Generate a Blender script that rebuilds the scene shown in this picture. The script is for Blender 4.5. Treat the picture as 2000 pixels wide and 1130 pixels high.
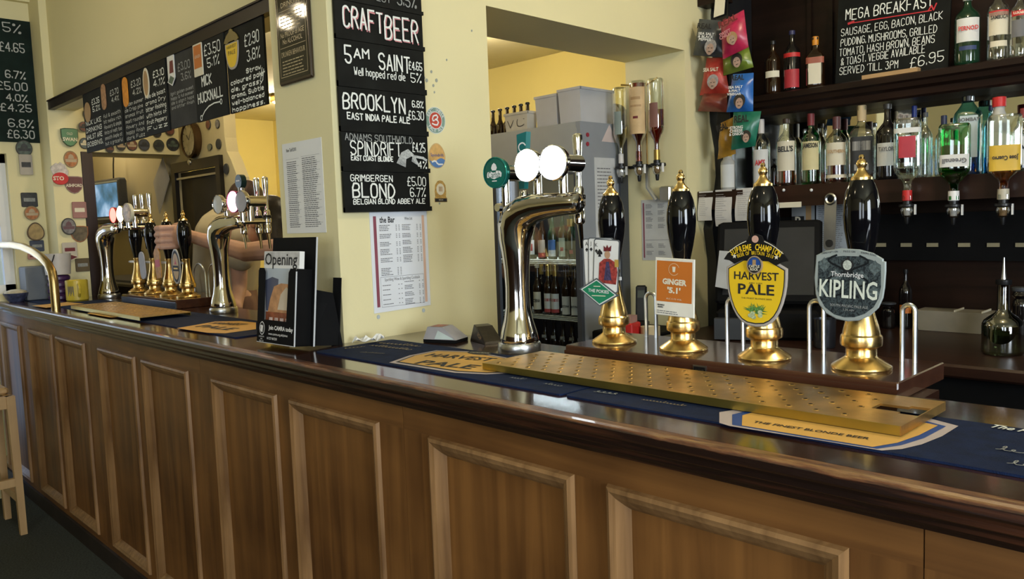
import bpy, bmesh, math, random
from mathutils import Vector, Matrix, Euler
random.seed(7)
S = bpy.context.scene
COL = S.collection
PI = math.pi
for o in list(bpy.data.objects):
    bpy.data.objects.remove(o)

# ------------------------------------------------------------------ camera
FPX, YAW, PITCH, ROLL = 1541.19, 0.796461, -0.085352, -0.035559
CAM = Vector((0, 0, 1.465))
_f = Vector((-math.sin(YAW) * math.cos(PITCH), math.cos(YAW) * math.cos(PITCH), math.sin(PITCH)))
_r0 = Vector((math.cos(YAW), math.sin(YAW), 0)); _u0 = _r0.cross(_f)
_r = _r0 * math.cos(ROLL) + _u0 * math.sin(ROLL)
_u = -_r0 * math.sin(ROLL) + _u0 * math.cos(ROLL)
cd = bpy.data.cameras.new('camera'); co = bpy.data.objects.new('camera', cd); COL.objects.link(co)
cd.sensor_fit = 'HORIZONTAL'; cd.sensor_width = 36.0; cd.lens = 36.0 * FPX / 2000.0
cd.clip_start = 0.02; cd.clip_end = 60
m = Matrix(((_r.x, _u.x, -_f.x), (_r.y, _u.y, -_f.y), (_r.z, _u.z, -_f.z))).to_4x4()
m.translation = CAM; co.matrix_world = m
S.camera = co

# ------------------------------------------------------------------ world, daylight through the windows, exposure
w = bpy.data.worlds.new('world'); S.world = w; w.use_nodes = True
w.node_tree.nodes['Background'].inputs[0].default_value = (0.55, 0.72, 1.0, 1)
w.node_tree.nodes['Background'].inputs[1].default_value = 1.2
S.view_settings.view_transform = 'Standard'; S.view_settings.look = 'None'
S.view_settings.gamma = 1.0; S.view_settings.use_curve_mapping = False
S.view_settings.exposure = 0.38
S.cycles.max_bounces = 8; S.cycles.transparent_max_bounces = 16
S.cycles.caustics_reflective = False; S.cycles.caustics_refractive = False
S.cycles.sample_clamp_indirect = 6.0

def area(name, loc, direction, sx, sy, power, color):
    l = bpy.data.lights.new(name, 'AREA'); l.shape = 'RECTANGLE'; l.size = sx; l.size_y = sy
    l.energy = power; l.color = color
    o = bpy.data.objects.new(name, l); COL.objects.link(o)
    o.location = loc; o.rotation_euler = Vector(direction).to_track_quat('-Z', 'Y').to_euler()
    return o
DAY = (0.86, 0.94, 1.0)
area('daylight_side_window', (3.12, 0.0, 1.75), (-1, 0.0, -0.05), 1.5, 1.5, 112, DAY)
area('daylight_street_window_a', (0.45, -2.72, 1.75), (0, 1, -0.05), 0.9, 1.5, 24, DAY)
area('daylight_street_window_b', (2.05, -2.72, 1.75), (0, 1, -0.05), 0.9, 1.5, 24, DAY)
area('daylight_far_window', (-5.24, 0.70, 1.55), (1, 0, 0), 0.7, 0.7, 1.6, (0.8, 0.9, 1.0))

# ------------------------------------------------------------------ pixel -> world helpers (known planes)
def ray(px, py): return _r * ((px - 1000) / FPX) - _u * ((py - 565) / FPX) + _f
def at_x(px, py, X): d = ray(px, py); return CAM + d * (X / d.x)
def at_y(px, py, Y): d = ray(px, py); return CAM + d * (Y / d.y)
def at_z(px, py, Z): d = ray(px, py); return CAM + d * ((Z - CAM.z) / d.z)

# ------------------------------------------------------------------ materials
MATS = {}
def _nt(name):
    m = bpy.data.materials.new(name); m.use_nodes = True
    return m, m.node_tree.nodes, m.node_tree.links, m.node_tree.nodes['Principled BSDF']
def mat(name, col, rough=0.5, metal=0.0, var=0.12, scale=9.0, bump=0.0, bscale=60.0, coat=0.0, emit=None, estr=0.0, spec=0.5, trans=0.0, ior=1.45, aniso=None):
    if name in MATS: return MATS[name]
    m, N, L, P = _nt(name)
    P.inputs['Roughness'].default_value = rough; P.inputs['Metallic'].default_value = metal
    P.inputs['Coat Weight'].default_value = coat; P.inputs['Specular IOR Level'].default_value = spec
    P.inputs['Transmission Weight'].default_value = trans; P.inputs['IOR'].default_value = ior
    tc = N.new('ShaderNodeTexCoord')
    nz = N.new('ShaderNodeTexNoise'); nz.inputs['Scale'].default_value = scale; nz.inputs['Detail'].default_value = 4
    L.new(tc.outputs['Object'], nz.inputs['Vector'])
    rp = N.new('ShaderNodeValToRGB')
    a = [max(0, c * (1 - var)) for c in col]; b = [min(1, c * (1 + var)) for c in col]
    rp.color_ramp.elements[0].position = 0.3; rp.color_ramp.elements[1].position = 0.7
    rp.color_ramp.elements[0].color = (*a, 1); rp.color_ramp.elements[1].color = (*b, 1)
    L.new(nz.outputs['Fac'], rp.inputs['Fac']); L.new(rp.outputs['Color'], P.inputs['Base Color'])
    if bump:
        n2 = N.new('ShaderNodeTexNoise'); n2.inputs['Scale'].default_value = bscale; n2.inputs['Detail'].default_value = 3
        L.new(tc.outputs['Object'], n2.inputs['Vector'])
        bp = N.new('ShaderNodeBump'); bp.inputs['Strength'].default_value = bump; bp.inputs['Distance'].default_value = 0.01
        L.new(n2.outputs['Fac'], bp.inputs['Height']); L.new(bp.outputs['Normal'], P.inputs['Normal'])
    if emit:
        P.inputs['Emission Color'].default_value = (*emit, 1); P.inputs['Emission Strength'].default_value = estr
    MATS[name] = m
    return m
def wood(name, dark, light, axis='z', rough=0.4, coat=0.0, scale=1.0, bump=0.15, spec=0.5, grime=0.0):
    if name in MATS: return MATS[name]
    m, N, L, P = _nt(name)
    tc = N.new('ShaderNodeTexCoord'); mp = N.new('ShaderNodeMapping')
    s = {'x': (1.2, 22, 22), 'y': (22, 1.2, 22), 'z': (22, 22, 1.2)}[axis]
    mp.inputs['Scale'].default_value = [k * scale for k in s]
    L.new(tc.outputs['Object'], mp.inputs['Vector'])
    n1 = N.new('ShaderNodeTexNoise'); n1.inputs['Scale'].default_value = 1.0; n1.inputs['Detail'].default_value = 6; n1.inputs['Distortion'].default_value = 0.8
    L.new(mp.outputs['Vector'], n1.inputs['Vector'])
    n2 = N.new('ShaderNodeTexNoise'); n2.inputs['Scale'].default_value = 3.0; n2.inputs['Detail'].default_value = 3
    L.new(tc.outputs['Object'], n2.inputs['Vector'])
    mx = N.new('ShaderNodeMath'); mx.operation = 'MULTIPLY_ADD'; mx.inputs[1].default_value = 0.55; 
    L.new(n2.outputs['Fac'], mx.inputs[0])
    m3 = N.new('ShaderNodeMath'); m3.operation = 'MULTIPLY'; m3.inputs[1].default_value = 0.6
    L.new(n1.outputs['Fac'], m3.inputs[0]); L.new(m3.outputs[0], mx.inputs[2])
    rp = N.new('ShaderNodeValToRGB'); rp.color_ramp.elements[0].position = 0.38; rp.color_ramp.elements[1].position = 0.75
    rp.color_ramp.elements[0].color = (*dark, 1); rp.color_ramp.elements[1].color = (*light, 1)
    L.new(mx.outputs[0], rp.inputs['Fac']); L.new(rp.outputs['Color'], P.inputs['Base Color'])
    P.inputs['Roughness'].default_value = rough; P.inputs['Coat Weight'].default_value = coat; P.inputs['Coat Roughness'].default_value = 0.08
    P.inputs['Specular IOR Level'].default_value = spec
    bp = N.new('ShaderNodeBump'); bp.inputs['Strength'].default_value = bump; bp.inputs['Distance'].default_value = 0.004
    L.new(n1.outputs['Fac'], bp.inputs['Height']); L.new(bp.outputs['Normal'], P.inputs['Normal'])
    MATS[name] = m
    return m
def glass(name, tint, gloss=0.12, rough=0.03):
    """clear vessel glass: tinted see-through with a fresnel gloss"""
    if name in MATS: return MATS[name]
    m, N, L, P = _nt(name); N.remove(P)
    t = N.new('ShaderNodeBsdfTransparent'); t.inputs[0].default_value = (*tint, 1)
    g = N.new('ShaderNodeBsdfGlossy'); g.inputs['Roughness'].default_value = rough; g.inputs[0].default_value = (1, 1, 1, 1)
    lw = N.new('ShaderNodeLayerWeight'); lw.inputs[0].default_value = 0.35
    mm = N.new('ShaderNodeMath'); mm.operation = 'MULTIPLY_ADD'; mm.inputs[1].default_value = 0.75; mm.inputs[2].default_value = gloss
    nz = N.new('ShaderNodeTexNoise'); nz.inputs['Scale'].default_value = 6.0
    L.new(lw.outputs['Facing'], mm.inputs[0])
    mx = N.new('ShaderNodeMixShader'); L.new(mm.outputs[0], mx.inputs[0]); L.new(t.outputs[0], mx.inputs[1]); L.new(g.outputs[0], mx.inputs[2])
    L.new(mx.outputs[0], N['Material Output'].inputs['Surface'])
    MATS[name] = m
    return m

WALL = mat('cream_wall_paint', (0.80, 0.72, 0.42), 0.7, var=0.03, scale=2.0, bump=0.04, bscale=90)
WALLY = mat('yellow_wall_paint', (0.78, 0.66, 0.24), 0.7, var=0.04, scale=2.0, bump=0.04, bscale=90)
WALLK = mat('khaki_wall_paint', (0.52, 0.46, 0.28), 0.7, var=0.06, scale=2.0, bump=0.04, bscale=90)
CEIL = mat('ceiling_paint', (0.72, 0.66, 0.42), 0.8, var=0.03)
CARPET = mat('dark_carpet', (0.035, 0.040, 0.032), 0.95, var=0.5, scale=120, bump=0.4, bscale=400)
PANEL = wood('bar_panel_wood', (0.072, 0.027, 0.007), (0.23, 0.100, 0.027), 'z', 0.45, spec=0.3)
RAILW = wood('bar_rail_wood', (0.076, 0.029, 0.008), (0.23, 0.100, 0.027), 'x', 0.45, spec=0.3)
MOULD = wood('bar_moulding_wood', (0.10, 0.045, 0.014), (0.34, 0.185, 0.075), 'z', 0.40, scale=1.6, spec=0.4)
DARKW = wood('dark_polished_wood', (0.016, 0.006, 0.004), (0.060, 0.022, 0.012), 'x', 0.16, coat=0.5, bump=0.05)
PUMPW = wood('pump_base_wood', (0.045, 0.017, 0.010), (0.10, 0.038, 0.020), 'x', 0.16, coat=0.6, bump=0.04)
BACKW = wood('back_bar_wood', (0.006, 0.003, 0.002), (0.020, 0.009, 0.006), 'x', 0.4, bump=0.1, spec=0.2)
SHELFW = wood('shelf_wood', (0.014, 0.006, 0.004), (0.040, 0.017, 0.011), 'x', 0.35, bump=0.1, spec=0.3)
BLACKW = wood('black_post_wood', (0.016, 0.008, 0.008), (0.04, 0.02, 0.018), 'z', 0.4)
LIGHTW = wood('pale_stool_wood', (0.36, 0.21, 0.085), (0.58, 0.37, 0.16), 'z', 0.5)
BOARD = mat('chalkboard_black', (0.0065, 0.0075, 0.007), 0.65, var=0.5, scale=14, spec=0.2)
BOARDG = mat('chalkboard_dusty', (0.022, 0.022, 0.022), 0.7, var=0.5, scale=10)
BOARDGR = mat('chalkboard_green_black', (0.006, 0.016, 0.012), 0.65, var=0.35, scale=14, spec=0.2)
CHALK = mat('white_chalk', (0.82, 0.84, 0.80), 0.9, var=0.1, scale=200)
CHALKD = mat('faded_chalk', (0.30, 0.31, 0.30), 0.9, var=0.3, scale=200)
CHALKR = mat('red_chalk', (0.55, 0.04, 0.05), 0.9, var=0.1)
CHALKP = mat('pink_chalk', (0.60, 0.25, 0.27), 0.9, var=0.2)
BLACK = mat('black_plastic', (0.008, 0.008, 0.009), 0.35, var=0.2)
MATTE = mat('matte_black', (0.004, 0.004, 0.0045), 0.75, var=0.3, spec=0.15)
INK = mat('black_ink', (0.015, 0.015, 0.017), 0.6, var=0.1)
GINK = mat('grey_ink', (0.16, 0.16, 0.17), 0.7, var=0.1)
HANDLE = mat('black_lacquer_handle', (0.003, 0.003, 0.004), 0.06, coat=0.0, var=0.1)
BRASS = mat('polished_brass', (0.80, 0.56, 0.22), 0.25, 1.0, var=0.10, scale=30, bump=0.02, bscale=50)
BRASSD = mat('brushed_brass', (0.56, 0.36, 0.125), 0.38, 1.0, var=0.22, scale=16, bump=0.05, bscale=120)
CHROME = mat('chrome', (0.80, 0.79, 0.77), 0.06, 1.0, var=0.04)
FONTM = mat('warm_chrome', (0.66, 0.64, 0.62), 0.08, 1.0, var=0.06, scale=12)
LOOP = mat('satin_loop_steel', (0.72, 0.77, 0.82), 0.28, 1.0, var=0.03)
ADDED_DADO = wood('added_dado_wood', (0.022, 0.010, 0.005), (0.055, 0.026, 0.012), 'z', 0.45, spec=0.3)
STEEL = mat('brushed_steel', (0.55, 0.56, 0.57), 0.3, 1.0, var=0.08)
PAPER = mat('white_paper', (0.80, 0.80, 0.79), 0.8, var=0.03)
PAPERB = mat('bluish_paper', (0.42, 0.46, 0.50), 0.8, var=0.06)
CREAM = mat('cream_card', (0.78, 0.72, 0.56), 0.7, var=0.04)
WHITE = mat('white_plastic', (0.80, 0.80, 0.80), 0.35, var=0.03)
GREY = mat('fridge_grey_enamel', (0.26, 0.28, 0.31), 0.4, var=0.05)
GREYB = mat('grey_box_card', (0.20, 0.22, 0.25), 0.7, var=0.08)
DGREY = mat('dark_grey_metal', (0.05, 0.055, 0.065), 0.45, var=0.1)
NAVY = mat('navy_bar_mat', (0.004, 0.013, 0.050), 0.8, var=0.25, scale=40, bump=0.3, bscale=500, spec=0.25)
AMBER = mat('amber_print', (0.74, 0.42, 0.10), 0.6, var=0.05)
YELLOW = mat('yellow_print', (0.84, 0.55, 0.02), 0.4, var=0.05)
ORANGE = mat('orange_print', (0.58, 0.17, 0.025), 0.45, var=0.03)
MAUVE = mat('pale_mauve_print', (0.52, 0.44, 0.44), 0.6, var=0.03)
RED = mat('red_print', (0.55, 0.025, 0.025), 0.45, var=0.05)
MAROON = mat('maroon_print', (0.16, 0.02, 0.025), 0.45, var=0.05)
GREEN = mat('green_print', (0.02, 0.20, 0.08), 0.45, var=0.05)
BLUE = mat('blue_print', (0.015, 0.07, 0.30), 0.45, var=0.05)
TAN = mat('tan_print', (0.42, 0.26, 0.12), 0.6, var=0.1)
SILV = mat('silver_grey_print', (0.34, 0.38, 0.37), 0.4, var=0.05)
SKIN = mat('skin', (0.60, 0.35, 0.25), 0.5, var=0.08, scale=20)

# ------------------------------------------------------------------ mesh helpers
class MB:
    def __init__(s): s.v = []; s.f = []; s.sm = []
    def add(s, vs, fs, smooth=False):
        o = len(s.v); s.v += [tuple(p) for p in vs]
        for f in fs: s.f.append([o + i for i in f]); s.sm.append(smooth)
        return s
    def box(s, x0, x1, y0, y1, z0, z1):
        return s.add([(x0, y0, z0), (x1, y0, z0), (x1, y1, z0), (x0, y1, z0), (x0, y0, z1), (x1, y0, z1), (x1, y1, z1), (x0, y1, z1)],
                     [(0, 3, 2, 1), (4, 5, 6, 7), (0, 1, 5, 4), (1, 2, 6, 5), (2, 3, 7, 6), (3, 0, 4, 7)])
    def rbox(s, x0, x1, y0, y1, z0, z1, b=0.004):
        """box with its vertical and top edges bevelled"""
        b = min(b, (x1 - x0) / 3, (y1 - y0) / 3, (z1 - z0) / 3)
        def ring(d, z): 
            c = b
            return [(x0 + d + c, y0 + d, z), (x1 - d - c, y0 + d, z), (x1 - d, y0 + d + c, z), (x1 - d, y1 - d - c, z), (x1 - d - c, y1 - d, z), (x0 + d + c, y1 - d, z), (x0 + d, y1 - d - c, z), (x0 + d, y0 + d + c, z)]
        rs = [ring(b, z0), ring(0, z0 + b), ring(0, z1 - b), ring(b, z1)]
        vs = sum(rs, []); fs = [tuple(reversed(range(8))), tuple(range(24, 32))]
        for k in range(3):
            for i in range(8): fs.append((k * 8 + i, k * 8 + (i + 1) % 8, k * 8 + 8 + (i + 1) % 8, k * 8 + 8 + i))
        return s.add(vs, fs)
    def prism(s, poly, z0, z1, bev=0.0):
        n = len(poly)
        if bev:
            cx = sum(p[0] for p in poly) / n; cy = sum(p[1] for p in poly) / n
            q = [(p[0] + (cx - p[0]) * bev, p[1] + (cy - p[1]) * bev) for p in poly]
        else: q = poly
        zb = z1 - (z1 - z0) * (0.35 if bev else 0)
        vs = [(x, y, z0) for x, y in poly] + [(x, y, zb) for x, y in poly]
        fs = [tuple(reversed(range(n)))]
        for i in range(n): fs.append((i, (i + 1) % n, n + (i + 1) % n, n + i))
        if bev:
            vs += [(x, y, z1) for x, y in q]
            for i in range(n): fs.append((n + i, n + (i + 1) % n, 2 * n + (i + 1) % n, 2 * n + i))
            fs.append(tuple(range(2 * n, 3 * n)))
        else: fs.append(tuple(range(n, 2 * n)))
        return s.add(vs, fs)
    def flat(s, poly, z):
        return s.add([(x, y, z) for x, y in poly], [tuple(range(len(poly)))])
    def rect(s, x0, x1, y0, y1, z): return s.flat([(x0, y0), (x1, y0), (x1, y1), (x0, y1)], z)
    def lathe(s, prof, n=24, c=(0, 0, 0), a0=0.0, a1=2 * PI, sx=1.0, sy=1.0, caps=True, power=None):
        full = abs(a1 - a0 - 2 * PI) < 1e-6; m_ = n if full else n + 1
        vs = []
        for r, z in prof:
            for i in range(m_):
                a = a0 + (a1 - a0) * i / n
                ca, sa = math.cos(a), math.sin(a)
                k = 1.0
                if power: k = 1.0 / ((abs(ca) ** power + abs(sa) ** power) ** (1.0 / power))
                vs.append((c[0] + r * k * ca * sx, c[1] + r * k * sa * sy, c[2] + z))
        fs = []
        for j in range(len(prof) - 1):
            for i in range(n):
                i2 = (i + 1) % m_
                fs.append((j * m_ + i, j * m_ + i2, (j + 1) * m_ + i2, (j + 1) * m_ + i))
        s.add(vs, fs, True)
        if caps and full:
            o = len(s.v) - len(vs)
            s.f.append([o + i for i in reversed(range(m_))]); s.sm.append(False)
            e = o + (len(prof) - 1) * m_
            s.f.append([e + i for i in range(m_)]); s.sm.append(False)
        return s
    def tube(s, pts, rad, n=10, caps=True, flat=1.0):
        pts = [Vector(p) for p in pts]; k = len(pts)
        if not hasattr(rad, '__len__'): rad = [rad] * k
        vs = []; ref = None
        for i, p in enumerate(pts):
            t = (pts[min(i + 1, k - 1)] - pts[max(i - 1, 0)]).normalized()
            if ref is None:
                ref = Vector((0, 0, 1)) if abs(t.z) < 0.9 else Vector((1, 0, 0))
            a = (ref - t * ref.dot(t)).normalized(); b = t.cross(a); ref = a
            for j in range(n):
                th = 2 * PI * j / n
                vs.append(p + (a * math.cos(th) + b * math.sin(th) * flat) * rad[i])
        fs = []
        for i in range(k - 1):
            for j in range(n):
                fs.append((i * n + j, i * n + (j + 1) % n, (i + 1) * n + (j + 1) % n, (i + 1) * n + j))
        o = len(s.v); s.add(vs, fs, True)
        if caps:
            s.f.append([o + j for j in reversed(range(n))]); s.sm.append(False)
            s.f.append([o + (k - 1) * n + j for j in range(n)]); s.sm.append(False)
        return s
    def ball(s, c, rx, ry=None, rz=None, n=14, m_=8):
        ry = ry or rx; rz = rz or rx
        prof = [(math.sin(PI * j / m_), -math.cos(PI * j / m_)) for j in range(m_ + 1)]
        vs = []
        for r, z in prof:
            for i in range(n):
                a = 2 * PI * i / n; vs.append((c[0] + max(r, 1e-4) * math.cos(a) * rx, c[1] + max(r, 1e-4) * math.sin(a) * ry, c[2] + z * rz))
        fs = []
        for j in range(m_):
            for i in range(n): fs.append((j * n + i, j * n + (i + 1) % n, (j + 1) * n + (i + 1) % n, (j + 1) * n + i))
        return s.add(vs, fs, True)
    def build(s, name, material, parent=None, M=None, loc=None):
        me = bpy.data.meshes.new(name); me.from_pydata(s.v, [], s.f); me.validate()
        if len(me.polygons) == len(s.sm): me.polygons.foreach_set('use_smooth', s.sm)
        me.materials.append(material)
        if any(s.sm): me.set_sharp_from_angle(angle=math.radians(32))
        me.update()
        o = bpy.data.objects.new(name, me); COL.objects.link(o)
        if parent: o.parent = parent
        if M is not None: o.matrix_basis = M
        if loc is not None: o.location = loc
        return o
def tag(o, label, cat, group=None):
    o['label'] = label; o['category'] = cat
    if group: o['group'] = group
    return o
def struct(o):
    o['kind'] = 'structure'; return o
def empty(name, label=None, cat=None, group=None, loc=(0, 0, 0), rot=None, M=None, parent=None):
    o = bpy.data.objects.new(name, None); COL.objects.link(o); o.empty_display_size = 0.05
    if M is not None: o.matrix_basis = M
    else:
        o.location = loc
        if rot: o.rotation_euler = rot
    if parent: o.parent = parent
    if label: tag(o, label, cat, group)
    return o
def frame(origin, right=(1, 0, 0), up=(0, 0, 1), rot=0.0):
    """matrix whose local x runs to the right, y up and z out of a surface"""
    R = Vector(right).normalized(); Uv = Vector(up); Uv = (Uv - R * Uv.dot(R)).normalized(); Nn = R.cross(Uv)
    M = Matrix(((R.x, Uv.x, Nn.x), (R.y, Uv.y, Nn.y), (R.z, Uv.z, Nn.z))).to_4x4(); M.translation = Vector(origin)
    return M @ Matrix.Rotation(rot, 4, 'Z')
FRONT = ((1, 0, 0), (0, 0, 1)); SIDE = ((0, 1, 0), (0, 0, 1))
def copy_tree(o, parent=None):
    c = o.copy(); COL.objects.link(c)
    if parent: c.parent = parent
    for ch in list(o.children): copy_tree(ch, c)
    return c
def rrect(wd, ht, r, n=4, cx=0, cy=0):
    out = []
    for (sx, sy, a) in ((1, -1, -PI / 2), (1, 1, 0), (-1, 1, PI / 2), (-1, -1, PI)):
        for i in range(n + 1):
            t = a + PI / 2 * i / n
            out.append((cx + sx * (wd / 2 - r) + r * math.cos(t), cy + sy * (ht / 2 - r) + r * math.sin(t)))
    return out
def ellipse(rx, ry, n=24, cx=0, cy=0): return [(cx + rx * math.cos(2 * PI * i / n), cy + ry * math.sin(2 * PI * i / n)) for i in range(n)]
def scaled(poly, k, kx=None): return [(x * (kx if kx else k), y * k) for x, y in poly]

# ---- stroke lettering (chalk)
G = {'A': '02 28 42;14 34', 'B': '02 08 38 47 46 35 05;35 44 43 32 02', 'C': '47 38 18 07 03 12 32 43', 'D': '02 08 28 46 44 22 02', 'E': '48 08 02 42;05 35',
'F': '48 08 02;05 35', 'G': '47 38 18 07 03 12 32 43 45 25', 'H': '08 02;48 42;05 45', 'I': '08 02', 'J': '48 43 32 12 03', 'K': '08 02;48 05 42', 'L': '08 02 42',
'M': '02 08 25 48 42', 'N': '02 08 42 48', 'O': '18 38 47 43 32 12 03 07 18', 'P': '02 08 38 47 46 35 05', 'Q': '18 38 47 43 32 12 03 07 18;24 42',
'R': '02 08 38 47 46 35 05;25 42', 'S': '47 38 18 07 06 15 35 44 43 32 12 03', 'T': '08 48;28 22', 'U': '08 03 12 32 43 48', 'V': '08 22 48', 'W': '08 12 25 32 48',
'X': '08 42;02 48', 'Y': '08 25 48;25 22', 'Z': '08 48 02 42', '0': '18 38 47 43 32 12 03 07 18', '1': '07 18 12', '2': '07 18 38 47 46 02 42',
'3': '08 48 25 35 44 43 32 12 03', '4': '32 38 04 44', '5': '48 08;08 05;05 35 44 43 32 12 03', '6': '47 38 18 07 03 12 32 43 44 35 15 04', '7': '08 48 12',
'8': '18 38 47 46 35 15 06 07 18;15 04 03 12 32 43 44 35', '9': '03 12 32 43 47 38 18 07 06 15 35 46', '£': '47 38 28 17 13 02 42;05 35',
'%': '02 48;07 08 18 17 07;32 42 43 33 32', '.': '02 03', ',': '03 01', "'": '08 07', '&': '42 06 17 28 37 36 03 12 22 44', '-': '05 35', '!': '08 04;03 02',
'a': '36 16 05 03 12 32;36 32', 'b': '08 02 22 33 35 26 06', 'c': '36 16 05 03 12 32', 'd': '38 32 12 03 05 16 36', 'e': '04 34 35 26 16 05 03 12 32',
'f': '38 28 17 12;05 35', 'g': '36 16 05 03 12 32;36 31 20 00', 'h': '08 02;05 26 35 32', 'i': '06 02;08 07', 'j': '26 21 10 00;28 27', 'k': '08 02;36 04 32',
'l': '08 02', 'm': '02 06;05 16 25 22;25 36 45 42', 'n': '06 02;05 26 35 32', 'o': '16 26 35 33 22 12 03 05 16', 'p': '06 00;06 26 35 33 22 02',
'q': '36 16 05 03 12 32;36 30', 'r': '06 02;05 26 36', 's': '36 16 05 14 24 33 22 02', 't': '18 13 22 32;06 36', 'u': '06 03 12 32;36 32', 'v': '06 22 46',
'w': '06 12 24 32 46', 'x': '06 32;02 36', 'y': '06 22;46 00', 'z': '06 36 02 32'}
def stroke_seg(mb, a, b, wd, z):
    z += 6e-6 * (len(mb.f) % 60)
    dx, dy = b[0] - a[0], b[1] - a[1]; l = math.hypot(dx, dy)
    if l < 1e-9: return
    dx, dy = dx / l * wd / 2, dy / l * wd / 2
    mb.flat([(a[0] - dx * .6 + dy, a[1] - dy * .6 - dx), (b[0] + dx * .6 + dy, b[1] + dy * .6 - dx), (b[0] + dx * .6 - dy, b[1] + dy * .6 + dx), (a[0] - dx * .6 - dy, a[1] - dy * .6 + dx)], z)
def chaikin(p):
    """round the corners of a stroke, ends kept"""
    if len(p) < 3: return p
    o = [p[0]]
    for i in range(1, len(p) - 1):
        a, b, c = p[i - 1], p[i], p[i + 1]
        o += [(b[0] + (a[0] - b[0]) * .28, b[1] + (a[1] - b[1]) * .28), (b[0] + (c[0] - b[0]) * .28, b[1] + (c[1] - b[1]) * .28)]
    return o + [p[-1]]
def chalk(mb, s, x, y, h, wd=None, width=None, z=0.001, slope=0.0, jit=0.25, lean=0.0):
    """stroke text: baseline starts at (x, y), cap height h, optional total width"""
    k = h / 6.0; wd = wd or h * 0.10
    adv = []; tot = 0
    for ch in s:
        if ch == ' ': adv.append(2.6); tot += 2.6; continue
        g = G.get(ch, G['-']); mxx = max(int(p[0]) for q in g.split(';') for p in q.split()); adv.append(mxx + 1.7); tot += mxx + 1.7
    kx = (width / max(tot - 1.7, 1)) if width else k * 0.85
    cx = 0.0
    for ch, ad in zip(s, adv):
        if ch != ' ':
            dy = random.uniform(-jit, jit); 
            for q in G.get(ch, G['-']).split(';'):
                pp = []
                for p in q.split():
                    gx, gy = int(p[0]) + random.uniform(-jit, jit) * .5, int(p[1]) - 2 + dy + random.uniform(-jit, jit) * .4
                    X = (cx + gx) * kx + gy * k * lean; pp.append((x + X, y + gy * k + X * slope))
                poly_stroke(mb, chaikin(pp) if ch in 'BCDGJOPQRSU0235689£&%abcdefghjmnopqrstuy' else pp, wd, z)
        cx += ad
def poly_stroke(mb, pts, wd, z=0.001):
    for a, b in zip(pts, pts[1:]): stroke_seg(mb, a, b, wd, z)

# ---- printed lettering
def ptext(s, size, material, parent, x=0, y=0, z=0.001, width=None, rot=0.0, bold=0.0, align='CENTER', name='lettering', shear=0.0, squash=1.0, kx0=1.0):
    cu = bpy.data.curves.new('lettering', 'FONT'); cu.body = s; cu.size = size; cu.align_x = align; cu.align_y = 'CENTER'
    cu.offset = bold * size; cu.shear = shear; cu.resolution_u = 2
    t = bpy.data.objects.new('lettering_curve', cu)
    me = bpy.data.meshes.new_from_object(t); bpy.data.objects.remove(t); bpy.data.curves.remove(cu)
    me.materials.clear(); me.materials.append(material)
    o = bpy.data.objects.new(name, me); COL.objects.link(o); o.parent = parent
    kx = kx0
    if width and len(me.vertices):
        xs = [v.co.x for v in me.vertices]; kx = width / max(max(xs) - min(xs), 1e-6)
    o.location = (x, y, z); o.rotation_euler = (0, 0, rot); o.scale = (kx, squash, 1)
    return o
def arc_text(s, size, material, parent, cx, cy, R, a_mid, step, z=0.001, bold=0.0, kx=1.0):
    n = len(s)
    for i, ch in enumerate(s):
        if ch == ' ': continue
        a = a_mid - (i - (n - 1) / 2) * step
        ptext(ch, size, material, parent, cx + R * math.cos(a), cy + R * math.sin(a), z, rot=a - PI / 2, bold=bold, kx0=kx)
def print_lines(mb, x0, x1, y0, y1, n, th=0.35, ragged=0.3, z=0.001, wordy=True):
    dy = (y0 - y1) / n
    for i in range(n):
        yy = y0 - dy * (i + 0.5); e = x1 - (x1 - x0) * random.uniform(0, ragged); x = x0
        while x < e - 1e-5:
            wl = (x1 - x0) * random.uniform(0.08, 0.22) if wordy else (x1 - x0)
            x2 = min(e, x + wl); mb.rect(x, x2, yy - dy * th / 2, yy + dy * th / 2, z); x = x2 + (x1 - x0) * 0.025
# ================================================================== the setting
def wbox(name, material, *boxes):
    mb = MB()
    for b in boxes: mb.box(*b)
    return struct(mb.build(name, material))
CT = 1.12                     # bar top height
XP, XPL = -2.036, -2.37       # partition wall: bar-side face, far face
wbox('floor', CARPET, (-7.2, 3.3, -2.9, 4.0, -0.1, 0.0))
wbox('ceiling', CEIL, (-5.7, 3.3, -2.9, 3.8, 3.0, 3.1))
wbox('ceiling_back_room', CEIL, (-7.2, XPL, 1.45, 3.9, 2.515, 2.6))
wbox('wall_partition', WALL, (XPL, XP, 1.279, 1.914, CT, 3.0), (XPL, XP, 1.62, 1.914, 0, CT), (XPL, XP, 1.914, 3.137, 2.21, 3.0), (XPL, XP, 3.137, 3.70, 0, 3.0))
YHW = 1.345
wbox('wall_hatch', WALL, (-5.0, XPL, YHW, 1.45, 2.185, 3.0))
wbox('wall_alcove', WALL, (-5.3, -5.0, 1.306, 1.46, CT, 3.0), (-5.3, -5.0, 1.46, 2.03, 1.955, 2.6))
wbox('wall_light_stop', WALLK, (-7.2, -5.3, 1.40, 1.46, 0, 2.6))  # unseen wall added to keep sky light from leaking into the alcove
wbox('wall_rear', WALLY, (-7.2, XPL, 3.8, 3.9, 0, 2.6))
wbox('wall_far', WALLY, (-7.2, -7.1, 1.47, 3.9, 0, 2.6))
wbox('wall_left', WALL, (-5.3, -5.2, -2.9, 0.30, 0, 3.0), (-5.3, -5.2, 1.135, 1.306, CT, 3.0), (-5.3, -5.2, 0.30, 1.0, 0, 1.16), (-5.3, -5.2, 1.0, 1.135, CT, 1.16), (-5.3, -5.2, 0.30, 1.135, 1.95, 3.0), (-5.72, -5.62, 1.0, 1.6, 0, CT - .04))
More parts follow.
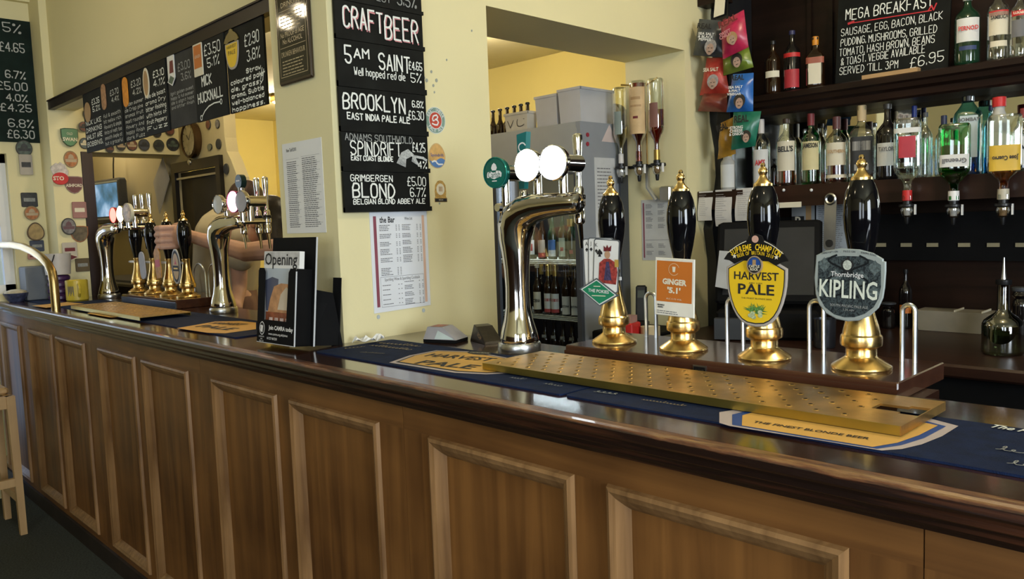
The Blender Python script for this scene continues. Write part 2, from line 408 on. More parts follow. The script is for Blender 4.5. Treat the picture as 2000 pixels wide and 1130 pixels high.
wbox('wall_right', WALL, (3.2, 3.3, -2.9, -0.8, 0, 3.0), (3.2, 3.3, 0.8, 3.8, 0, 3.0), (3.2, 3.3, -0.8, 0.8, 0, 0.95), (3.2, 3.3, -0.8, 0.8, 2.55, 3.0))
wbox('wall_front', WALL, (-5.7, 0.0, -2.9, -2.8, 0, 3.0), (0.9, 1.6, -2.9, -2.8, 0, 3.0), (2.5, 3.3, -2.9, -2.8, 0, 3.0), (0.0, 2.5, -2.9, -2.8, 0, 0.95), (0.0, 2.5, -2.9, -2.8, 2.55, 3.0))
wbox('wall_back', BACKW, (XP, 3.3, 3.66, 3.8, 0, 3.0))
# unseen dark dado, added to cut fill light and darken the metal's reflections
mb = MB()
for (a, b) in ((-5.15, 0.0), (0.9, 1.6), (2.5, 3.18)): mb.box(a, b, -2.8, -2.78, 0, 1.75)
mb.box(0.0, 2.5, -2.8, -2.78, 0, 0.93)
struct(mb.build('trim_4', ADDED_DADO))
mb = MB()
for (a, b) in ((-2.78, -0.8), (0.8, 3.6)): mb.box(3.18, 3.2, a, b, 0, 1.75)
mb.box(3.18, 3.2, -0.8, 0.8, 0, 0.93)
struct(mb.build('trim_5', ADDED_DADO))
# khaki wall at the end of the alcove, scrolled edge, doorway
mb = MB()
def xz_prism(mb, poly, y0, y1):
    n = len(poly)
    mb.add([(x, y0, z) for x, z in poly] + [(x, y1, z) for x, z in poly], [tuple(range(n)), tuple(reversed(range(n, 2 * n)))] + [(i, n + i, n + (i + 1) % n, (i + 1) % n) for i in range(n)])
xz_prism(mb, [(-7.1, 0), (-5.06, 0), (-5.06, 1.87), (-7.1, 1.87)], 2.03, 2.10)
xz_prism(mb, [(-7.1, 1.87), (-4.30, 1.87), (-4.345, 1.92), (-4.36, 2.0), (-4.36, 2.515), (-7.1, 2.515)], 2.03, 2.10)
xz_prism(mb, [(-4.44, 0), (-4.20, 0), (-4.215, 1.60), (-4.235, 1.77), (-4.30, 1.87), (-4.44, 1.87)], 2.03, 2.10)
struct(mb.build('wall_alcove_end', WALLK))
d = empty('door_1'); struct(d)
mb = MB(); mb.box(-5.10, -5.045, 2.005, 2.03, 0, 1.905); mb.box(-4.455, -4.40, 2.005, 2.03, 0, 1.905); mb.box(-5.045, -4.455, 2.005, 2.03, 1.845, 1.905)
mb.build('door_frame', mat('gloss_black_paint', (0.014, 0.012, 0.011), 0.3, var=0.2), d)
mb = MB(); mb.box(-4.86, -4.455, 2.035, 2.07, 0, 1.845); mb.build('door_leaf', mat('door_dark', (0.020, 0.019, 0.019), 0.5, var=0.2), d)
mb = MB(); mb.box(-5.045, -4.862, 2.045, 2.07, 0, 1.845); mb.build('doorway_dark_sheet', mat('doorway_dark_olive', (0.055, 0.043, 0.022), 0.6, var=0.2), d)  # flat olive sheet colours in the dark of the doorway beside the leaf
mb = MB(); mb.box(-5.04, -4.46, 2.012, 2.022, 1.80, 1.812); mb.build('closer_bar', STEEL, d)
# dark post of the alcove opening
mb = MB(); mb.box(-5.10, -4.996, 1.462, 1.522, CT, 1.955); struct(mb.build('trim_1', BLACKW))
# cornice on the far left wall
mb = MB(); mb.box(-5.2, -5.12, -2.8, 1.306, 2.86, 3.0); mb.box(-5.2, -5.16, -2.8, 1.306, 2.80, 2.86); struct(mb.build('trim_2', WALL))
# windows
def window(name, M, wd, ht, bars=(1, 1)):
    wn = empty(name, M=M); struct(wn)
    mb = MB(); t = 0.05
    for a in ((-wd / 2, -wd / 2 + t, -ht / 2, ht / 2), (wd / 2 - t, wd / 2, -ht / 2, ht / 2), (-wd / 2, wd / 2, -ht / 2, -ht / 2 + t), (-wd / 2, wd / 2, ht / 2 - t, ht / 2)):
        mb.box(a[0], a[1], a[2], a[3], -0.02, 0.02)
    mb.build('window_frame', WHITE, wn)
    for i in range(bars[0]):
        x = -wd / 2 + wd * (i + 1) / (bars[0] + 1); b = MB(); b.box(x - .012, x + .012, -ht / 2 + t, ht / 2 - t, -0.012, 0.012); b.build('glazing_bar', WHITE, wn)
    for i in range(bars[1]):
        y = -ht / 2 + ht * (i + 1) / (bars[1] + 1); b = MB(); b.box(-wd / 2 + t, wd / 2 - t, y - .012, y + .012, -0.012, 0.012); b.build('glazing_bar', WHITE, wn)
    g = MB(); g.rect(-wd / 2 + t, wd / 2 - t, -ht / 2 + t, ht / 2 - t, -0.014); g.build('pane', glass('window_glass', (0.95, 0.97, 1.0), 0.04), wn)
window('window_1', frame((3.25, 0, 1.75), (0, -1, 0)), 1.6, 1.6)
window('window_2', frame((0.45, -2.85, 1.75), (-1, 0, 0)), 0.9, 1.6)
window('window_3', frame((2.05, -2.85, 1.75), (-1, 0, 0)), 0.9, 1.6)
window('window_4', frame((-5.27, 0.7175, 1.555), (0, 1, 0)), 0.835, 0.79, (2, 1))

# ================================================================== the bar
def worn(name):
    """dark polished moulding with the varnish rubbed through along the top arris"""
    m, N, L, P = _nt(name)
    tc = N.new('ShaderNodeTexCoord'); sp = N.new('ShaderNodeSeparateXYZ'); L.new(tc.outputs['Object'], sp.inputs[0])
    mp = N.new('ShaderNodeMapping'); mp.inputs['Scale'].default_value = (5.5, 45, 45); L.new(tc.outputs['Object'], mp.inputs['Vector'])
    n = N.new('ShaderNodeTexNoise'); n.inputs['Scale'].default_value = 2.2; n.inputs['Detail'].default_value = 8; n.inputs['Roughness'].default_value = 0.7; L.new(mp.outputs[0], n.inputs['Vector'])
    # distance to the arris (z of the top edge)
    a = N.new('ShaderNodeMapRange'); a.inputs['From Min'].default_value = 1.100; a.inputs['From Max'].default_value = 1.1175; a.clamp = True; L.new(sp.outputs['Z'], a.inputs['Value'])
    # more wear at the serving end
    b = N.new('ShaderNodeMapRange'); b.inputs['From Min'].default_value = -3.4; b.inputs['From Max'].default_value = -0.6; b.inputs['To Min'].default_value = 0.02; b.inputs['To Max'].default_value = 0.20; L.new(sp.outputs['X'], b.inputs['Value'])
    q = N.new('ShaderNodeMath'); q.operation = 'ADD'; L.new(n.outputs['Fac'], q.inputs[0]); L.new(b.outputs[0], q.inputs[1])
    k = N.new('ShaderNodeMath'); k.operation = 'MULTIPLY'; L.new(q.outputs[0], k.inputs[0]); L.new(a.outputs[0], k.inputs[1])
    rp = N.new('ShaderNodeValToRGB'); e = rp.color_ramp.elements
    e[0].position = 0.50; e[0].color = (0.014, 0.005, 0.003, 1); e[1].position = 0.98; e[1].color = (0.40, 0.24, 0.09, 1)
    x = e.new(0.64); x.color = (0.12, 0.040, 0.016, 1)
    L.new(k.outputs[0], rp.inputs['Fac'])
    n3 = N.new('ShaderNodeTexNoise'); n3.inputs['Scale'].default_value = 1.4; n3.inputs['Detail'].default_value = 5
    m2 = N.new('ShaderNodeMapping'); m2.inputs['Scale'].default_value = (2.5, 60, 60); L.new(tc.outputs['Object'], m2.inputs['Vector']); L.new(m2.outputs[0], n3.inputs['Vector'])
    r3 = N.new('ShaderNodeValToRGB'); r3.color_ramp.elements[0].position = 0.5; r3.color_ramp.elements[0].color = (0, 0, 0, 1); r3.color_ramp.elements[1].position = 0.72; r3.color_ramp.elements[1].color = (0.055, 0.017, 0.006, 1)
    L.new(n3.outputs['Fac'], r3.inputs['Fac'])
    ad = N.new('ShaderNodeMix'); ad.data_type = 'RGBA'; ad.blend_type = 'ADD'; ad.inputs['Factor'].default_value = 1.0
    L.new(rp.outputs['Color'], ad.inputs['A']); L.new(r3.outputs['Color'], ad.inputs['B'])
    L.new(ad.outputs['Result'], P.inputs['Base Color']); P.inputs['Roughness'].default_value = 0.34; P.inputs['Coat Weight'].default_value = 0.15
    bp = N.new('ShaderNodeBump'); bp.inputs['Strength'].default_value = 0.25; bp.inputs['Distance'].default_value = 0.004; L.new(n.outputs['Fac'], bp.inputs['Height']); L.new(bp.outputs['Normal'], P.inputs['Normal'])
    return m
WORN = worn('worn_bar_edge')
def x_extrude(mb, prof, x0, x1, seg=1, smooth=False):
    n = len(prof)
    vs = []; fs = []
    for i in range(seg + 1):
        x = x0 + (x1 - x0) * i / seg; vs += [(x, y, z) for y, z in prof]
    for i in range(seg):
        for j in range(n): fs.append((i * n + j, i * n + (j + 1) % n, (i + 1) * n + (j + 1) % n, (i + 1) * n + j))
    fs.append(tuple(reversed(range(n)))); fs.append(tuple(range(seg * n, seg * n + n)))
    mb.add(vs, fs, smooth)
bar = empty('bar_countertop', 'long dark polished wooden bar top with worn moulded front edge', 'countertop', loc=(0, 0, 0))
mb = MB(); mb.box(-5.197, -0.49, 1.045, 1.60, CT - 0.035, CT); mb.box(-0.49, 1.25, 1.045, 1.52, CT - 0.035, CT); mb.build('worktop', DARKW, bar)
mb = MB()
nose = [(1.05, 1.1198), (1.026, 1.1198), (1.0195, 1.118), (1.016, 1.113), (1.016, 1.102), (1.019, 1.098), (1.026, 1.0965), (1.029, 1.090), (1.030, 1.082), (1.036, 1.0785), (1.044, 1.077), (1.048, 1.070), (1.0495, 1.064), (1.058, 1.062), (1.062, 1.056), (1.0655, 1.050), (1.10, 1.050), (1.10, 1.085), (1.05, 1.085)]
x_extrude(mb, list(reversed(nose)), -5.197, 1.25, 1); mb.build('edge_moulding', WORN, bar)

YF = 1.080; ZT = 0.992; ZB = 0.105
def panel_moulding(wd, ht):
    """mitred bolection frame in local x/z, proud of the frame, falling to the recessed panel"""
    prof = [(0.0, 0.0), (0.003, -0.009), (0.010, -0.012), (0.016, -0.009), (0.021, -0.007), (0.034, 0.004), (0.042, 0.013), (0.046, 0.014), (0.046, 0.024), (0.0, 0.024)]
    out = MB(); n = len(prof)
    def ring(d, y): return [(d, y, d), (wd - d, y, d), (wd - d, y, ht - d), (d, y, ht - d)]
    vs = []
    for d, y in prof: vs += ring(d, y)
    fs = []
    for j in range(n):
        j2 = (j + 1) % n
        for i in range(4):
            i2 = (i + 1) % 4; fs.append((j * 4 + i, j * 4 + i2, j2 * 4 + i2, j2 * 4 + i))
    out.add(vs, fs); return out
PW, PS, PE = 0.431, 0.079, 0.098
def bar_unit(x0, label, x1=None):
    """one cabinet-front unit: stiles, rails, plinth and two framed panels; built in world x"""
    full = 2 * PW + PS + 2 * PE
    u = empty('bar_front_unit', label, 'bar front', 'panelled bar front units', loc=(x0, YF, 0))
    L0 = 0.0
    lim = 9 if x1 is None else x1 - x0
    def st(a, b):
        a, b = max(a, L0), min(b, lim)
        if b - a < 0.004: return
        mb = MB(); mb.box(a + 0.0008, b - 0.0008, 0, 0.025, ZB, ZT); mb.build('stile', PANEL, u)
    st(0, PE); st(PE + PW, PE + PW + PS); st(PE + 2 * PW + PS, full)
    e = min(full, lim)
    mb = MB(); mb.box(0.001, e - 0.001, 0, 0.025, ZT, 1.052); mb.build('top_rail', RAILW, u)
    mb = MB(); mb.box(0.001, e - 0.001, 0.0, 0.025, 0.075, ZB); mb.build('bottom_rail', RAILW, u)
    mb = MB(); mb.box(0.0, e, -0.012, 0.03, 0.0, 0.075); mb.build('plinth', mat('scuffed_plinth', (0.020, 0.013, 0.010), 0.5, var=0.4), u)
    for k in range(2):
        a = PE + k * (PW + PS)
        if a + PW > lim + 0.001: continue
        mb = MB(); mb.box(a, a + PW, 0.013, 0.028, ZB, ZT); p = mb.build('panel', PANEL, u)
        fr = panel_moulding(PW, ZT - ZB).build('panel_moulding', MOULD, p, loc=(a, 0, ZB))
    return u
W0 = -0.347; PER = 2 * PW + PS + 2 * PE
bar_unit(W0, 'bar front unit at the right edge of the picture, only its first stile showing')
bar_unit(W0 - PER, 'nearest wholly framed bar front unit, below the brass drip tray')
bar_unit(W0 - 2 * PER, 'panelled bar front unit below the leaflet holder and the blue bar mat')
bar_unit(W0 - 3 * PER, 'panelled bar front unit below the second chrome beer font')
bar_unit(W0 - 4 * PER, 'panelled bar front unit just to the right of the wooden stool')
bar_unit(W0 - 5 * PER, 'farthest panelled bar front unit, behind the wooden stool')
# carcass of the bar behind the panelling
mb = MB(); mb.box(-5.25, 1.25, 1.11, 1.39, 0.0, CT - 0.036); o = mb.build('bar_carcass', BLACKW); tag(o, 'dark inner carcass of the bar behind the wooden panelling', 'bar carcass')
# back counter under the bottles
bc = empty('back_bar_counter', 'dark wooden back counter running under the bottle shelves', 'counter')
mb = MB(); mb.rbox(-1.98, 1.2, 2.80, 3.655, 0.905, 0.95, 0.008); mb.build('worktop', SHELFW, bc)
mb = MB(); mb.box(-1.97, 1.2, 2.86, 3.655, 0, 0.905); mb.build('cupboard_front', MATTE, bc)
# ================================================================== on the bar: mats
def mat_frame(x0, x1, y0, y1, label, name='bar_mat', th=0.004):
    e = empty(name, label, 'bar mat', 'rubber bar mats', M=frame((0, 0, CT), (1, 0, 0), (0, 1, 0)))
    mb = MB(); mb.prism(rrect(x1 - x0, y1 - y0, 0.012, 3, (x0 + x1) / 2, (y0 + y1) / 2), 0.0003, th); mb.build('mat_base', NAVY, e)
    return e
def floor_poly(pts, z=CT + 0.004): 
    return [(p.x, p.y) for p in (at_z(a, b, z) for a, b in pts)]
def mat_text(s, a, b, size, parent, material=INK, z=0.0062, bold=0.02, shear=0.0, squash=1.0):
    A = at_z(*a, CT); B = at_z(*b, CT); c = (A + B) / 2
    return ptext(s, size, material, parent, c.x, c.y, z, width=(B - A).length, rot=math.atan2(B.y - A.y, B.x - A.x), bold=bold, shear=shear, squash=squash)
def scribble(mb, x, y, wd, h, lw, z, rnd=random.Random(5)):
    """cursive writing too small to read: a looping stroke"""
    pts = []; k = int(wd / h * 14); amp = 1.0
    for i in range(k + 1):
        th = i * .75
        if i % 8 == 0: amp = rnd.choice((.45, .5, .55, 1.0))
        if rnd.random() < .035 and len(pts) > 6: poly_stroke(mb, pts, lw, z); pts = []
        pts.append((x + wd * i / k + .22 * h * math.sin(th), y + h * amp * (.5 - .5 * math.cos(th))))
    poly_stroke(mb, pts, lw, z)
def mat_scribble(a, b, h, parent, material):
    A = at_z(*a, CT); B = at_z(*b, CT); mb = MB(); scribble(mb, 0, -h / 2, (B - A).length, h, h * .09, 0)
    o = mb.build('script_print', material, parent, loc=(A.x, A.y, .0062)); o.rotation_euler.z = math.atan2(B.y - A.y, B.x - A.x)
GOLDP = mat('gold_script_print', (0.36, 0.27, 0.12), 0.6, var=0.2)
mA = mat_frame(-1.955, -1.03, 1.132, 1.395, 'navy bar mat with an amber shield, next to the leaflet holder')
sh = floor_poly([(760, 708), (800, 694), (852, 684), (915, 686), (965, 694), (1010, 702), (1062, 714), (1010, 728), (950, 731), (888, 728)])
mb = MB(); mb.flat(list(reversed(sh)) if False else sh[::-1], 0.0046); mb.build('shield_border', MAUVE, mA)
cx = sum(p[0] for p in sh) / len(sh); cy = sum(p[1] for p in sh) / len(sh)
mb = MB(); mb.flat([(cx + (x - cx) * .94, cy + (y - cy) * .90) for x, y in sh][::-1], 0.0050); mb.build('shield_line', INK, mA)
mb = MB(); mb.flat([(cx + (x - cx) * .91, cy + (y - cy) * .84) for x, y in sh][::-1], 0.0054); mb.build('shield_fill', AMBER, mA)
mat_text('HARVEST', (836, 697), (962, 707), 0.040, mA, squash=1.5); mat_text('PALE', (818, 711), (928, 722), 0.046, mA, squash=1.45)
p = at_z(936, 693, CT); mb = MB(); mb.flat(ellipse(0.040, 0.022, 20, p.x, p.y), 0.0058); mb.build('roundel', INK, mA)
mat_text('CASTLE ROCK', (918, 692), (956, 694), 0.012, mA, CREAM, 0.0064)
mat_scribble((742, 672), (822, 679), 0.026, mA, GOLDP); mat_scribble((728, 677), (805, 686), 0.024, mA, GOLDP)
mat_scribble((672, 684), (710, 680), 0.018, mA, GOLDP); mat_scribble((705, 691), (752, 694), 0.010, mA, GOLDP)
mat_scribble((1000, 741), (1025, 745), 0.014, mA, CHALKD); mat_scribble((1066, 753), (1100, 759), 0.014, mA, CHALKD)
mB = mat_frame(-1.022, 0.55, 1.132, 1.375, 'navy bar mat lying under the perforated brass drip tray')
o_ = floor_poly([(1405, 805), (1405, 826), (1425, 832), (1600, 860), (1722, 880), (1762, 877), (1800, 868), (1840, 852), (1872, 832), (1815, 817), (1640, 790), (1500, 790)])
i_ = floor_poly([(1450, 812), (1449, 832), (1600, 857), (1704, 874), (1752, 866), (1795, 851), (1832, 832), (1800, 825), (1640, 797), (1510, 795)])
k_ = floor_poly([(1430, 810), (1430, 830), (1600, 859), (1713, 877), (1760, 870), (1805, 856), (1848, 833), (1805, 822), (1640, 794), (1505, 792)])
for pl, z, mt, nm in ((o_, .0046, MAUVE, 'shield_border'), (k_, .0050, BLUE, 'shield_line'), (i_, .0054, AMBER, 'shield_fill')):
    mb = MB(); mb.flat(pl, z); mb.build(nm, mt, mB)
mat_text('THE FINEST BLONDE BEER', (1472, 830), (1698, 864), 0.017, mB)
mat_text('The P', (1933, 838), (2004, 849), 0.030, mB, CHALK, shear=0.3); mat_scribble((1950, 881), (2003, 890), 0.022, mB, CHALKD); mat_scribble((1972, 909), (2010, 916), 0.020, mB, CHALKD)
mat_scribble((1166, 768), (1210, 774), 0.022, mB, CHALKD); mat_scribble((1256, 785), (1340, 798), 0.012, mB, GOLDP)
mC = mat_frame(-3.50, -2.45, 1.132, 1.395, 'navy bar mat with an orange shield before the second chrome font')
mb = MB(); mb.flat(floor_poly([(345, 641), (405, 650), (440, 651), (500, 643), (500, 630), (470, 627), (420, 628)]), 0.0050); mb.build('shield_fill', AMBER, mC)
mat_text('HARVEST', (415, 633), (475, 637), 0.040, mC, squash=1.5); mat_text('PALE', (390, 639), (455, 646), 0.046, mC, squash=1.5)
mD = mat_frame(-4.62, -3.54, 1.132, 1.40, 'navy bar mat under the far brass drip tray')
mb = MB(); mb.flat(floor_poly([(170, 612), (215, 620), (238, 619), (225, 612), (185, 608)]), 0.0050); mb.build('shield_fill', AMBER, mD)
mE = mat_frame(-5.15, -4.66, 1.132, 1.22, 'narrow bar mat with a pale strip at the far end of the bar')
mb = MB(); mb.flat(floor_poly([(62, 597), (90, 601), (165, 593), (130, 590)]), 0.0050); mb.build('print_strip', AMBER, mE)

# ================================================================== drip trays
def tray(x0, x1, y0, y1, label, notch=True, rot=0.0, h=0.015):
    t = empty('drip_tray', label, 'drip tray', 'brass drip trays', loc=(x0, y0, CT + 0.0068), rot=(0, 0, rot))
    L_, D = x1 - x0, y1 - y0
    if notch: poly = [(0, 0), (L_, 0), (L_, D), (0, D)]; poly = [(0, 0), (L_ - 0.03, 0), (L_ - .03, .085), (L_ - .075, .085), (L_ - .075, .125), (L_ - 0.03, .125), (L_ - 0.03, D), (0, D)]
    else: poly = [(0, 0), (L_, 0), (L_, D), (0, D)]
    mb = MB(); mb.prism(poly, h - 0.004, h); mb.build('perforated_plate', BRASSD, t)
    mb = MB(); mb.box(0, L_, -0.002, 0.0, 0, h); mb.box(0, L_, D, D + .002, 0, h); mb.box(-.002, 0, -.002, D + .002, 0, h); mb.build('rim', mat('dull_brass_rim', (0.50, 0.40, 0.10), 0.35, 1.0, var=0.1), t)
    if notch:
        mb = MB(); mb.box(L_ - .03, L_, 0, 0.075, h - .004, h); mb.box(L_ - .03, L_, .135, D, h - .004, h); mb.box(L_ - .0, L_ + .002, -.002, D + .002, 0, h); mb.build('end_bar', BRASSD, t)
    mb = MB(); ny = 6; nx = int(L_ / 0.047)
    for j in range(ny):
        for i in range(nx):
            x = 0.03 + 0.047 * (i + (0.5 if j % 2 else 0.0)); y = 0.02 + (D - .04) * j / (ny - 1)
            if x > L_ - (0.09 if notch else .02): continue
            mb.lathe([(0.0062, 0.0), (0.0050, 0.0012), (0.0034, 0.0012)], 10, (x, y, h), caps=False)
    o = mb.build('hole_lips', BRASSD, t); o['kind'] = 'stuff'
    mb = MB()
    for j in range(ny):
        for i in range(nx):
            x = 0.03 + 0.047 * (i + (0.5 if j % 2 else 0.0)); y = 0.02 + (D - .04) * j / (ny - 1)
            if x > L_ - (0.09 if notch else .02): continue
            mb.flat(ellipse(0.0046, 0.0046, 10, x, y), h + 0.0009)
    o = mb.build('drain_holes', MATTE, t); o['kind'] = 'stuff'
    return t
tray(-1.345, -0.425, 1.215, 1.412, 'long perforated brass drip tray in front of the four near hand pumps')
a = at_z(140, 599, CT + .015); b = at_z(273, 622, CT + .015)
tray(a.x, b.x, (a.y + b.y) / 2, (a.y + b.y) / 2 + 0.20, 'brass drip tray in front of the far hand pumps', notch=False)

# ================================================================== hand pumps
def pump_base(x0, x1, y0, y1, label, top, front, ht=0.036):
    e = empty('pump_mounting', label, 'pump mounting', loc=(0, 0, CT))
    mb = MB(); mb.rbox(x0, x1, y0, y1, 0.0003, ht, 0.0022); mb.build('base_board', top, e)
    mb = MB(); mb.box(x0 + .0, x1 - .0, y0 - .004, y0 + .003, 0.002, ht - .012); mb.build('front_strip', front, e)
    return e
pb = pump_base(-1.302, -0.512, 1.452, 1.70, 'dark polished wooden base board carrying the four near hand pumps', PUMPW, PUMPW)
p = at_y(1367, 723, 1.4475)
mb = MB(); mb.box(p.x - .0165, p.x + .0165, 1.4455, 1.4478, p.z - CT - .011, p.z - CT + .011); o = mb.build('maker_plate', STEEL, pb)
mb = MB(); mb.box(p.x - .0140, p.x + .0140, 1.4448, 1.4456, p.z - CT - .008, p.z - CT + .008); mb.build('plate_face', BLACK, o)
ptext('ANGRAM', 0.008, STEEL, o, p.x, 1.4445, p.z - CT, width=0.022).rotation_euler = (PI / 2, 0, 0)
pb2 = pump_base(-4.37, -3.66, 1.42, 1.69, 'wooden base board with a steel front strip under the far hand pumps', PUMPW, mat('blue_steel_strip', (0.20, 0.23, 0.30), 0.3, 1.0), 0.042)
PUMPPROF = [(0.055, 0.0), (0.056, 0.003), (0.055, 0.006), (0.045, 0.013), (0.035, 0.020), (0.030, 0.0235), (0.0285, 0.026), (0.0285, 0.040), (0.0325, 0.0435), (0.0375, 0.046), (0.0385, 0.051), (0.0385, 0.060), (0.0375, 0.065), (0.0345, 0.068), (0.034, 0.073), (0.0305, 0.088), (0.0255, 0.105), (0.0215, 0.125), (0.0185, 0.145), (0.017, 0.172), (0.0185, 0.176), (0.0185, 0.182), (0.016, 0.184)]
HANDPROF = [(0.015, 0.180), (0.0165, 0.190), (0.020, 0.212), (0.026, 0.240), (0.0315, 0.272), (0.0335, 0.298), (0.0325, 0.322), (0.0285, 0.344), (0.0225, 0.360), (0.019, 0.366)]
FINPROF = [(0.0195, 0.365), (0.0195, 0.370), (0.015, 0.374), (0.010, 0.380), (0.0075, 0.385), (0.0070, 0.388), (0.0095, 0.393), (0.0100, 0.397), (0.0080, 0.402), (0.0045, 0.405), (0.0055, 0.409), (0.0035, 0.413), (0.0005, 0.414)]
def hand_pump(loc, label, group, zr=0.0):
    e = empty('hand_pump', label, 'beer pump', group, loc=loc, rot=(0, 0, zr))
    MB().lathe(PUMPPROF, 28).build('brass_column', BRASS, e)
    MB().lathe(HANDPROF, 28).build('handle', HANDLE, e)
    MB().lathe(FINPROF, 20).build('finial', BRASS, e)
    mb = MB(); mb.tube([(0, -0.012, 0.165), (0, -0.040, 0.165)], 0.005, 8); mb.box(-.012, .055, -.040, -.036, .160, .168); mb.build('clip_bracket', WHITE, e)
    return e
ZP = CT + 0.036
px4 = [at_y(1200, 665, 1.55).x, at_y(1335, 683, 1.55).x, at_y(1493, 700, 1.55).x, at_y(1682, 720, 1.55).x]
near = ['playing card', 'orange rectangular', 'yellow shield', 'grey patterned']
for x, nm in zip(px4, near):
    hand_pump((x, 1.55, ZP), 'black and brass hand pump standing behind the %s clip' % nm, 'near hand pumps')
px5 = [at_y(v, 576, 1.53).x for v in (273, 304, 335, 368)]
far_l = ['leftmost of the far brass hand pumps, with a white clip', 'far hand pump with an orange clip, second from the left', 'far hand pump gripped by the bartender, third in its row', 'rightmost of the far brass hand pumps, beside the oval clip']
for x, l in zip(px5, far_l): hand_pump((x, 1.53, CT + 0.042), l, 'far hand pumps')

# ---- pump clips
def clip(origin, label, rot=0.0, right=(1, 0, 0), up=(0, 0.0, 1), name='pump_clip', group='pump clips on the near hand pumps'):
    return empty(name, label, 'pump clip', group, M=frame(origin, right, up, rot))
YC = 1.498
# card clip
c0 = clip(at_y(1178, 540, YC), 'pump clip of playing cards over a green diamond plate', right=(1, 0.1, 0))
def card(parent, x, y, rot, nm='playing_card'):
    e = empty(nm, parent=parent, loc=(x, y, 0), rot=(0, 0, rot)); return e
for i, (x, y, r, z) in enumerate(((-0.018, 0.030, 0.03, 0.002), (-0.004, 0.031, -0.02, 0.0035), (0.012, 0.027, -0.07, 0.005))):
    mb = MB(); mb.prism([(px_ * math.cos(r) - py_ * math.sin(r) + x, px_ * math.sin(r) + py_ * math.cos(r) + y) for px_, py_ in rrect(0.073, 0.128, .006)], z - .002, z); k = mb.build('playing_card', mat('card_edge', (0.10, 0.11, 0.12), .5), c0)
    mb = MB(); mb.flat([(px_ * math.cos(r) - py_ * math.sin(r) + x, px_ * math.sin(r) + py_ * math.cos(r) + y) for px_, py_ in rrect(0.068, 0.123, .005)], z + .0003); mb.build('card_face', mat('card_white', (0.80, 0.80, 0.78), .4), k)
    ptext('AJK'[i] if i else 'A', 0.013, INK, k, x - .026, y + .050, z + .0008)
    def spade(cx, cy, s): return [(cx, cy + s), (cx + s * .8, cy + .1 * s), (cx + s * .75, cy - .35 * s), (cx + .25 * s, cy - .3 * s), (cx + .4 * s, cy - .9 * s), (cx - .4 * s, cy - .9 * s), (cx - .25 * s, cy - .3 * s), (cx - s * .75, cy - .35 * s), (cx - s * .8, cy + .1 * s)]
    mb = MB(); mb.flat(spade(x - .026, y + .036, .005)[::-1], z + .0008); mb.build('suit_mark', INK, k)
k = empty('court_figure', parent=c0, loc=(0.018, 0.022, 0.0062))
mb = MB(); mb.flat([(-.028, -.036), (.022, -.040), (.027, -.010), (.024, .012), (.006, .022), (-.010, .022), (-.024, .012)], 0); mb.build('red_coat', mat('coat_red', (0.32, 0.045, 0.04), .5, var=.6, scale=120), k)
mb = MB(); mb.flat(ellipse(.008, .010, 14, 0, .032), .0004); mb.build('face', mat('card_skin', (.55, .33, .2), .5), k)
mb = MB(); mb.flat([(-.010, .040), (.010, .040), (.012, .054), (.004, .048), (0, .056), (-.004, .048), (-.010, .054)], .0004); mb.build('crown', MAROON, k)
mb = MB(); mb.rect(.020, .031, .002, .020, .0006); mb.build('beer_glass', mat('gold_print', (.55, .36, .08), .4), k)
mb = MB(); mb.flat(spade(-.022, .036, .010)[::-1], .0003); mb.build('spade_mark', INK, k)
mb = MB(); mb.flat([(-.012, -.03), (.010, -.03), (.004, .015), (-.004, .015)], .0004); mb.build('coat_panel', mat('coat_blue', (0.06, 0.05, 0.12), .5, var=.5, scale=150), k)
dia = [(-.058, 0.005), (-.006, 0.033), (.056, -.008), (.002, -.036)]
g = empty('diamond_plate', parent=c0, loc=(-.008, -.036, .007))
mb = MB(); mb.prism(dia[::-1], -.002, .002); mb.build('plate_edge', mat('clip_slate', (0.10, 0.12, 0.13), .4), g)
mb = MB(); mb.flat(scaled(dia, .90)[::-1], .0024); mb.build('white_border', WHITE, g)
mb = MB(); mb.flat(scaled(dia, .82)[::-1], .0028); mb.build('green_field', mat('clip_green', (0.02, 0.24, 0.12), .4), g)
ptext('THE POKIES', .011, WHITE, g, 0, .001, .0033, width=.060, rot=-.06, bold=.02); mb = MB(); mb.rect(-.02, .02, -.011, -.009, .0033); mb.build('small_print', CREAM, g); mb = MB(); mb.rect(-.014, .006, .012, .014, .0033); mb.build('small_print', CREAM, g)
# orange clip
c1 = clip(at_y(1317, 561, YC), 'cream and orange rectangular pump clip lettered GINGER', rot=-0.065 + 0.0, right=(1, 0.05, 0))
mb = MB(); mb.prism([(-.050, .064), (-.0525, -.066), (.050, -.066), (.047, .070)][::-1] and [(-.0455, -.0665), (.0545, -.0640), (.0500, .0665), (-.0500, .0650)], 0, .004, .02); mb.build('plate', mat('clip_cream', (0.80, 0.76, 0.66), .4), c1)
mb = MB(); mb.flat([(-.0425, -.034), (.0480, -.032), (.0455, .0600), (-.0450, .0585)], .0045); mb.build('orange_field', ORANGE, c1)
ptext('GINGER', .017, CREAM, c1, .002, .012, .0052, width=.062, bold=.05); ptext("'5.1'", .017, CREAM, c1, .002, -.007, .0052, width=.034, bold=.05)
ptext('ALC 5.1% VOL', .005, CREAM, c1, .003, -.026, .0052, width=.040); ptext('MARBLE', .005, INK, c1, -.030, -.042, .0052, width=.018, bold=.03); ptext('BEERS', .005, INK, c1, -.031, -.047, .0052, width=.014, bold=.03)
mb = MB(); print_lines(mb, -.040, .015, -.053, -.062, 2, .35, .2, .0052); mb.build('small_print', GINK, c1)
mb = MB()
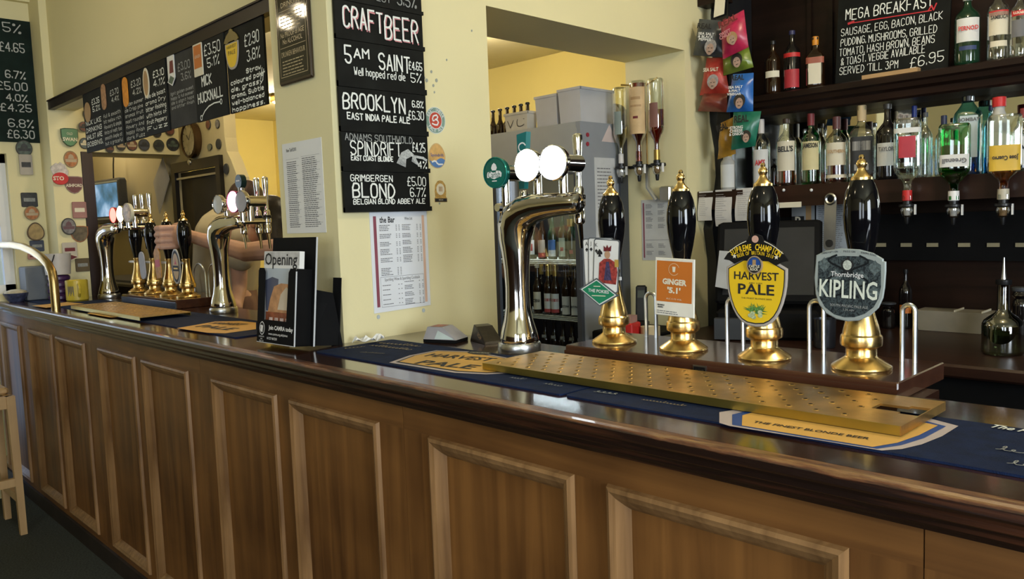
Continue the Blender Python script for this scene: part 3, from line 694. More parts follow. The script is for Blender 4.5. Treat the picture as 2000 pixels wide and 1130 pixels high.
for i in range(20):
    if i in (18, 19, 0): continue
    a0, a1 = 2 * PI * i / 20, 2 * PI * (i + 1) / 20; mb.flat([(.0125 * math.cos(a0), .041 + .0125 * math.sin(a0)), (.0142 * math.cos(a0), .041 + .0142 * math.sin(a0)), (.0142 * math.cos(a1), .041 + .0142 * math.sin(a1)), (.0125 * math.cos(a1), .041 + .0125 * math.sin(a1))], .0050)
mb.build('ring_emblem', mat('pale_orange', (.72, .42, .22), .5), c1)
mb = MB(); mb.flat([(-.003, .035), (.003, .035), (.0042, .047), (-.0042, .047)], .0050); mb.build('glass_emblem', CREAM, c1)
# yellow shield clip
c2 = clip(at_y(1478, 560, YC), 'yellow shield pump clip with a black supreme champion banner on top', rot=-0.02, right=(1, 0.03, 0))
def shield(wd, top, mid, bot, n=8):
    pts = [(-wd / 2, top)]
    for i in range(n + 1):
        t = i / n; pts.append((-wd / 2 * math.cos(t * PI / 2) ** .75 if t < 1 else 0, mid - (mid - bot) * math.sin(t * PI / 2) ** 1.15))
    for i in range(n - 1, -1, -1):
        t = i / n; pts.append((wd / 2 * math.cos(t * PI / 2) ** .75, mid - (mid - bot) * math.sin(t * PI / 2) ** 1.15))
    pts.append((wd / 2, top)); return pts
sh = shield(.134, .040, .020, -.083); sh += [(0.030, 0.060), (-0.030, 0.060)]
mb = MB(); mb.prism(sh, 0, .004, .03); mb.build('shield_plate', mat('clip_grey_rim', (0.42, 0.37, 0.33), .4), c2)
mb = MB(); mb.flat(scaled(sh, .93), .0043); mb.build('dark_line', INK, c2)
mb = MB(); mb.flat(scaled(sh, .90), .0047); mb.build('yellow_field', YELLOW, c2)
ptext('HARVEST', .023, INK, c2, 0.0, .022, .0053, width=.098, bold=.015); ptext('PALE', .030, INK, c2, 0, -.006, .0053, width=.080, bold=.02)
ptext('ABV 3.8%', .004, INK, c2, 0, .008, .0053, width=.030); ptext('THE FINEST BLONDE BEER', .0045, INK, c2, 0.002, -.024, .0053, width=.068)
mb = MB()
for i in range(40):
    a = random.uniform(-.2, PI + .2); l = random.uniform(.012, .027); x0, y0 = random.uniform(-.012, .012), -.050 + random.uniform(-.004, .006)
    dx, dy = math.cos(a) * l, math.sin(a) * l * .7; mb.flat([(x0 - dy * .12, y0 + dx * .12), (x0 + dy * .12, y0 - dx * .12), (x0 + dx, y0 + dy)], .0050 + i * 1e-5)
mb.build('hop_leaves', mat('hop_green', (.10, .24, .05), .5, var=.6, scale=300), c2)
mb = MB()
for i in range(9): mb.flat(ellipse(.0055, .0045, 8, random.uniform(-.012, .012), -.056 + random.uniform(-.007, .005)), .0054 + i * 1e-5)
mb.build('hop_cones', mat('hop_pale', (.45, .52, .30), .5, var=.4, scale=300), c2)
ban = [(-.071 + 0, .062), (-.058, .080), (-.040, .094), (-.018, .103), (-.014, .1115), (0, .116), (.014, .1115), (.018, .103), (.040, .094), (.058, .080), (.071, .062), (.060, .060), (.046, .053), (.028, .062), (-.028, .062), (-.046, .053), (-.058, .060)][::-1]
g = empty('champion_banner', parent=c2, loc=(0, -.006, .0055))
mb = MB(); mb.prism(ban, 0, .003); mb.build('banner_plate', BLACK, g)
arc_text('SUPREME CHAMPION', .0175, YELLOW, g, 0, -.030, .1180, PI / 2, .0615, .0036, .03, .60)
arc_text('BEER OF BRITAIN 2010', .0105, YELLOW, g, 0, -.030, .1065, PI / 2, .0385, .0036, .02, .62)
mb = MB(); mb.flat(ellipse(.0075, .0075, 18, 0, .105), .0036); mb.build('seal', mat('seal_pink', (.62, .36, .28), .5), g)
def star(cx, cy, r): return [(cx + (r if i % 2 == 0 else r * .42) * math.cos(PI / 2 + i * PI / 5), cy + (r if i % 2 == 0 else r * .42) * math.sin(PI / 2 + i * PI / 5)) for i in range(10)]
for sx in (-1, 1): mb = MB(); mb.flat(star(sx * .046, .069, .0055), .0036); mb.build('star', CREAM, g)
for sx in (-1, 1):
    mb = MB(); poly_stroke(mb, [(sx * (.020 + .008 * i), .1005 - .0028 * i - .0004 * i * i) for i in range(6)], .0016, .0036); mb.build('banner_line', CREAM, g)
g = empty('brewery_roundel', parent=c2, loc=(-.001, .046, .0075)); g.scale = (.84, .84, 1)
mb = MB(); mb.prism(ellipse(.0205, .0225, 24), -.002, 0.002); mb.build('roundel_rim', mat('roundel_tan', (.38, .28, .18), .4), g)
mb = MB(); mb.flat(ellipse(.0175, .0195, 24), .0024); mb.build('roundel_field', INK, g)
mb = MB(); mb.flat([(p_[0], max(p_[1], 0.0)) for p_ in ellipse(.0165, .0185, 24)], .0028); mb.build('blue_sky', BLUE, g)
mb = MB(); mb.rect(-.0045, .0045, -.001, .013, .0031); mb.build('castle_tower', TAN, g)
ptext('CASTLE', .0085, CREAM, g, 0, -.0035, .0033, width=.028, bold=.03); ptext('ROCK', .0085, CREAM, g, 0, -.0110, .0033, width=.021, bold=.03)
# grey clip
c3 = clip(at_y(1657, 556, YC), 'grey damask-patterned pump clip lettered KIPLING', rot=-0.03, right=(1, -0.02, 0))
def kip(k):
    p = [(-.064, .040), (-.0635, .054), (-.045, .0635), (-.015, .069), (.02, .068), (.045, .062), (.0635, .052), (.064, .048), (.0685, .047), (.069, .030), (.068, .0), (.0655, -.020), (.058, -.039), (.042, -.056), (.022, -.066), (0.002, -.0695), (-.020, -.067), (-.040, -.058), (-.055, -.042), (-.0625, -.022), (-.066, .010)]
    return [(x * k, y * k) for x, y in p][::-1]
mb = MB(); mb.prism(kip(1.0), 0, .004, .025); mb.build('plate', SILV, c3)
fld = [(-.058, .042), (-.040, .051), (-.010, .055), (.020, .055), (.045, .049), (.0605, .041), (.062, .0), (.058, -.022), (.050, -.038), (.034, -.052), (.015, -.060), (-.004, -.062), (-.024, -.058), (-.042, -.046), (-.053, -.029), (-.058, -.006)][::-1]
def damask():
    m_, N, L, P = _nt('damask_print')
    tc = N.new('ShaderNodeTexCoord'); mp = N.new('ShaderNodeMapping'); mp.inputs['Scale'].default_value = (150, 120, 1); L.new(tc.outputs['Object'], mp.inputs['Vector'])
    wv = N.new('ShaderNodeTexNoise'); wv.inputs['Scale'].default_value = .9; wv.inputs['Detail'].default_value = 3; wv.inputs['Distortion'].default_value = 2.5; L.new(mp.outputs[0], wv.inputs['Vector'])
    rp = N.new('ShaderNodeValToRGB'); rp.color_ramp.interpolation = 'LINEAR'; e = rp.color_ramp.elements
    e[0].position = .46; e[0].color = (.012, .018, .024, 1); e[1].position = .52; e[1].color = (.055, .075, .082, 1)
    L.new(wv.outputs['Fac'], rp.inputs['Fac']); L.new(rp.outputs['Color'], P.inputs['Base Color']); P.inputs['Roughness'].default_value = .4
    return m_
mb = MB(); mb.flat(fld, .0043); mb.build('dark_field', damask(), c3)
def ogee(cx, cy, s, mt, z, nm):
    mb = MB(); pts = [(0, 1), (.30, .66), (.62, .50), (.80, .12), (.62, -.30), (.30, -.55), (0, -1), (-.30, -.55), (-.62, -.30), (-.80, .12), (-.62, .50), (-.30, .66)]
    mb.flat([(cx + x * s * .95, cy + y * s) for x, y in pts][::-1], z); return mb.build(nm, mt, c3)
DG = mat('damask_motif', (.10, .13, .135), .4, var=.5, scale=250)
for cx, cy, s in ((-.046, .036, .015), (.050, .034, .015), (-.024, .013, .017), (.026, .012, .017), (-.048, -.012, .015), (.050, -.012, .014)): ogee(cx, cy, s, DG, .0046, 'damask_motif')
mb = MB()
for sx in (-1, 1):
    for y0 in (.034, -.004):
        for k in range(10):
            t0, t1 = k / 10, (k + 1) / 10
            f_ = lambda t: (sx * (.022 + .016 * math.sin(t * PI * 2)), y0 + .022 - .040 * t)
            stroke_seg(mb, f_(t0), f_(t1), .0035, .0048)
mb.build('damask_scrolls', mat('damask_dark', (.006, .009, .013), .4), c3)
ogee(-.001, .037, .0165, INK, .0049, 'emblem_ground'); mb = MB(); mb.flat(ellipse(.0085, .0095, 16, -.001, .038), .0052); mb.build('flower_emblem', mat('emblem_pale', (.52, .56, .50), .5, var=.4, scale=500), c3)
ptext('Thornbridge', .0135, WHITE, c3, -.001, .0195, .0055, width=.062, bold=.01); ptext('KIPLING', .036, mat('cream_lettering', (.74, .78, .68), .5), c3, 0.001, -.010, .0055, width=.110, bold=.016, squash=1.32)
ptext('SOUTH PACIFIC PALE ALE', .0068, CHALKD, c3, .004, -.0400, .0055, width=.072, bold=.02); ptext('5.2% ABV', .0055, CHALKD, c3, .004, -.0475, .0055, width=.022)
arc_text('INNOVATION . PASSION . KNOWLEDGE', .0052, DGREY, c3, 0, -.17, .2335, PI / 2, .0142, .0045, .02, .8)
# far pump clips
YF2 = 1.475
c = clip(at_y(279, 518, YF2), 'plain white rounded pump clip on a far hand pump', rot=.12, group='pump clips on the far hand pumps')
mb = MB(); mb.prism(rrect(.075, .140, .034, 5), 0, .004); mb.build('plate', mat('clip_pale_lilac', (.42, .42, .47), .5), c)
c = clip(at_y(309, 513, YF2), 'orange pump clip with scalloped edge on a far hand pump', rot=.10, group='pump clips on the far hand pumps')
mb = MB(); mb.prism([(-.026, -.075), (.030, -.075), (.038, -.03), (.034, .01), (.040, .05), (.018, .070), (0, .080), (-.020, .070), (-.040, .050), (-.034, .01), (-.038, -.03)], 0, .004); mb.build('plate', mat('clip_orange', (.55, .26, .05), .5, var=.3, scale=60), c)
mb = MB(); mb.rect(-.03, .03, -.02, .015, .0045); mb.build('label_band', RED, c)
c = clip(at_y(345, 520, YF2), 'oval black and gold pump clip on a far hand pump', group='pump clips on the far hand pumps')
mb = MB(); mb.prism(ellipse(.050, .083, 26), 0, .004); mb.build('plate', mat('clip_silver', (.38, .37, .33), .35), c)
mb = MB(); mb.flat(ellipse(.044, .075, 26), .0043); mb.build('black_field', INK, c); mb = MB(); mb.flat(ellipse(.036, .062, 26), .0046); mb.build('gold_field', mat('clip_gold', (.50, .30, .07), .4), c)
mb = MB(); mb.rect(-.033, .033, -.022, .004, .0050); mb.build('name_band', INK, c); mb = MB(); mb.rect(-.024, .024, -.013, -.006, .0054); mb.build('band_print', YELLOW, c)
mb = MB(); mb.flat([(-.014, .010), (.014, .010), (.005, .022), (0, .042), (-.005, .022)], .0050); mb.build('flame_emblem', RED, c)

# ---- chrome loops behind the pumps
def hoop(x0, x1, y, z0, h, label, group='chrome loops behind the pumps', r=.0045):
    mb = MB(); c = (x0 + x1) / 2; R = (x1 - x0) / 2
    pts = [(x0, y, z0), (x0, y, z0 + h - R)] + [(c - R * math.cos(PI * i / 8), y, z0 + h - R + R * math.sin(PI * i / 8)) for i in range(1, 8)] + [(x1, y, z0 + h - R), (x1, y, z0)]
    mb.tube(pts, r, 8); return tag(mb.build('chrome_loop', LOOP, loc=None), label, 'chrome loop', group)
for (a, b, s) in (((1263, 657), (1282, 659), 'behind the orange clip'), ((1421, 668), (1452, 672), 'behind the yellow shield clip'), ((1581, 686), (1609, 690), 'left of the grey clip'), ((1762, 703), (1787, 706), 'right of the grey clip')):
    A = at_y(*a, 1.665); B = at_y(*b, 1.665); hoop(A.x, B.x, 1.665, ZP, 0.115, 'thin chrome wire loop standing on the pump base ' + s, r=.005)
for (a, b, s) in (((381, 580), (404, 580), 'beside the rightmost far pump'), ((410, 582), (432, 584), 'just left of the second chrome font'), ((452, 585), (473, 585), 'just right of the second chrome font')):
    A = at_z(*a, CT); B = at_z(*b, CT); A = at_y(*a, 1.66); B = at_y(*b, 1.66)
    z0 = CT + (.0425 if B.x < -3.66 else 0); hoop(A.x, B.x, 1.66 if B.x < -3.66 else 1.585, z0, 0.15, 'grey wire loop on the far bar ' + s, 'wire loops behind the far pumps', .004)

# ================================================================== beer fonts (swan-neck taps)
def beer_font(loc, label, lens, handles, k=1.0):
    e = empty('beer_font', label, 'beer tap', 'chrome beer fonts', loc=loc)
    path = [(0, 0, 0), (0, 0, .004), (0, 0, .022), (0, 0, .026), (0, 0, .032), (0, 0, .055), (0, 0, .085), (0, 0, .12), (0, 0, .17), (0, 0, .22), (-.001, 0, .265), (-.002, 0, .30), (.002, 0, .330), (.016, 0, .356), (.045, 0, .372), (.085, 0, .380), (.13, 0, .383), (.18, 0, .385), (.215, 0, .385), (.222, 0, .385), (.228, 0, .385)]
    rad = [.0540, .0560, .0560, .0520, .0530, .0480, .0390, .0335, .0320, .0340, .0385, .0440, .0490, .0490, .0430, .0360, .0305, .0280, .0265, .0230, .012]
    mb = MB(); mb.tube(path, rad, 28); mb.build('swan_neck', FONTM, e)
    MB().lathe([(.057, 0), (.0585, .003), (.0585, .018), (.0560, .024), (.052, .025)], 30).build('foot_ring', STEEL, e)
    for i, (dx, dz, r, face, rimm, mark) in enumerate(lens):
        t = empty('tap', parent=e, loc=(dx, 0, .385 + dz))
        mb = MB(); mb.tube([(0, 0, -dz + .0), (0, 0, -.01)], .012, 12); mb.tube([(0, -.018, 0), (0, .06, 0)], .022, 16); mb.build('tap_body', CHROME, t)
        M = frame((0, -.034, 0), (1, .12, 0), (0, 0, 1))
        g = empty('lens', parent=t, M=M)
        mb = MB(); mb.lathe([(r * .6, -.016), (r * .95, -.012), (r, -.004), (r, .004), (r * .95, .006), (r * .93, .0045)], 28, caps=False); mb.build('lens_rim', rimm, g)
        MB().lathe([(r * .94, .003), (r * .6, .0058), (r * .02, .0066)], 28, caps=False).build('lens_face', face, g)
        if mark:
            mb = MB(); mb.flat([(-.6 * r, -.10 * r), (-.55 * r, .05 * r), (-.25 * r, .08 * r), (-.1 * r, .0), (.1 * r, .02 * r), (.2 * r, .12 * r), (.5 * r, .08 * r), (.62 * r, -.05 * r), (.58 * r, -.28 * r), (.2 * r, -.34 * r), (0, -.42 * r), (-.3 * r, -.32 * r), (-.6 * r, -.3 * r)][::-1], .0072); mb.flat([(-.24 * r, .30 * r), (-.16 * r, .14 * r), (.16 * r, .14 * r), (.24 * r, .30 * r), (.16 * r, .50 * r), (0, .60 * r), (-.16 * r, .50 * r)][::-1] and [(-.16 * r, .14 * r), (.16 * r, .14 * r), (.24 * r, .30 * r), (.16 * r, .50 * r), (0, .62 * r), (-.16 * r, .50 * r), (-.24 * r, .30 * r)], .0072); mb.rect(-.2 * r, .2 * r, -.56 * r, -.50 * r, .0072); mb.build('crown_and_script', WHITE, g)
            ptext('Carlsb', .55 * r, mat('lens_green', (.01, .12, .09), .25), g, 0, -.15 * r, .0076, width=1.0 * r)
    for (dx, kind) in handles:
        t = empty('faucet', parent=e, loc=(dx, .105, .385))
        mb = MB(); mb.tube([(0, -.105, .0), (0, -.01, .0)], .011, 10); mb.lathe([(.010, -.052), (.014, -.048), (.015, -.025), (.0135, -.02), (.0135, -.008), (.0165, -.005), (.0165, .008), (.0135, .011), (.013, .040), (.010, .046)], 16); mb.tube([(0, 0, -.05), (0, .004, -.085), (0, .006, -.115)], [.0075, .006, .005], 10); mb.build('faucet_body', CHROME, t)
        MB().lathe([(.0165, .012), (.0175, .014), (.0175, .022), (.0165, .024)], 16).build('collar', BLACK, t)
        if kind == 'chrome':
            mb = MB(); mb.tube([(0, 0, .04), (0, 0, .07), (0, 0, .12), (0, 0, .165), (0, 0, .178), (0, 0, .182)], [.0085, .0075, .0105, .0135, .0125, .006], 14); mb.build('lever', CHROME, t)
        elif kind == 'teal':
            mb = MB(); mb.add([(-.010, -.008, .05), (.010, -.008, .05), (.010, .008, .05), (-.010, .008, .05), (-.012, -.009, .20), (.026, -.009, .205), (.026, .009, .205), (-.012, .009, .20)], [(0, 3, 2, 1), (4, 5, 6, 7), (0, 1, 5, 4), (1, 2, 6, 5), (2, 3, 7, 6), (3, 0, 4, 7)]); mb.build('teal_lever', mat('teal_print', (.01, .16, .16), .35), t)
            mb = MB(); chalk(mb, 'S', -.006, 0, .045, .004, z=0); o = mb.build('script_mark', WHITE, t); o.matrix_basis = frame((.002, -.0105, .13), (1, 0, 0), (0, 0, 1))
        elif kind == 'badge':
            mb = MB(); mb.tube([(0, 0, .04), (0, 0, .08), (0, 0, .15)], [.0095, .010, .014], 12); mb.build('lever', STEEL, t)
            mb = MB(); mb.tube([(0, -.012, .175), (0, .012, .175)], .030, 20); mb.build('badge', mat('badge_green', (.01, .05, .05), .3), t)
            mb = MB(); mb.rect(-.018, .018, -.003, .003, 0); o = mb.build('badge_print', WHITE, t); o.matrix_basis = frame((0, -.0135, .178), (1, 0, 0), (0, 0, 1))
    return e
LG = mat('lens_green', (.01, .12, .09), .25)
def lamp(name, col, s): return mat(name, col, .4, emit=col, estr=s, var=.02)
beer_font((-1.486, 1.474, CT), 'big chrome beer font in front of the bottle fridge, with a green lens', [
    (at_y(969, 352, 1.44).x + 1.486, .090, .041, LG, mat('lens_rim_teal', (.03, .30, .26), .2, .6), True),
    (at_y(1032, 345, 1.44).x + 1.486, .100, .042, lamp('lit_lens_white', (.85, .95, 1.0), 30), CHROME, False),
    (at_y(1082, 342, 1.44).x + 1.486, .100, .044, lamp('lit_lens_soft', (.9, .95, 1.0), .9), CHROME, False)],
    [(at_y(1022, 330, 1.58).x + 1.486, 'teal'), (at_y(1132, 400, 1.58).x + 1.486, 'chrome')])
beer_font((-3.285, 1.474, CT), 'chrome beer font with a glowing pink lens, left of the leaflet holder', [
    (at_y(427, 400, 1.44).x + 3.285, .075, .040, mat('lens_pale', (.6, .6, .58), .3), CHROME, False),
    (at_y(457, 396, 1.44).x + 3.285, .080, .044, lamp('lit_lens_pink', (1.0, .55, .72), 14), mat('lens_rim_pink', (.6, .03, .2), .3), False),
    (at_y(472, 396, 1.44).x + 3.285, .078, .044, mat('lens_grey', (.45, .45, .52), .3), CHROME, False)],
    [(at_y(475, 420, 1.58).x + 3.285, 'badge'), (at_y(505, 420, 1.58).x + 3.285, 'chrome'), (at_y(522, 420, 1.58).x + 3.285, 'chrome')])
beer_font((-4.74, 1.474, CT), 'farthest chrome beer font, below the television', [
    (at_y(222, 420, 1.44).x + 4.74, .070, .042, lamp('lit_lens_red', (1.0, .16, .12), 2.5), mat('lens_rim_red', (.5, .03, .03), .3), False),
    (at_y(236, 416, 1.44).x + 4.74, .072, .044, lamp('lit_lens_warm', (1.0, .78, .38), 6), CHROME, False),
    (at_y(249, 415, 1.44).x + 4.74, .075, .050, mat('lens_tan', (.5, .36, .22), .35, var=.5, scale=60), mat('lens_rim_cream', (.6, .58, .45), .3), False)],
    [(at_y(268, 430, 1.58).x + 4.74, 'chrome'), (at_y(281, 430, 1.58).x + 4.74, 'chrome'), (at_y(295, 430, 1.58).x + 4.74, 'chrome')])

# ================================================================== leaflet holder and other loose things on the bar
lh = empty('leaflet_holder', 'black card leaflet holder lettered Join CAMRA today', 'leaflet holder', M=frame(at_z(502, 674, CT + .001) + Vector((0, 0, .0125)), (1, 0.045, 0), (0, 0.10, 1)))
HW = (at_z(577, 685, CT) - at_z(502, 674, CT)).length; HH = .222; HD = .052
mb = MB(); mb.prism([(0, 0), (HW, 0), (HW, HH - .010), (HW - .008, HH), (HW - .030, HH), (HW - .040, HH - .012), (HW - .046, .068), (.036, .068), (.036, HH - .012), (.028, HH), (.006, HH), (0, HH - .008)], -.003, 0); mb.build('front_panel', MATTE, lh)
mb = MB(); mb.box(HW - .003, HW, 0, HH, -HD, -.003); mb.box(0, .003, 0, HH, -HD, -.003); mb.box(0, HW, 0, .003, -HD, -.003); mb.build('side_panels', MATTE, lh)
mb = MB(); mb.prism([(-.012, 0), (HW + .018, 0), (HW + .018, .315), (-.012, .315)], -HD - .004, -HD); mb.build('back_panel', MATTE, lh)
mb = MB(); mb.prism([(HW - .02, .0), (HW + .018, .0), (HW + .018, .20), (HW - .02, .20)], -HD - .09, -HD - .086); mb.add([(HW - .01, .0, -HD - .004), (HW + .016, .0, -HD - .10), (HW + .016, .155, -HD - .06), (HW - .01, .165, -HD - .004)], [(0, 1, 2, 3)]); mb.add([(HW - .006, .0, -HD - .004), (HW + .020, .0, -HD - .10), (HW + .020, .155, -HD - .06), (HW - .006, .165, -HD - .004)], [(3, 2, 1, 0)]); mb.build('rear_strut', MATTE, lh)
EDGE = mat('card_white_edge', (.55, .57, .60), .6)
mb = MB(); mb.box(HW - .0012, HW + .0008, 0, HH - .008, -.003, .0008); mb.box(0, HW, -.0008, .001, -.003, .0008); mb.box(HW + .0172, HW + .0190, 0, .315, -HD - .004, -HD + .0008); mb.build('cut_edges', EDGE, lh)
ptext('Join CAMRA today', .017, WHITE, lh, .066 + .068, .046, .001, width=.132, bold=.03); ptext('www.camra.org.uk/joinus', .010, WHITE, lh, .062 + .058, .028, .001, width=.105, bold=.01); ptext('01727 867201', .010, WHITE, lh, .058 + .030, .014, .001, width=.056, bold=.01)
mb = MB(); mb.flat(ellipse(.015, .020, 20, .030, .042), .0008); o = mb.build('logo_ring', WHITE, lh); mb = MB(); mb.flat(ellipse(.0128, .0175, 20, .030, .042), .0011); mb.build('logo_field', INK, o)
mb = MB(); mb.flat([(.022, .032), (.034, .030), (.037, .050), (.024, .052)], .0014); poly_stroke(mb, [(.022, .036), (.019, .040), (.020, .048), (.024, .050)], .002, .0014); mb.build('logo_tankard', WHITE, o)
ptext('CAMPAIGN', .006, WHITE, lh, .028, .017, .001); ptext('FOR', .006, WHITE, lh, .028, .010, .001); ptext('REAL ALE', .006, WHITE, lh, .028, .004, .001)
mg = empty('magazine', 'folded magazine titled Opening standing in the leaflet holder', 'magazine', M=lh.matrix_basis @ Matrix.Translation((0, 0, -.012)))
mw = HW - .008
mb = MB(); mb.box(.010, mw + .004, .004, .272, -.016, 0); mb.build('pages', PAPER, mg)
mb = MB(); mb.rect(.010, mw + .004, .232, .270, .0006); mb.build('title_band', mat('cover_grey', (.55, .54, .54), .5, var=.25, scale=30), mg)
ptext('Opening', .050, INK, mg, mw / 2 + .004, .247, .0012, width=mw - .022, bold=.012)
mb = MB(); mb.rect(.012, mw + .002, .150, .222, .0006); mb.build('cover_sky', mat('cover_pale_blue', (.50, .56, .63), .5, var=.1), mg)
mb = MB(); mb.flat([(.020, .185), (.060, .196), (.095, .190), (.090, .090), (.030, .095)], .0010); mb.build('cover_barn', mat('cover_slate', (.10, .11, .17), .5), mg)
mb = MB(); mb.flat([(.040, .090), (.052, .130), (.072, .168), (.110, .178), (.160, .176), (.180, .150), (.185, .090)], .0014); mb.build('cover_tent', mat('cover_sand', (.52, .27, .13), .5, var=.25, scale=40), mg)
mb = MB(); mb.flat([(.095, .100), (.110, .145), (.140, .168), (.155, .160), (.150, .100)], .0018); mb.build('cover_canvas', mat('cover_cream', (.66, .56, .44), .5), mg)
mb = MB(); mb.rect(.030, mw + .002, .008, .092, .0016); mb.build('cover_red', mat('cover_brick', (.26, .075, .035), .5, var=.4, scale=50), mg)
mb = MB()
for i in range(4): mb.rect(.050 + i * .030, .070 + i * .030, .050, .076, .0020)
mb.build('cover_beers', mat('cover_pints', (.55, .42, .40), .5, var=.4, scale=80), mg)
# tissue
p = at_z(716, 672, CT)
mb = MB(); R_ = random.Random(3); n = 9
vs = []
for j in range(5):
    for i in range(n):
        vs.append((-.045 + .09 * i / (n - 1) + R_.uniform(-.004, .004), -.02 + .01 * j + R_.uniform(-.003, .003), .002 + abs(math.sin(i * .9 + j)) * .020 * (1 - abs(j - 2) / 4) + (.006 if i > 5 else 0)))
mb.add(vs, [(j * n + i, j * n + i + 1, (j + 1) * n + i + 1, (j + 1) * n + i) for j in range(4) for i in range(n - 1)]); mb.add([(x, y, max(z - .0015, .0003)) for x, y, z in vs], [(j * n + i, (j + 1) * n + i, (j + 1) * n + i + 1, j * n + i + 1) for j in range(4) for i in range(n - 1)])
tag(mb.build('crumpled_napkin', PAPER, M=Matrix.Translation((p.x, p.y + .01, CT + .0045)) @ Matrix.Rotation(.5, 4, 'Z')), 'crumpled white paper napkin on the bar at the foot of the pillar', 'napkin')
# card box and dark packet
p = at_z(868, 671, CT)
bx = empty('card_dispenser', 'small silver card dispenser with a sloping printed lid beside the wall', 'dispenser', loc=(p.x - .03, p.y + .035, CT + .0005), rot=(0, 0, .35)); bx.scale = (.85, .80, .80)
mb = MB(); mb.box(-.07, .06, -.045, .045, 0, .012); mb.build('box_base', MATTE, bx)
mb = MB(); mb.add([(-.07, -.045, .012), (.06, -.045, .012), (.06, .045, .012), (-.07, .045, .012), (-.06, -.030, .056), (.0, -.030, .056), (.0, .045, .056), (-.06, .045, .056)], [(4, 5, 6, 7), (0, 1, 5, 4), (1, 2, 6, 5), (2, 3, 7, 6), (3, 0, 4, 7)]); mb.build('sloping_lid', mat('lid_grey', (.32, .31, .33), .4, var=.2), bx)
mb = MB(); mb.add([(-.052, -.024, .0568), (-.008, -.024, .0568), (-.008, .035, .0568), (-.052, .035, .0568)], [(0, 1, 2, 3)]); mb.build('lid_print', mat('lid_print', (.40, .16, .12), .5, var=.6, scale=60), bx)
mb = MB(); mb.add([(-.025, -.0455, .014), (.050, -.0455, .014), (.046, -.0442, .018), (-.016, -.0350, .044)], [(0, 1, 2, 3)]); mb.build('glossy_flap', mat('flap_sheen', (.48, .56, .55), .2, var=.2), bx)
p = at_z(938, 670, CT)
pk = empty('dark_packet', 'opened dark brown snack packet lying between the dispenser and the chrome font', 'packet', loc=(p.x - .01, p.y + .03, CT + .0005), rot=(0, 0, -.30)); pk.scale = (.85, .8, .85)
mb = MB(); mb.add([(-.055, -.035, 0), (.065, -.035, 0), (.065, .04, 0), (-.055, .04, 0), (-.050, -.02, .055), (-.015, -.025, .052), (-.01, .035, .052), (-.045, .035, .055), (.060, -.03, .008), (.060, .035, .008)], [(0, 1, 8, 5, 4), (4, 5, 6, 7), (5, 8, 9, 6), (1, 2, 9, 8), (2, 3, 7, 6, 9), (3, 0, 4, 7)]); mb.build('packet_body', mat('packet_dark', (.022, .016, .014), .3, var=.5, scale=60), pk)
o = ptext('IOF', .020, TAN, pk, 0, 0, 0, width=.05); o.matrix_basis = frame((.020, -.0345, .022), (1, 0, -.62), (0, 0.12, 1))
# ================================================================== pillar: signs and notices
XF = XP + 0.001
# chalk slat sign on the bar-side face of the pillar
sg = empty('craft_beer_sign', 'tall black sign of stacked chalk slats headed CRAFT BEER on the pillar', 'chalk sign', M=frame((XP, 0, 0), *SIDE))
edges_l = [(648, -55), (650, 5), (657, 76), (663, 171), (668, 256), (673, 333), (676, 414)]
edges_r = [(822, -40), (823, 20), (826, 97), (831, 182), (836, 266), (839, 338), (842, 412)]
zl = [at_x(*a, XP + .02).z for a in edges_l]; zr = [at_x(*a, XP + .02).z for a in edges_r]
yl = sum(at_x(*a, XP + .02).y for a in edges_l) / 7; yr = sum(at_x(*a, XP + .02).y for a in edges_r) / 7
rows = []
for i in range(6):
    t = (zl[i] + zr[i]) / 2; b = (zl[i + 1] + zr[i + 1]) / 2; rows.append((t, b))
mb = MB(); mb.box(yl + .006, yr - .012, rows[5][1], rows[0][0], .002, .008); mb.build('backing_strip', BLACK, sg)
slats = []
for i, (t, b) in enumerate(rows):
    e = empty('chalk_slat', parent=sg, loc=(yl, b, .008)); wd = yr - yl + .003; h = t - b
    mb = MB(); mb.box(0, wd - .003, .0, h - .0012, 0, .010); mb.box(0, wd + .003, 0, h * .12, 0, .0115); mb.build('slat_board', BOARD, e)
    slats.append((e, wd, h))
def pfrac(t):
    """share of the sign's width on the wall for a share of its width as seen"""
    return (at_x(666 + 162 * t, 250, XP).y - at_x(666, 250, XP).y) / (at_x(834, 250, XP).y - at_x(666, 250, XP).y)
def slat_write(i, items, material=CHALK, name='chalk_writing'):
    e, wd, h = slats[i]; mb = MB()
    for (s, x, y, ch, w_, *r) in items:
        mb = MB(); a_ = pfrac(x); chalk(mb, s, a_ * wd, y * h, ch * h, width=(pfrac(x + w_) - a_) * wd, wd=(r[0] if r else None), z=.0128)
        mb.build(name, material, e)
slat_write(0, [('EST', .50, .18, .30, .16), ('5.5%', .74, .20, .42, .22)], CHALKD)
slat_write(1, [('CRAFT', .09, .32, .52, .46, .0056), ('BEER', .58, .20, .60, .38, .0056)])
e, wd, h = slats[1]; mb = MB(); chalk(mb, 'CRAFT', pfrac(.10) * wd, .29 * h, .52 * h, .005, (pfrac(.55) - pfrac(.09)) * wd, z=.0124); chalk(mb, 'BEER', pfrac(.59) * wd, .17 * h, .60 * h, .005, (pfrac(.96) - pfrac(.58)) * wd, z=.0124); mb.build('pink_shadow_line', CHALKP, e)
slat_write(2, [('5', .09, .50, .36, .07, .0055), ('AM', .20, .64, .19, .17, .005), ('SAINT', .49, .46, .34, .36, .0055)])
slat_write(2, [('£4.65', .84, .54, .18, .155, .003), ('Well hopped red ale', .19, .27, .16, .60, .0028), ('5%', .86, .26, .20, .12, .003)])
slat_write(3, [('BROOKLYN', .04, .52, .34, .73, .0055), ('EAST INDIA PALE ALE', .08, .28, .14, .74, .0036), ('6.8%', .86, .68, .15, .13, .003), ('£6.30', .81, .38, .20, .18, .003)])
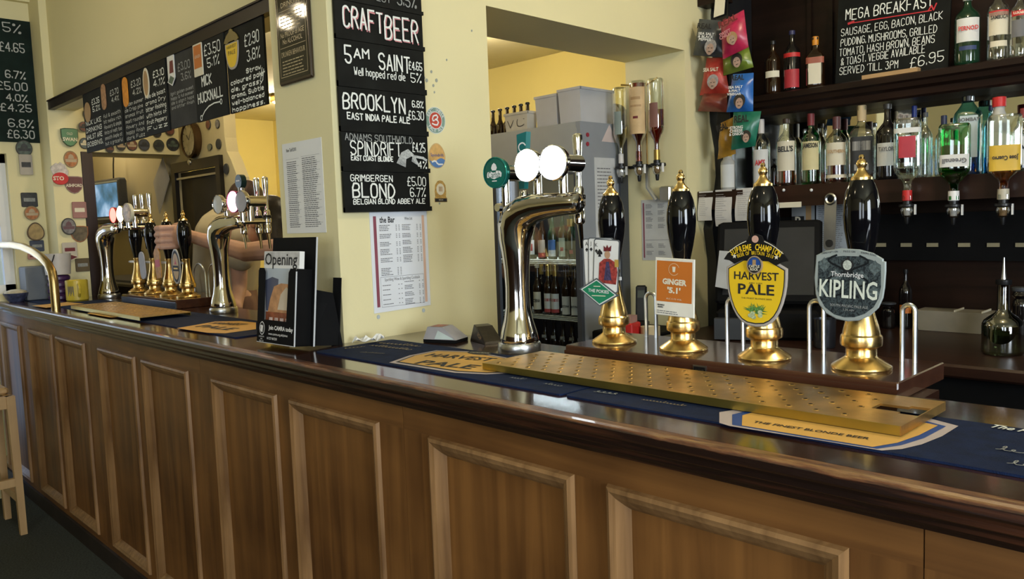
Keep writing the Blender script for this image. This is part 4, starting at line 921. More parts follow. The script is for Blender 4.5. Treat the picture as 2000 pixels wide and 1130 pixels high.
slat_write(4, [('SPINDRIFT', .10, .42, .34, .60, .0042), ('EAST COAST BLONDE', .10, .28, .12, .50, .003), ('£4.25', .84, .56, .24, .15, .003), ('4%', .90, .12, .18, .10, .003)])
slat_write(4, [('ADNAMS SOUTHWOLD', .04, .78, .17, .80, .0028)], CHALKD)
e, wd, h = slats[4]; mb = MB()
for k in range(14):
    a = k / 13; poly_stroke(mb, [(wd * (.60 + .10 * a), h * (.24 - .10 * a)), (wd * (.66 + .05 * a), h * (.52 - .16 * a)), (wd * (.74 + .04 * a), h * (.62 - .18 * a)), (wd * (.80 + .02 * a), h * (.50 - .08 * a)), (wd * (.78 + .10 * a), h * (.30 - .14 * a))], .0016, .0128)
poly_stroke(mb, [(wd * .80, h * .44), (wd * .92, h * .40), (wd * .96, h * .34)], .008, .0128); mb.build('wave_drawing', mat('chalk_wave', (.50, .52, .52), .9, var=.3, scale=200), e)
slat_write(5, [('BLOND', .10, .36, .34, .50, .0055), ('BELGIAN BLOND ABBEY ALE', .10, .20, .12, .86, .0028), ('£5.00', .76, .66, .22, .22, .003), ('6.7%', .79, .38, .22, .18, .0032)])
slat_write(5, [('GRIMBERGEN', .08, .76, .15, .50, .003)])

# round and egg-shaped badges right of the sign
def wall_badge(M, label, layers, name='wall_badge', cat='badge', group='beer badges on the pillar', th=.003, k=.43):
    e = empty(name, label, cat, group, M=M @ Matrix.Scale(k, 4))
    for i, (poly, mt, nm) in enumerate(layers):
        mb = MB()
        if i == 0: mb.prism(poly, .0005, th)
        else: mb.flat(poly, th + .0004 * i)
        mb.build(nm, mt, e)
    return e
p = at_x(850, 235, XP); b1 = wall_badge(frame(p, *SIDE), 'round red, white and green badge with a swash B on the pillar', [(ellipse(.098, .101, 30), mat('badge_white', (.66, .70, .66), .4), 'badge_plate'), (ellipse(.092, .095, 30), mat('badge_sage', (.22, .33, .27), .5), 'green_ring'), (ellipse(.064, .066, 30), WHITE, 'white_ring'), (ellipse(.059, .061, 30), mat('badge_red', (.52, .075, .045), .5), 'red_field')])
arc_text('EAST INDIA', .030, WHITE, b1, 0, 0, .078, PI / 2, .25, .0055, .02)
for i, ch in enumerate('PALE ALE'):
    if ch != ' ': a = -PI / 2 + (i - 3.5) * .26; ptext(ch, .030, WHITE, b1, .078 * math.cos(a), .078 * math.sin(a), .0055, rot=a + PI / 2, bold=.02)
mb = MB(); poly_stroke(mb, [(-.010, .035), (-.022, .030), (-.030, .010), (-.026, -.005), (-.012, -.002)], .010, .0056); poly_stroke(mb, [(-.012, .034), (.010, .040), (.022, .026), (.012, .010), (-.004, .006), (.016, .002), (.026, -.014), (.014, -.034), (-.010, -.034), (-.034, -.026)], .011, .0056); mb.build('swash_letter', WHITE, b1)
p = at_x(853, 305, XP); egg = [(math.cos(a) * (.082 - .012 * math.sin(a)), math.sin(a) * .096 + .004) for a in [2 * PI * i / 28 for i in range(28)]]
b2 = wall_badge(frame(p, *SIDE), 'egg-shaped orange badge with a blue wave on the pillar', [(egg, mat('badge_sand', (.60, .44, .22), .5), 'badge_plate'), (scaled(egg, .94), mat('badge_apricot', (.66, .40, .14), .5, var=.2, scale=20), 'orange_field'), ([(x, min(y, -.028 + .014 * math.sin(x * 40))) for x, y in scaled(egg, .94)], mat('badge_blue', (.10, .22, .48), .5), 'blue_wave')])
ptext('Spindrift', .034, BLUE, b2, 0, .008, .0052, width=.13); mb = MB(); poly_stroke(mb, [(-.05, -.044), (-.03, -.036), (-.012, -.040), (-.004, -.052), (.012, -.062), (.05, -.060)], .012, .0054); mb.build('white_crest', WHITE, b2)
p = at_x(860, 374, XP); b3 = wall_badge(frame(p, *SIDE), 'small gold badge shaped like an arched bottle label on the pillar', [([(-.060, -.080), (.062, -.080), (.062, -.050), (.052, -.040), (.056, 0), (.050, .050), (.025, .080), (0, .086), (-.025, .080), (-.050, .050), (-.056, 0), (-.052, -.040), (-.060, -.050)], mat('badge_gold', (.52, .32, .09), .5, var=.3, scale=60), 'badge_plate'), (ellipse(.040, .044, 24, 0, .018), CREAM, 'pale_oval'), ([(-.058, -.077), (.060, -.077), (.060, -.052), (-.058, -.052)], INK, 'dark_base')])
ptext('III', .05, TAN, b3, 0, .018, .0045, bold=.03); ptext('XXXX', .016, CREAM, b3, 0, -.064, .0045)
# old putty marks
sm = empty('putty_marks', 'small grey blobs of old putty left on the pillar beside the sign', 'putty marks', M=frame((XP, 0, 0), *SIDE))
for (x, y, q) in ((828, 152, 4), (833, 157, 5), (842, 140, 4), (852, 157, 5), (846, 167, 4), (848, 180, 3), (872, 117, 3), (921, 60, 3), (858, 397, 3)):
    p = at_x(x, y, XP); mb = MB(); mb.prism(ellipse(.004 * q / 4, .005 * q / 4, 8, p.y, p.z), .0004, .002); mb.build('blob', mat('putty_grey', (.36, .38, .33), .8), sm)
# bar menu poster
A = at_x(723, 416, XP); B = at_x(732, 612, XP); Cc = at_x(841, 600, XP)
pw = Cc.y - A.y + .004; ph = A.z - (B.z + Cc.z) / 2
ps = empty('menu_poster', 'laminated white wine menu headed the Bar below the chalk sign', 'poster', M=frame((XP + .0008, (A.y + B.y) / 2 - .004, (B.z + Cc.z) / 2 + .004), *SIDE))
mb = MB(); mb.prism([(0, -.002), (pw, .003), (pw, ph), (0, ph)], 0, .0015); mb.build('sheet', mat('laminated_white', (.78, .80, .84), .25, var=.02), ps)
mb = MB(); mb.rect(pw * .055, pw * .105, ph * .05, ph * .955, .0019); mb.build('maroon_stripe', mat('stripe_maroon', (.26, .07, .10), .5), ps)
mb = MB(); mb.rect(pw * .90, pw * .945, ph * .05, ph * .955, .0019); mb.build('peach_stripe', mat('stripe_peach', (.72, .48, .36), .5), ps)
ptext('the Bar', .026, INK, ps, pw * .29, ph * .915, .0022, width=pw * .26, bold=.02); ptext('Wine List', .013, INK, ps, pw * .66, ph * .925, .0022, width=pw * .14)
mb = MB()
for (x0, x1, y0, n) in ((.15, .36, .87, 4), (.15, .36, .78, 3), (.15, .36, .70, 3), (.15, .36, .63, 4), (.15, .36, .54, 3), (.15, .36, .44, 5), (.54, .72, .87, 4), (.54, .72, .78, 3), (.54, .72, .71, 3), (.54, .72, .64, 4), (.54, .72, .56, 5), (.16, .34, .27, 1), (.16, .34, .225, 1), (.16, .34, .175, 1), (.16, .34, .125, 1), (.16, .34, .08, 1), (.54, .74, .29, 1), (.54, .74, .25, 3), (.54, .72, .18, 3), (.54, .72, .11, 4)):
    print_lines(mb, pw * x0, pw * x1, ph * y0, ph * (y0 - .0165 * n), n, .42, .35, .0022)
    for i in range(n):
        for q in (.43, .48) if x0 < .4 else (.80, .86): mb.rect(pw * q, pw * (q + .02), ph * (y0 - .0165 * (i + .75)), ph * (y0 - .0165 * (i + .35)), .0022)
mb.rect(pw * .13, pw * .89, ph * .345, ph * .348, .0022); mb.rect(pw * .13, pw * .89, ph * .045, ph * .048, .0022); mb.rect(pw * .13, pw * .133, ph * .045, ph * .347, .0022); mb.rect(pw * .887, pw * .89, ph * .045, ph * .347, .0022)
mb.build('menu_print', GINK, ps); ptext('Sparkling Wine & Sparkling Cocktails', .0135, GINK, ps, pw * .51, ph * .318, .0022, width=pw * .62)
mb = MB(); mb.prism(ellipse(.006, .007, 8, .015, -.014), 0, .0015); mb.prism(ellipse(.006, .007, 8, pw - .03, -.012), 0, .0015); mb.build('putty_tabs', mat('putty_blue', (.45, .50, .52), .7), ps)

# pillar front face: plaque and price list
YPF = 1.279
pl = [at_y(545, -10, YPF - .004), at_y(613, 150, YPF - .004), at_y(553, 170, YPF - .004)]
x0, x1 = at_y(544, 20, YPF).x, at_y(611, 60, YPF).x; zb = (at_y(553, 170, YPF).z + at_y(613, 152, YPF).z) / 2; hh = .62
pq = empty('rules_plaque', 'framed black glass plaque about underage drinking on the pillar front', 'plaque', M=frame(((x0 + x1) / 2, YPF - .0005, zb + hh / 2), *FRONT)); wq = x1 - x0
mb = MB(); mb.rbox(-wq / 2, wq / 2, -hh / 2, hh / 2, 0, .012, .004); mb.build('plaque_frame', mat('plaque_frame_bronze', (.05, .035, .022), .25, .4), pq)
mb = MB(); mb.rect(-wq / 2 + .009, wq / 2 - .009, -hh / 2 + .012, hh / 2 - .012, .0126); mb.build('plaque_glass', mat('plaque_black', (.015, .012, .009), .06, var=.1), pq)
GOLDL = mat('plaque_gold_print', (.42, .33, .18), .35, var=.1)
b = .016
for a in ((-wq / 2 + b, wq / 2 - b, -hh / 2 + .022, -hh / 2 + .024), (-wq / 2 + b, -wq / 2 + b + .002, -hh / 2 + .022, hh / 2 - .02), (wq / 2 - b - .002, wq / 2 - b, -hh / 2 + .022, hh / 2 - .02), (-wq / 2 + b + .006, wq / 2 - b - .006, -.200, -.1985), (-wq / 2 + b + .006, wq / 2 - b - .006, -.090, -.0885)):
    mb = MB(); mb.rect(*a, .0130); mb.build('gold_rule', GOLDL, pq)
for (y0, y1, n) in ((-.096, -.148, 5), (-.236, -.284, 5), (.05, -.02, 6)):
    mb = MB(); print_lines(mb, -wq / 2 + .03, wq / 2 - .03, y0, y1, n, .32, .15, .0130); mb.build('gold_print', GOLDL, pq)
for q, y in (('UNDERAGE', -.044), ('DRINKING', -.072), ('No PROOF of AGE', -.162), ('No ALCOHOL', -.182), ('DRUNKEN BEHAVIOUR', -.220)): ptext(q, .022, GOLDL, pq, 0, y, .0132, width=wq * (.60 if len(q) < 12 else .72), bold=.01)
x0, x1 = at_y(556, 360, YPF).x, at_y(633, 360, YPF).x; z1 = (at_y(553, 280, YPF).z + at_y(635, 268, YPF).z) / 2; z0 = (at_y(563, 457, YPF).z + at_y(642, 452, YPF).z) / 2
pp = empty('price_list', 'white printed price list taped to the pillar above the leaflet holder', 'notice', M=frame((x0, YPF - .0005, z0), *FRONT)); wq = x1 - x0; hq = z1 - z0
mb = MB(); mb.prism([(0, 0), (wq, 0), (wq, hq), (0, hq)], 0, .001); mb.build('sheet', PAPER, pp)
mb = MB(); print_lines(mb, wq * .10, wq * .38, hq * .80, hq * .06, 34, .4, .2, .0014); print_lines(mb, wq * .50, wq * .90, hq * .82, hq * .06, 36, .4, .25, .0014)
for i in range(10): mb.rect(wq * .08, wq * .42, hq * (.82 - i * .08), hq * (.822 - i * .08), .0014); mb.rect(wq * .48, wq * .94, hq * (.83 - i * .08), hq * (.832 - i * .08), .0014)
mb.build('list_print', GINK, pp); ptext('New Tariff 2010', .016, INK, pp, wq * .24, hq * .92, .0016, width=wq * .26)

# ================================================================== hatch: header batten and hanging chalkboards
YH = 1.343
hd = empty('header_batten', 'long dark wooden batten along the wall above the hanging chalkboards', 'batten')
mb = MB(); ZH1 = at_y(98, 194, YH - .03).z; ZH0 = at_y(521, 24, YH - .03).z
mb.box(-4.998, XPL, YH - .030, YH, ZH0, ZH1 - .006); mb.build('batten_board', BACKW, hd); mb = MB(); mb.box(-4.998, XPL, YH - .036, YH, ZH1 - .006, ZH1); mb.build('batten_cap', BACKW, hd)
edges = [169, 206, 247, 290, 338, 392, 455, 531]
labels = ['leftmost hanging chalkboard, with big capital lines', 'second hanging chalkboard from the left, with a tan clip', 'third hanging chalkboard from the left, with an orange lozenge clip', 'hanging chalkboard about a pale ale priced 3.10', 'dusty grey chalkboard with a playing card clip', 'chalkboard reading MICK HUCKNALL with an orange clip', 'chalkboard nearest the pillar with a yellow shield clip']
texts = [
    ([('£3.35', .50, .84, .085, .42), ('5.2%', .52, .72, .08, .40)], ['NICK LIKE', 'DRINKING', 'WHILST ARE', 'BOBBING,'], .50, .115, .95),
    ([('£3.70', .50, .86, .08, .42), ('4.4%', .55, .75, .07, .36)], ['full & smooth', 'bit mellow rich', 'flavours & simple', 'hints of malt too', 'smooth Ample at', 'but a graceful'], .52, .085, .75),
    ([('£3.20', .46, .86, .09, .46), ('4.2%', .52, .74, .08, .40)], ['golden summer', 'ale Crisp pine', 'aromas fruit', 'most rounded', 'flowery And', 'hoppy finish', 'dark Fuzz'], .58, .082, .75),
    ([('£3.10', .48, .86, .09, .46), ('4.1%', .48, .73, .09, .46)], ['Pale ale boast', 'aroma Dry', 'bitter finishing', 'with hints of', 'Fruit Peppery', 'Fuzz'], .58, .090, .90),
    ([('£3.00', .42, .82, .10, .46), ('3.6%', .52, .68, .09, .36)], ['light golden sweet', 'hoppy & full summer', 'ale a slight hops', 'and bitter finish'], .50, .062, .45),
    ([('£3.50', .38, .87, .13, .52), ('5.1%', .46, .72, .11, .38)], [], 0, 0, 1),
    ([('£2.90', .52, .80, .13, .38), ('3.8%', .56, .62, .12, .34)], ['Straw', 'coloured pale', 'ale, grassy', 'aroma, Subtle', 'well-balanced', 'hoppiness.'], .46, .078, 1.0)]
xe = [at_y(v, 250, YH - .016).x for v in edges]
ZB0, ZB1 = at_y(360, 247, YH - .024).z, ZH0
for i in range(7):
    a, b = xe[i] + .004, xe[i + 1] - .006; wd = b - a; h = ZB1 - ZB0 + (.0 if i != 4 else -.004)
    e = empty('chalkboard', labels[i], 'chalkboard', 'chalkboards hanging over the hatch', M=frame((a, YH - .016 - .004 * (i % 2), ZB0 + (.004 if i == 4 else 0)), *FRONT))
    mb = MB(); mb.box(0, wd, 0, h, 0, .008); mb.build('board', BOARDG if i == 4 else BOARD, e)
    prices, lines, y0, ch, br = texts[i]; CM = CHALK if br > .8 else (CHALKD if br < .5 else mat('soft_chalk', (.50, .51, .49), .9, var=.2, scale=200))
    for (s, x, y, hh_, w_) in prices:
        mb = MB(); chalk(mb, s, x * wd, y * h - .02, hh_ * h, wd=.0045, width=w_ * wd, z=.0092); mb.build('chalk_price', CM, e)
    for k, s in enumerate(lines):
        mb = MB()
        full = .86 * wd if not (i == 6 and k == 0) else .38 * wd
        off = .08 * wd if not (i == 6 and k == 0) else .52 * wd
        if i == 2 and k < 1: off = .12 * wd
        chalk(mb, s, off, (y0 - k * ch * 1.04) * h - .012, ch * .62 * h, wd=.0042 if br > .9 else .0032, width=full, z=.0092); mb.build('chalk_line', CM, e)
    mb = MB()
    if i == 5:
        chalk(mb, 'MICK', .24 * wd, .44 * h, .12 * h, .006, .32 * wd, z=.0092); mb.build('chalk_line', CM, e); mb = MB(); chalk(mb, 'HUCKNALL', .08 * wd, .24 * h, .12 * h, .006, .80 * wd, z=.0092); mb.build('chalk_line', CM, e); mb = MB()
        poly_stroke(mb, [(.18 * wd, .06 * h), (.28 * wd, .12 * h), (.42 * wd, .165 * h), (.60 * wd, .185 * h), (.78 * wd, .180 * h)], .005, .0092)
        for (x, y) in ((.15, .045), (.82, .178)): poly_stroke(mb, [(x * wd + .008 * math.cos(t), y * h + .009 * math.sin(t)) for t in [PI * 2 * q / 8 for q in range(9)]], .004, .0092)
    if i == 6: poly_stroke(mb, [(.88 * wd, .30 * h), (.93 * wd, .42 * h)], .005, .0092); poly_stroke(mb, [(.93 * wd, .28 * h), (.97 * wd, .40 * h)], .005, .0092); poly_stroke(mb, [(.86 * wd, .36 * h), (.99 * wd, .37 * h)], .005, .0092)
    if mb.v: mb.build('chalk_flourish', CM, e)
    c = empty('mini_clip', parent=e, loc=(.18 * wd, .76 * h, .009)); c.scale = (.80, .80, 1)
    if i == 0: mb = MB(); mb.prism(ellipse(.055, .062, 20, .02, -.03), 0, .003); mb.build('clip_plate', TAN, c)
    elif i == 1: mb = MB(); mb.prism(rrect(.075, .150, .034, 5, .0, .02), 0, .003); mb.build('clip_plate', mat('clip_copper', (.42, .22, .11), .5, var=.4, scale=60), c)
    elif i == 2: mb = MB(); mb.prism(rrect(.080, .165, .037, 5, 0, .0), 0, .003); mb.build('clip_plate', mat('clip_bright_orange', (.72, .27, .02), .5, var=.2, scale=40), c)
    elif i == 3: mb = MB(); mb.prism(ellipse(.042, .080, 22, 0, .0), 0, .003); mb.build('clip_plate', CREAM, c); mb = MB(); mb.flat(ellipse(.032, .066, 22, 0, 0), .0034); mb.build('clip_field', TAN, c)
    elif i == 4:
        mb = MB(); mb.prism(rrect(.085, .115, .006, 3, 0, .03), 0, .003); mb.build('clip_card', mat('card_white', (0.80, 0.80, 0.78), .4), c); mb = MB(); mb.flat([(-.02, .0), (.03, .0), (.03, .06), (-.01, .06)], .0034); mb.build('court_figure', MAROON, c)
        mb = MB(); mb.prism([(-.048, -.040), (.008, -.064), (.050, -.030), (-.005, -.005)], .003, .005); mb.build('diamond_edge', WHITE, c); mb = MB(); mb.flat([(-.036, -.040), (.008, -.057), (.040, -.030), (-.004, -.012)], .0055); mb.build('diamond_green', mat('diamond_olive', (.10, .14, .10), .5), c)
    elif i == 5:
        mb = MB(); mb.prism(rrect(.098, .150, .004, 2, 0, .01), 0, .003); mb.build('clip_plate', CREAM, c); mb = MB(); mb.rect(-.042, .042, -.028, .078, .0034); mb.build('orange_field', ORANGE, c); ptext('GINGER', .020, CREAM, c, 0, .025, .0038, width=.06)
    else:
        mb = MB(); s_ = scaled(shield(.134, .040, .020, -.083), .95); mb.prism([(x, y - .01) for x, y in s_], 0, .003); mb.build('clip_plate', mat('clip_grey_rim', (0.42, 0.37, 0.33), .4), c)
        mb = MB(); mb.flat([(x * .88, y * .88 - .01) for x, y in s_], .0034); mb.build('yellow_field', YELLOW, c); ptext('HARVEST', .020, INK, c, 0, .010, .0038, width=.09); ptext('PALE', .026, INK, c, 0, -.016, .0038, width=.07)
        mb = MB(); mb.prism([(x, y - .028) for x, y in ban], .001, .004); mb.build('banner_plate', mat('banner_olive', (.20, .14, .03), .4), c)
# ================================================================== far left: chalkboard, clips, ledge things
# green-black price board on the left wall
XL = -5.2
yb0, yb1 = at_x(-60, 160, XL).y, at_x(72, 160, XL).y; zt, zb_ = at_x(30, 40, XL).z, at_x(40, 278, XL).z
lb = empty('price_board', 'large green-black chalk price board high on the far left wall', 'chalkboard', M=frame((XL + .001, yb0, zb_), *SIDE)); wd = yb1 - yb0; h = zt - zb_
mb = MB(); mb.box(0, wd, 0, h, 0, .012); mb.build('board', BOARDGR, lb)
mb = MB()
for s, px_, py_, ph_, w2 in (('5%', 5, 62, 17, 34), ('£4.65', -2, 99, 17, 48), ('6.7%', 10, 152, 14, 38), ('£5.00', -6, 174, 15, 58), ('4.0%', 12, 197, 13, 40), ('£4.25', 0, 216, 14, 60), ('6.8%', 16, 248, 15, 48), ('£6.30', 14, 269, 15, 52)):
    A = at_x(px_, py_, XL); B = at_x(px_ + w2, py_, XL); T = at_x(px_, py_ - ph_, XL)
    mb = MB(); chalk(mb, s, A.y - yb0, A.z - zb_, T.z - A.z, .0055, B.y - A.y, z=.0132); mb.build('chalk_line', mat('soft_chalk', (.50, .51, .49), .9, var=.2, scale=200), lb)
def round_clip(M, label, layers, group='beer clips on the far walls', cat='pump clip', th=.006):
    e = empty('wall_clip', label, cat, group, M=M)
    for i, (poly, mt, nm) in enumerate(layers):
        mb = MB(); 
        if i == 0: mb.prism(poly, .0005, th, .04)
        else: mb.flat(poly, th + .0006 * i)
        mb.build(nm, mt, e)
    return e
CLIPN = [0]
def pxm(px, py, X): return (at_x(px + 1, py, X) - at_x(px, py, X)).y
def lw(px, py, wpx, hpx, label, layers_f, X=XL):
    p = at_x(px, py, X); k = at_x(px, py - .5, X).z - at_x(px, py + .5, X).z; ky = pxm(px, py, X)
    CLIPN[0] += 1
    e = round_clip(frame((X + .001 + .0085 * (CLIPN[0] % 3), p.y, p.z), *SIDE), label, layers_f(wpx * ky / 2, hpx * k / 2)); return e
def disc(col, rim=None, inner=None):
    def f(rx, ry):
        L_ = [(ellipse(rx, ry, 24), mat('clip_rim_%s' % (rim or 'dark'), {'dark': (.05, .05, .05), 'tan': (.30, .20, .10), 'cream': (.55, .50, .36), 'grey': (.22, .22, .20)}[rim or 'dark'], .4), 'clip_plate')]
        L_.append((ellipse(rx * .86, ry * .86, 24), col, 'clip_field'))
        if inner:
            L_.append(([(-rx * .74, -ry * .34), (rx * .74, -ry * .34), (rx * .80, ry * .02), (-rx * .80, ry * .02)], inner, 'clip_band')); L_.append(([(-rx * .45, ry * .06), (rx * .45, ry * .06), (rx * .30, ry * .45), (0, ry * .62), (-rx * .30, ry * .45)], inner, 'clip_emblem'))
        return L_
    return f
def rectc(col, inner=None):
    def f(rx, ry):
        L_ = [(rrect(2 * rx, 2 * ry, .006, 2), col, 'clip_plate')]
        if inner: L_.append((rrect(1.4 * rx, .5 * ry, .002, 2), inner, 'clip_print'))
        return L_
    return f
def shieldc(col, rim):
    def f(rx, ry):
        s_ = [(-rx, ry * .9), (-rx * .98, 0), (-rx * .8, -ry * .5), (-rx * .4, -ry * .88), (0, -ry), (rx * .4, -ry * .88), (rx * .8, -ry * .5), (rx * .98, 0), (rx, ry * .9), (rx * .5, ry), (-rx * .5, ry)]
        return [(s_, rim, 'clip_plate'), (scaled(s_, .90), col, 'clip_field')]
    return f
cg = mat('clip_sage', (.10, .24, .12), .5, var=.2); cdk = mat('clip_dark', (.03, .032, .036), .5, var=.4, scale=60); cbr = mat('clip_brown', (.16, .06, .04), .5, var=.4, scale=60); EMB = mat('clip_emblem_tan', (.46, .36, .24), .6); cor = mat('clip_rust', (.40, .15, .05), .5, var=.4, scale=60); cgr = mat('clip_greyish', (.20, .19, .19), .5, var=.4, scale=60)
# on the strip left of the pillar (left wall)
lw(46, 290, 33, 32, 'round dark green clip just under the far left price board', disc(mat('clip_moss', (.08, .11, .09), .5, var=.5, scale=80), 'dark', cdk))
lw(49, 322, 26, 40, 'pale paper ticket with a dark print below the far left board', rectc(mat('ticket', (.42, .38, .33), .7), cdk))
lw(57, 390, 32, 28, 'square black clip on the far left wall', rectc(cdk, CHALKD))
lw(61, 416, 30, 28, 'round orange and brown clip under the square black clip', disc(cor, 'tan', EMB))
lw(68, 452, 34, 36, 'egg-shaped tan clip on the far left wall above the brass tube', lambda rx, ry: [([(math.cos(a) * rx * (1 - .18 * math.sin(a)), math.sin(a) * ry) for a in [2 * PI * i / 24 for i in range(24)]], mat('clip_umber', (.10, .06, .03), .5), 'clip_plate'), (scaled([(math.cos(a) * rx * (1 - .18 * math.sin(a)), math.sin(a) * ry) for a in [2 * PI * i / 24 for i in range(24)]], .86), mat('clip_ochre', (.36, .25, .10), .5, var=.3, scale=40), 'clip_field')])
lw(72, 480, 28, 22, 'small dark blue clip partly behind the brass tube', rectc(mat('clip_ink_blue', (.05, .06, .10), .5), CHALKD))
lw(66, 500, 26, 12, 'small red and white clip low on the far left wall', rectc(mat('clip_pinkish', (.45, .22, .18), .5), MAROON))
# front of the left pillar (faces the room)
XA = -5.0
def fw(px, py, wpx, hpx, label, fn): return lw(px, py, wpx, hpx, label, fn, XA)
e = fw(134, 269, 34, 36, 'green shield clip reading SWAN on the far pillar', shieldc(cg, mat('clip_sage_rim', (.03, .08, .04), .5)))
ptext('SWAN', .028, CREAM, e, 0, -.012, .0085, width=.075, bold=.03); ptext('OLD', .02, CREAM, e, 0, .020, .0085, width=.03)
fw(138, 311, 28, 33, 'round orange clip with a white letter band on the far pillar', disc(cor, 'tan', EMB))
e = fw(115, 333, 34, 30, 'ragged white beer mat above the red STOP clip', lambda rx, ry: [([(rx * (1 + .12 * math.sin(i * 5.1)) * math.cos(2 * PI * i / 22), ry * (1 + .12 * math.cos(i * 3.7)) * math.sin(2 * PI * i / 22)) for i in range(22)], mat('beer_mat_white', (.55, .50, .46), .7, var=.3, scale=60), 'clip_plate')])
e = fw(116, 349, 32, 24, 'red clip reading STO on the far pillar', lambda rx, ry: [(ellipse(rx, ry, 20), RED, 'clip_plate')]); ptext('STO', .03, CREAM, e, -.01, 0, .0075, width=.055, bold=.03)
e = fw(144, 361, 36, 34, 'maroon shield clip reading ASHFORD on the far pillar', shieldc(mat('clip_maroon', (.15, .05, .05), .5), mat('clip_maroon_rim', (.30, .20, .18), .5))); ptext('ASHFORD', .024, CREAM, e, 0, -.004, .0085, width=.085, bold=.03)
fw(154, 410, 28, 32, 'dull pink square card on the far pillar', rectc(mat('card_dull_pink', (.36, .18, .16), .6), CREAM))
fw(132, 442, 29, 33, 'round grey clip on the far pillar', disc(cgr, 'dark', mat('clip_plum', (.14, .07, .08), .5)))
fw(155, 457, 35, 32, 'brown shield clip with an orange rim on the far pillar', shieldc(mat('clip_bark', (.13, .10, .06), .5, var=.4, scale=50), mat('clip_orange_rim', (.40, .14, .05), .5)))
fw(135, 487, 29, 28, 'white playing card clip low on the far pillar', rectc(mat('card_offwhite', (.55, .50, .42), .6), MAROON))
fw(136, 502, 34, 13, 'small dark red diamond clip under the playing card', lambda rx, ry: [([(-rx, 0), (0, -ry), (rx, 0), (0, ry)], CREAM, 'clip_plate'), ([(-rx * .8, 0), (0, -ry * .75), (rx * .8, 0), (0, ry * .75)], MAROON, 'clip_field')])
fw(161, 517, 28, 26, 'square brown clip just above the yellow mug', rectc(mat('clip_olive_brown', (.12, .085, .04), .5), CHALKD))
# on the alcove lintel and jamb (faces along the bar)
XA = -5.0
for (x, y, d, l, c_, i_) in ((171, 223, 20, 'dark round clip half hidden by the leftmost chalkboard', cdk, cbr), (161, 248, 19, 'round brown clip at the top of the alcove jamb', cbr, cdk), (165, 280, 21, 'round slate and white clip below the brown one', mat('clip_slate_blue', (.12, .16, .18), .5), CREAM),
    (213, 290, 17, 'leftmost small dark clip under the chalkboards', cdk, cbr), (234, 285, 19, 'black and white round clip under the chalkboards', cdk, EMB), (257, 283, 22, 'round brown clip with a red edge under the chalkboards', cbr, EMB), (280, 283, 22, 'round blue-grey clip on the alcove lintel', mat('clip_steel', (.06, .07, .10), .5), cdk), (308, 284, 21, 'round dark olive clip on the alcove lintel', mat('clip_olive', (.05, .06, .045), .5), cdk), (337, 282, 25, 'round black clip with a ring motif at the end of the lintel', cdk, mat('clip_moss', (.08, .11, .09), .5)), (305, 259, 18, 'dark clip peeping out below the fourth chalkboard', cdk, None), (329, 255, 18, 'brown clip peeping out beside the dusty chalkboard', cbr, None)):
    lw(x, y, d, d * 1.05, l, disc(c_, 'dark', i_), XA)
# clips on the khaki wall
YK = 2.03
for (x, y, w2, h2, l, c_) in ((408, 243, 9, 20, 'narrow dark clip right of the wall clock', cbr), (426, 242, 8, 18, 'small grey clip at the corner right of the clock', cgr), (411, 287, 9, 13, 'small pale clip below and right of the clock', mat('clip_pale_green', (.22, .24, .17), .5)), (428, 281, 10, 21, 'upright oval dark clip above the doorway corner', cdk), (443, 330, 10, 22, 'oval dark clip beside the doorway', cdk)):
    p = at_y(x, y, YK); kx = (at_y(x + 1, y, YK) - at_y(x, y, YK)).x; kz = at_y(x, y - .5, YK).z - at_y(x, y + .5, YK).z
    round_clip(frame((p.x, YK - .001, p.z), *FRONT), l, disc(c_, 'dark')(w2 * kx / 2, h2 * kz / 2))
# clock
p = at_y(383, 273, YK); ck = empty('wall_clock', 'round wall clock with a thick dark rim above the doorway', 'clock', M=frame((p.x - .02, YK - .001, p.z), *FRONT) @ Matrix.Scale(.68, 4))
mb = MB(); mb.lathe([(.155, 0), (.160, .02), (.158, .055), (.145, .066), (.135, .058)], 32, caps=False); mb.build('clock_rim', mat('clock_brass_dark', (.10, .06, .03), .2, .6), ck)
mb = MB(); mb.flat(ellipse(.138, .138, 32), .050); mb.build('clock_face', mat('clock_dial', (.45, .40, .26), .5, var=.3, scale=12), ck)
mb = MB(); stroke_seg(mb, (0, 0), (-.045, .045), .010, .052); stroke_seg(mb, (0, 0), (.05, .07), .008, .052); 
for i in range(12): a = i * PI / 6; stroke_seg(mb, (.112 * math.cos(a), .112 * math.sin(a)), (.130 * math.cos(a), .130 * math.sin(a)), .008, .051)
mb.build('clock_hands', INK, ck)
mb = MB(); mb.ball((-.06, -.19, .03), .035, .030, .020); o = mb.build('ball_pendant', CHROME, ck); o['label'] = 'small shiny ball hanging under the clock'
# hung paper (bag) on the khaki wall
p = [at_y(x, y, 1.99) for x, y in ((314, 308), (327, 350), (308, 418), (296, 355))]
mb = MB(); f0 = [(q.x, q.z) for q in p]; c = (sum(a for a, b in f0) / 4, sum(b for a, b in f0) / 4)
vs = [(x, 2.000, z) for x, z in f0] + [(c[0], 1.985, c[1])] + [(x, 2.004, z) for x, z in f0]
mb.add(vs, [(0, 3, 4), (3, 2, 4), (2, 1, 4), (1, 0, 4), (5, 6, 7, 8), (0, 1, 6, 5), (1, 2, 7, 6), (2, 3, 8, 7), (3, 0, 5, 8)])
mb.tube([(p[0].x, 1.998, p[0].z), (p[0].x, 2.028, p[0].z + .02)], .003, 6)
tag(mb.build('hung_cloth', mat('cloth_grey', (.38, .37, .34), .8, var=.1)), 'grey bar cloth hung by one corner left of the doorway', 'cloth')
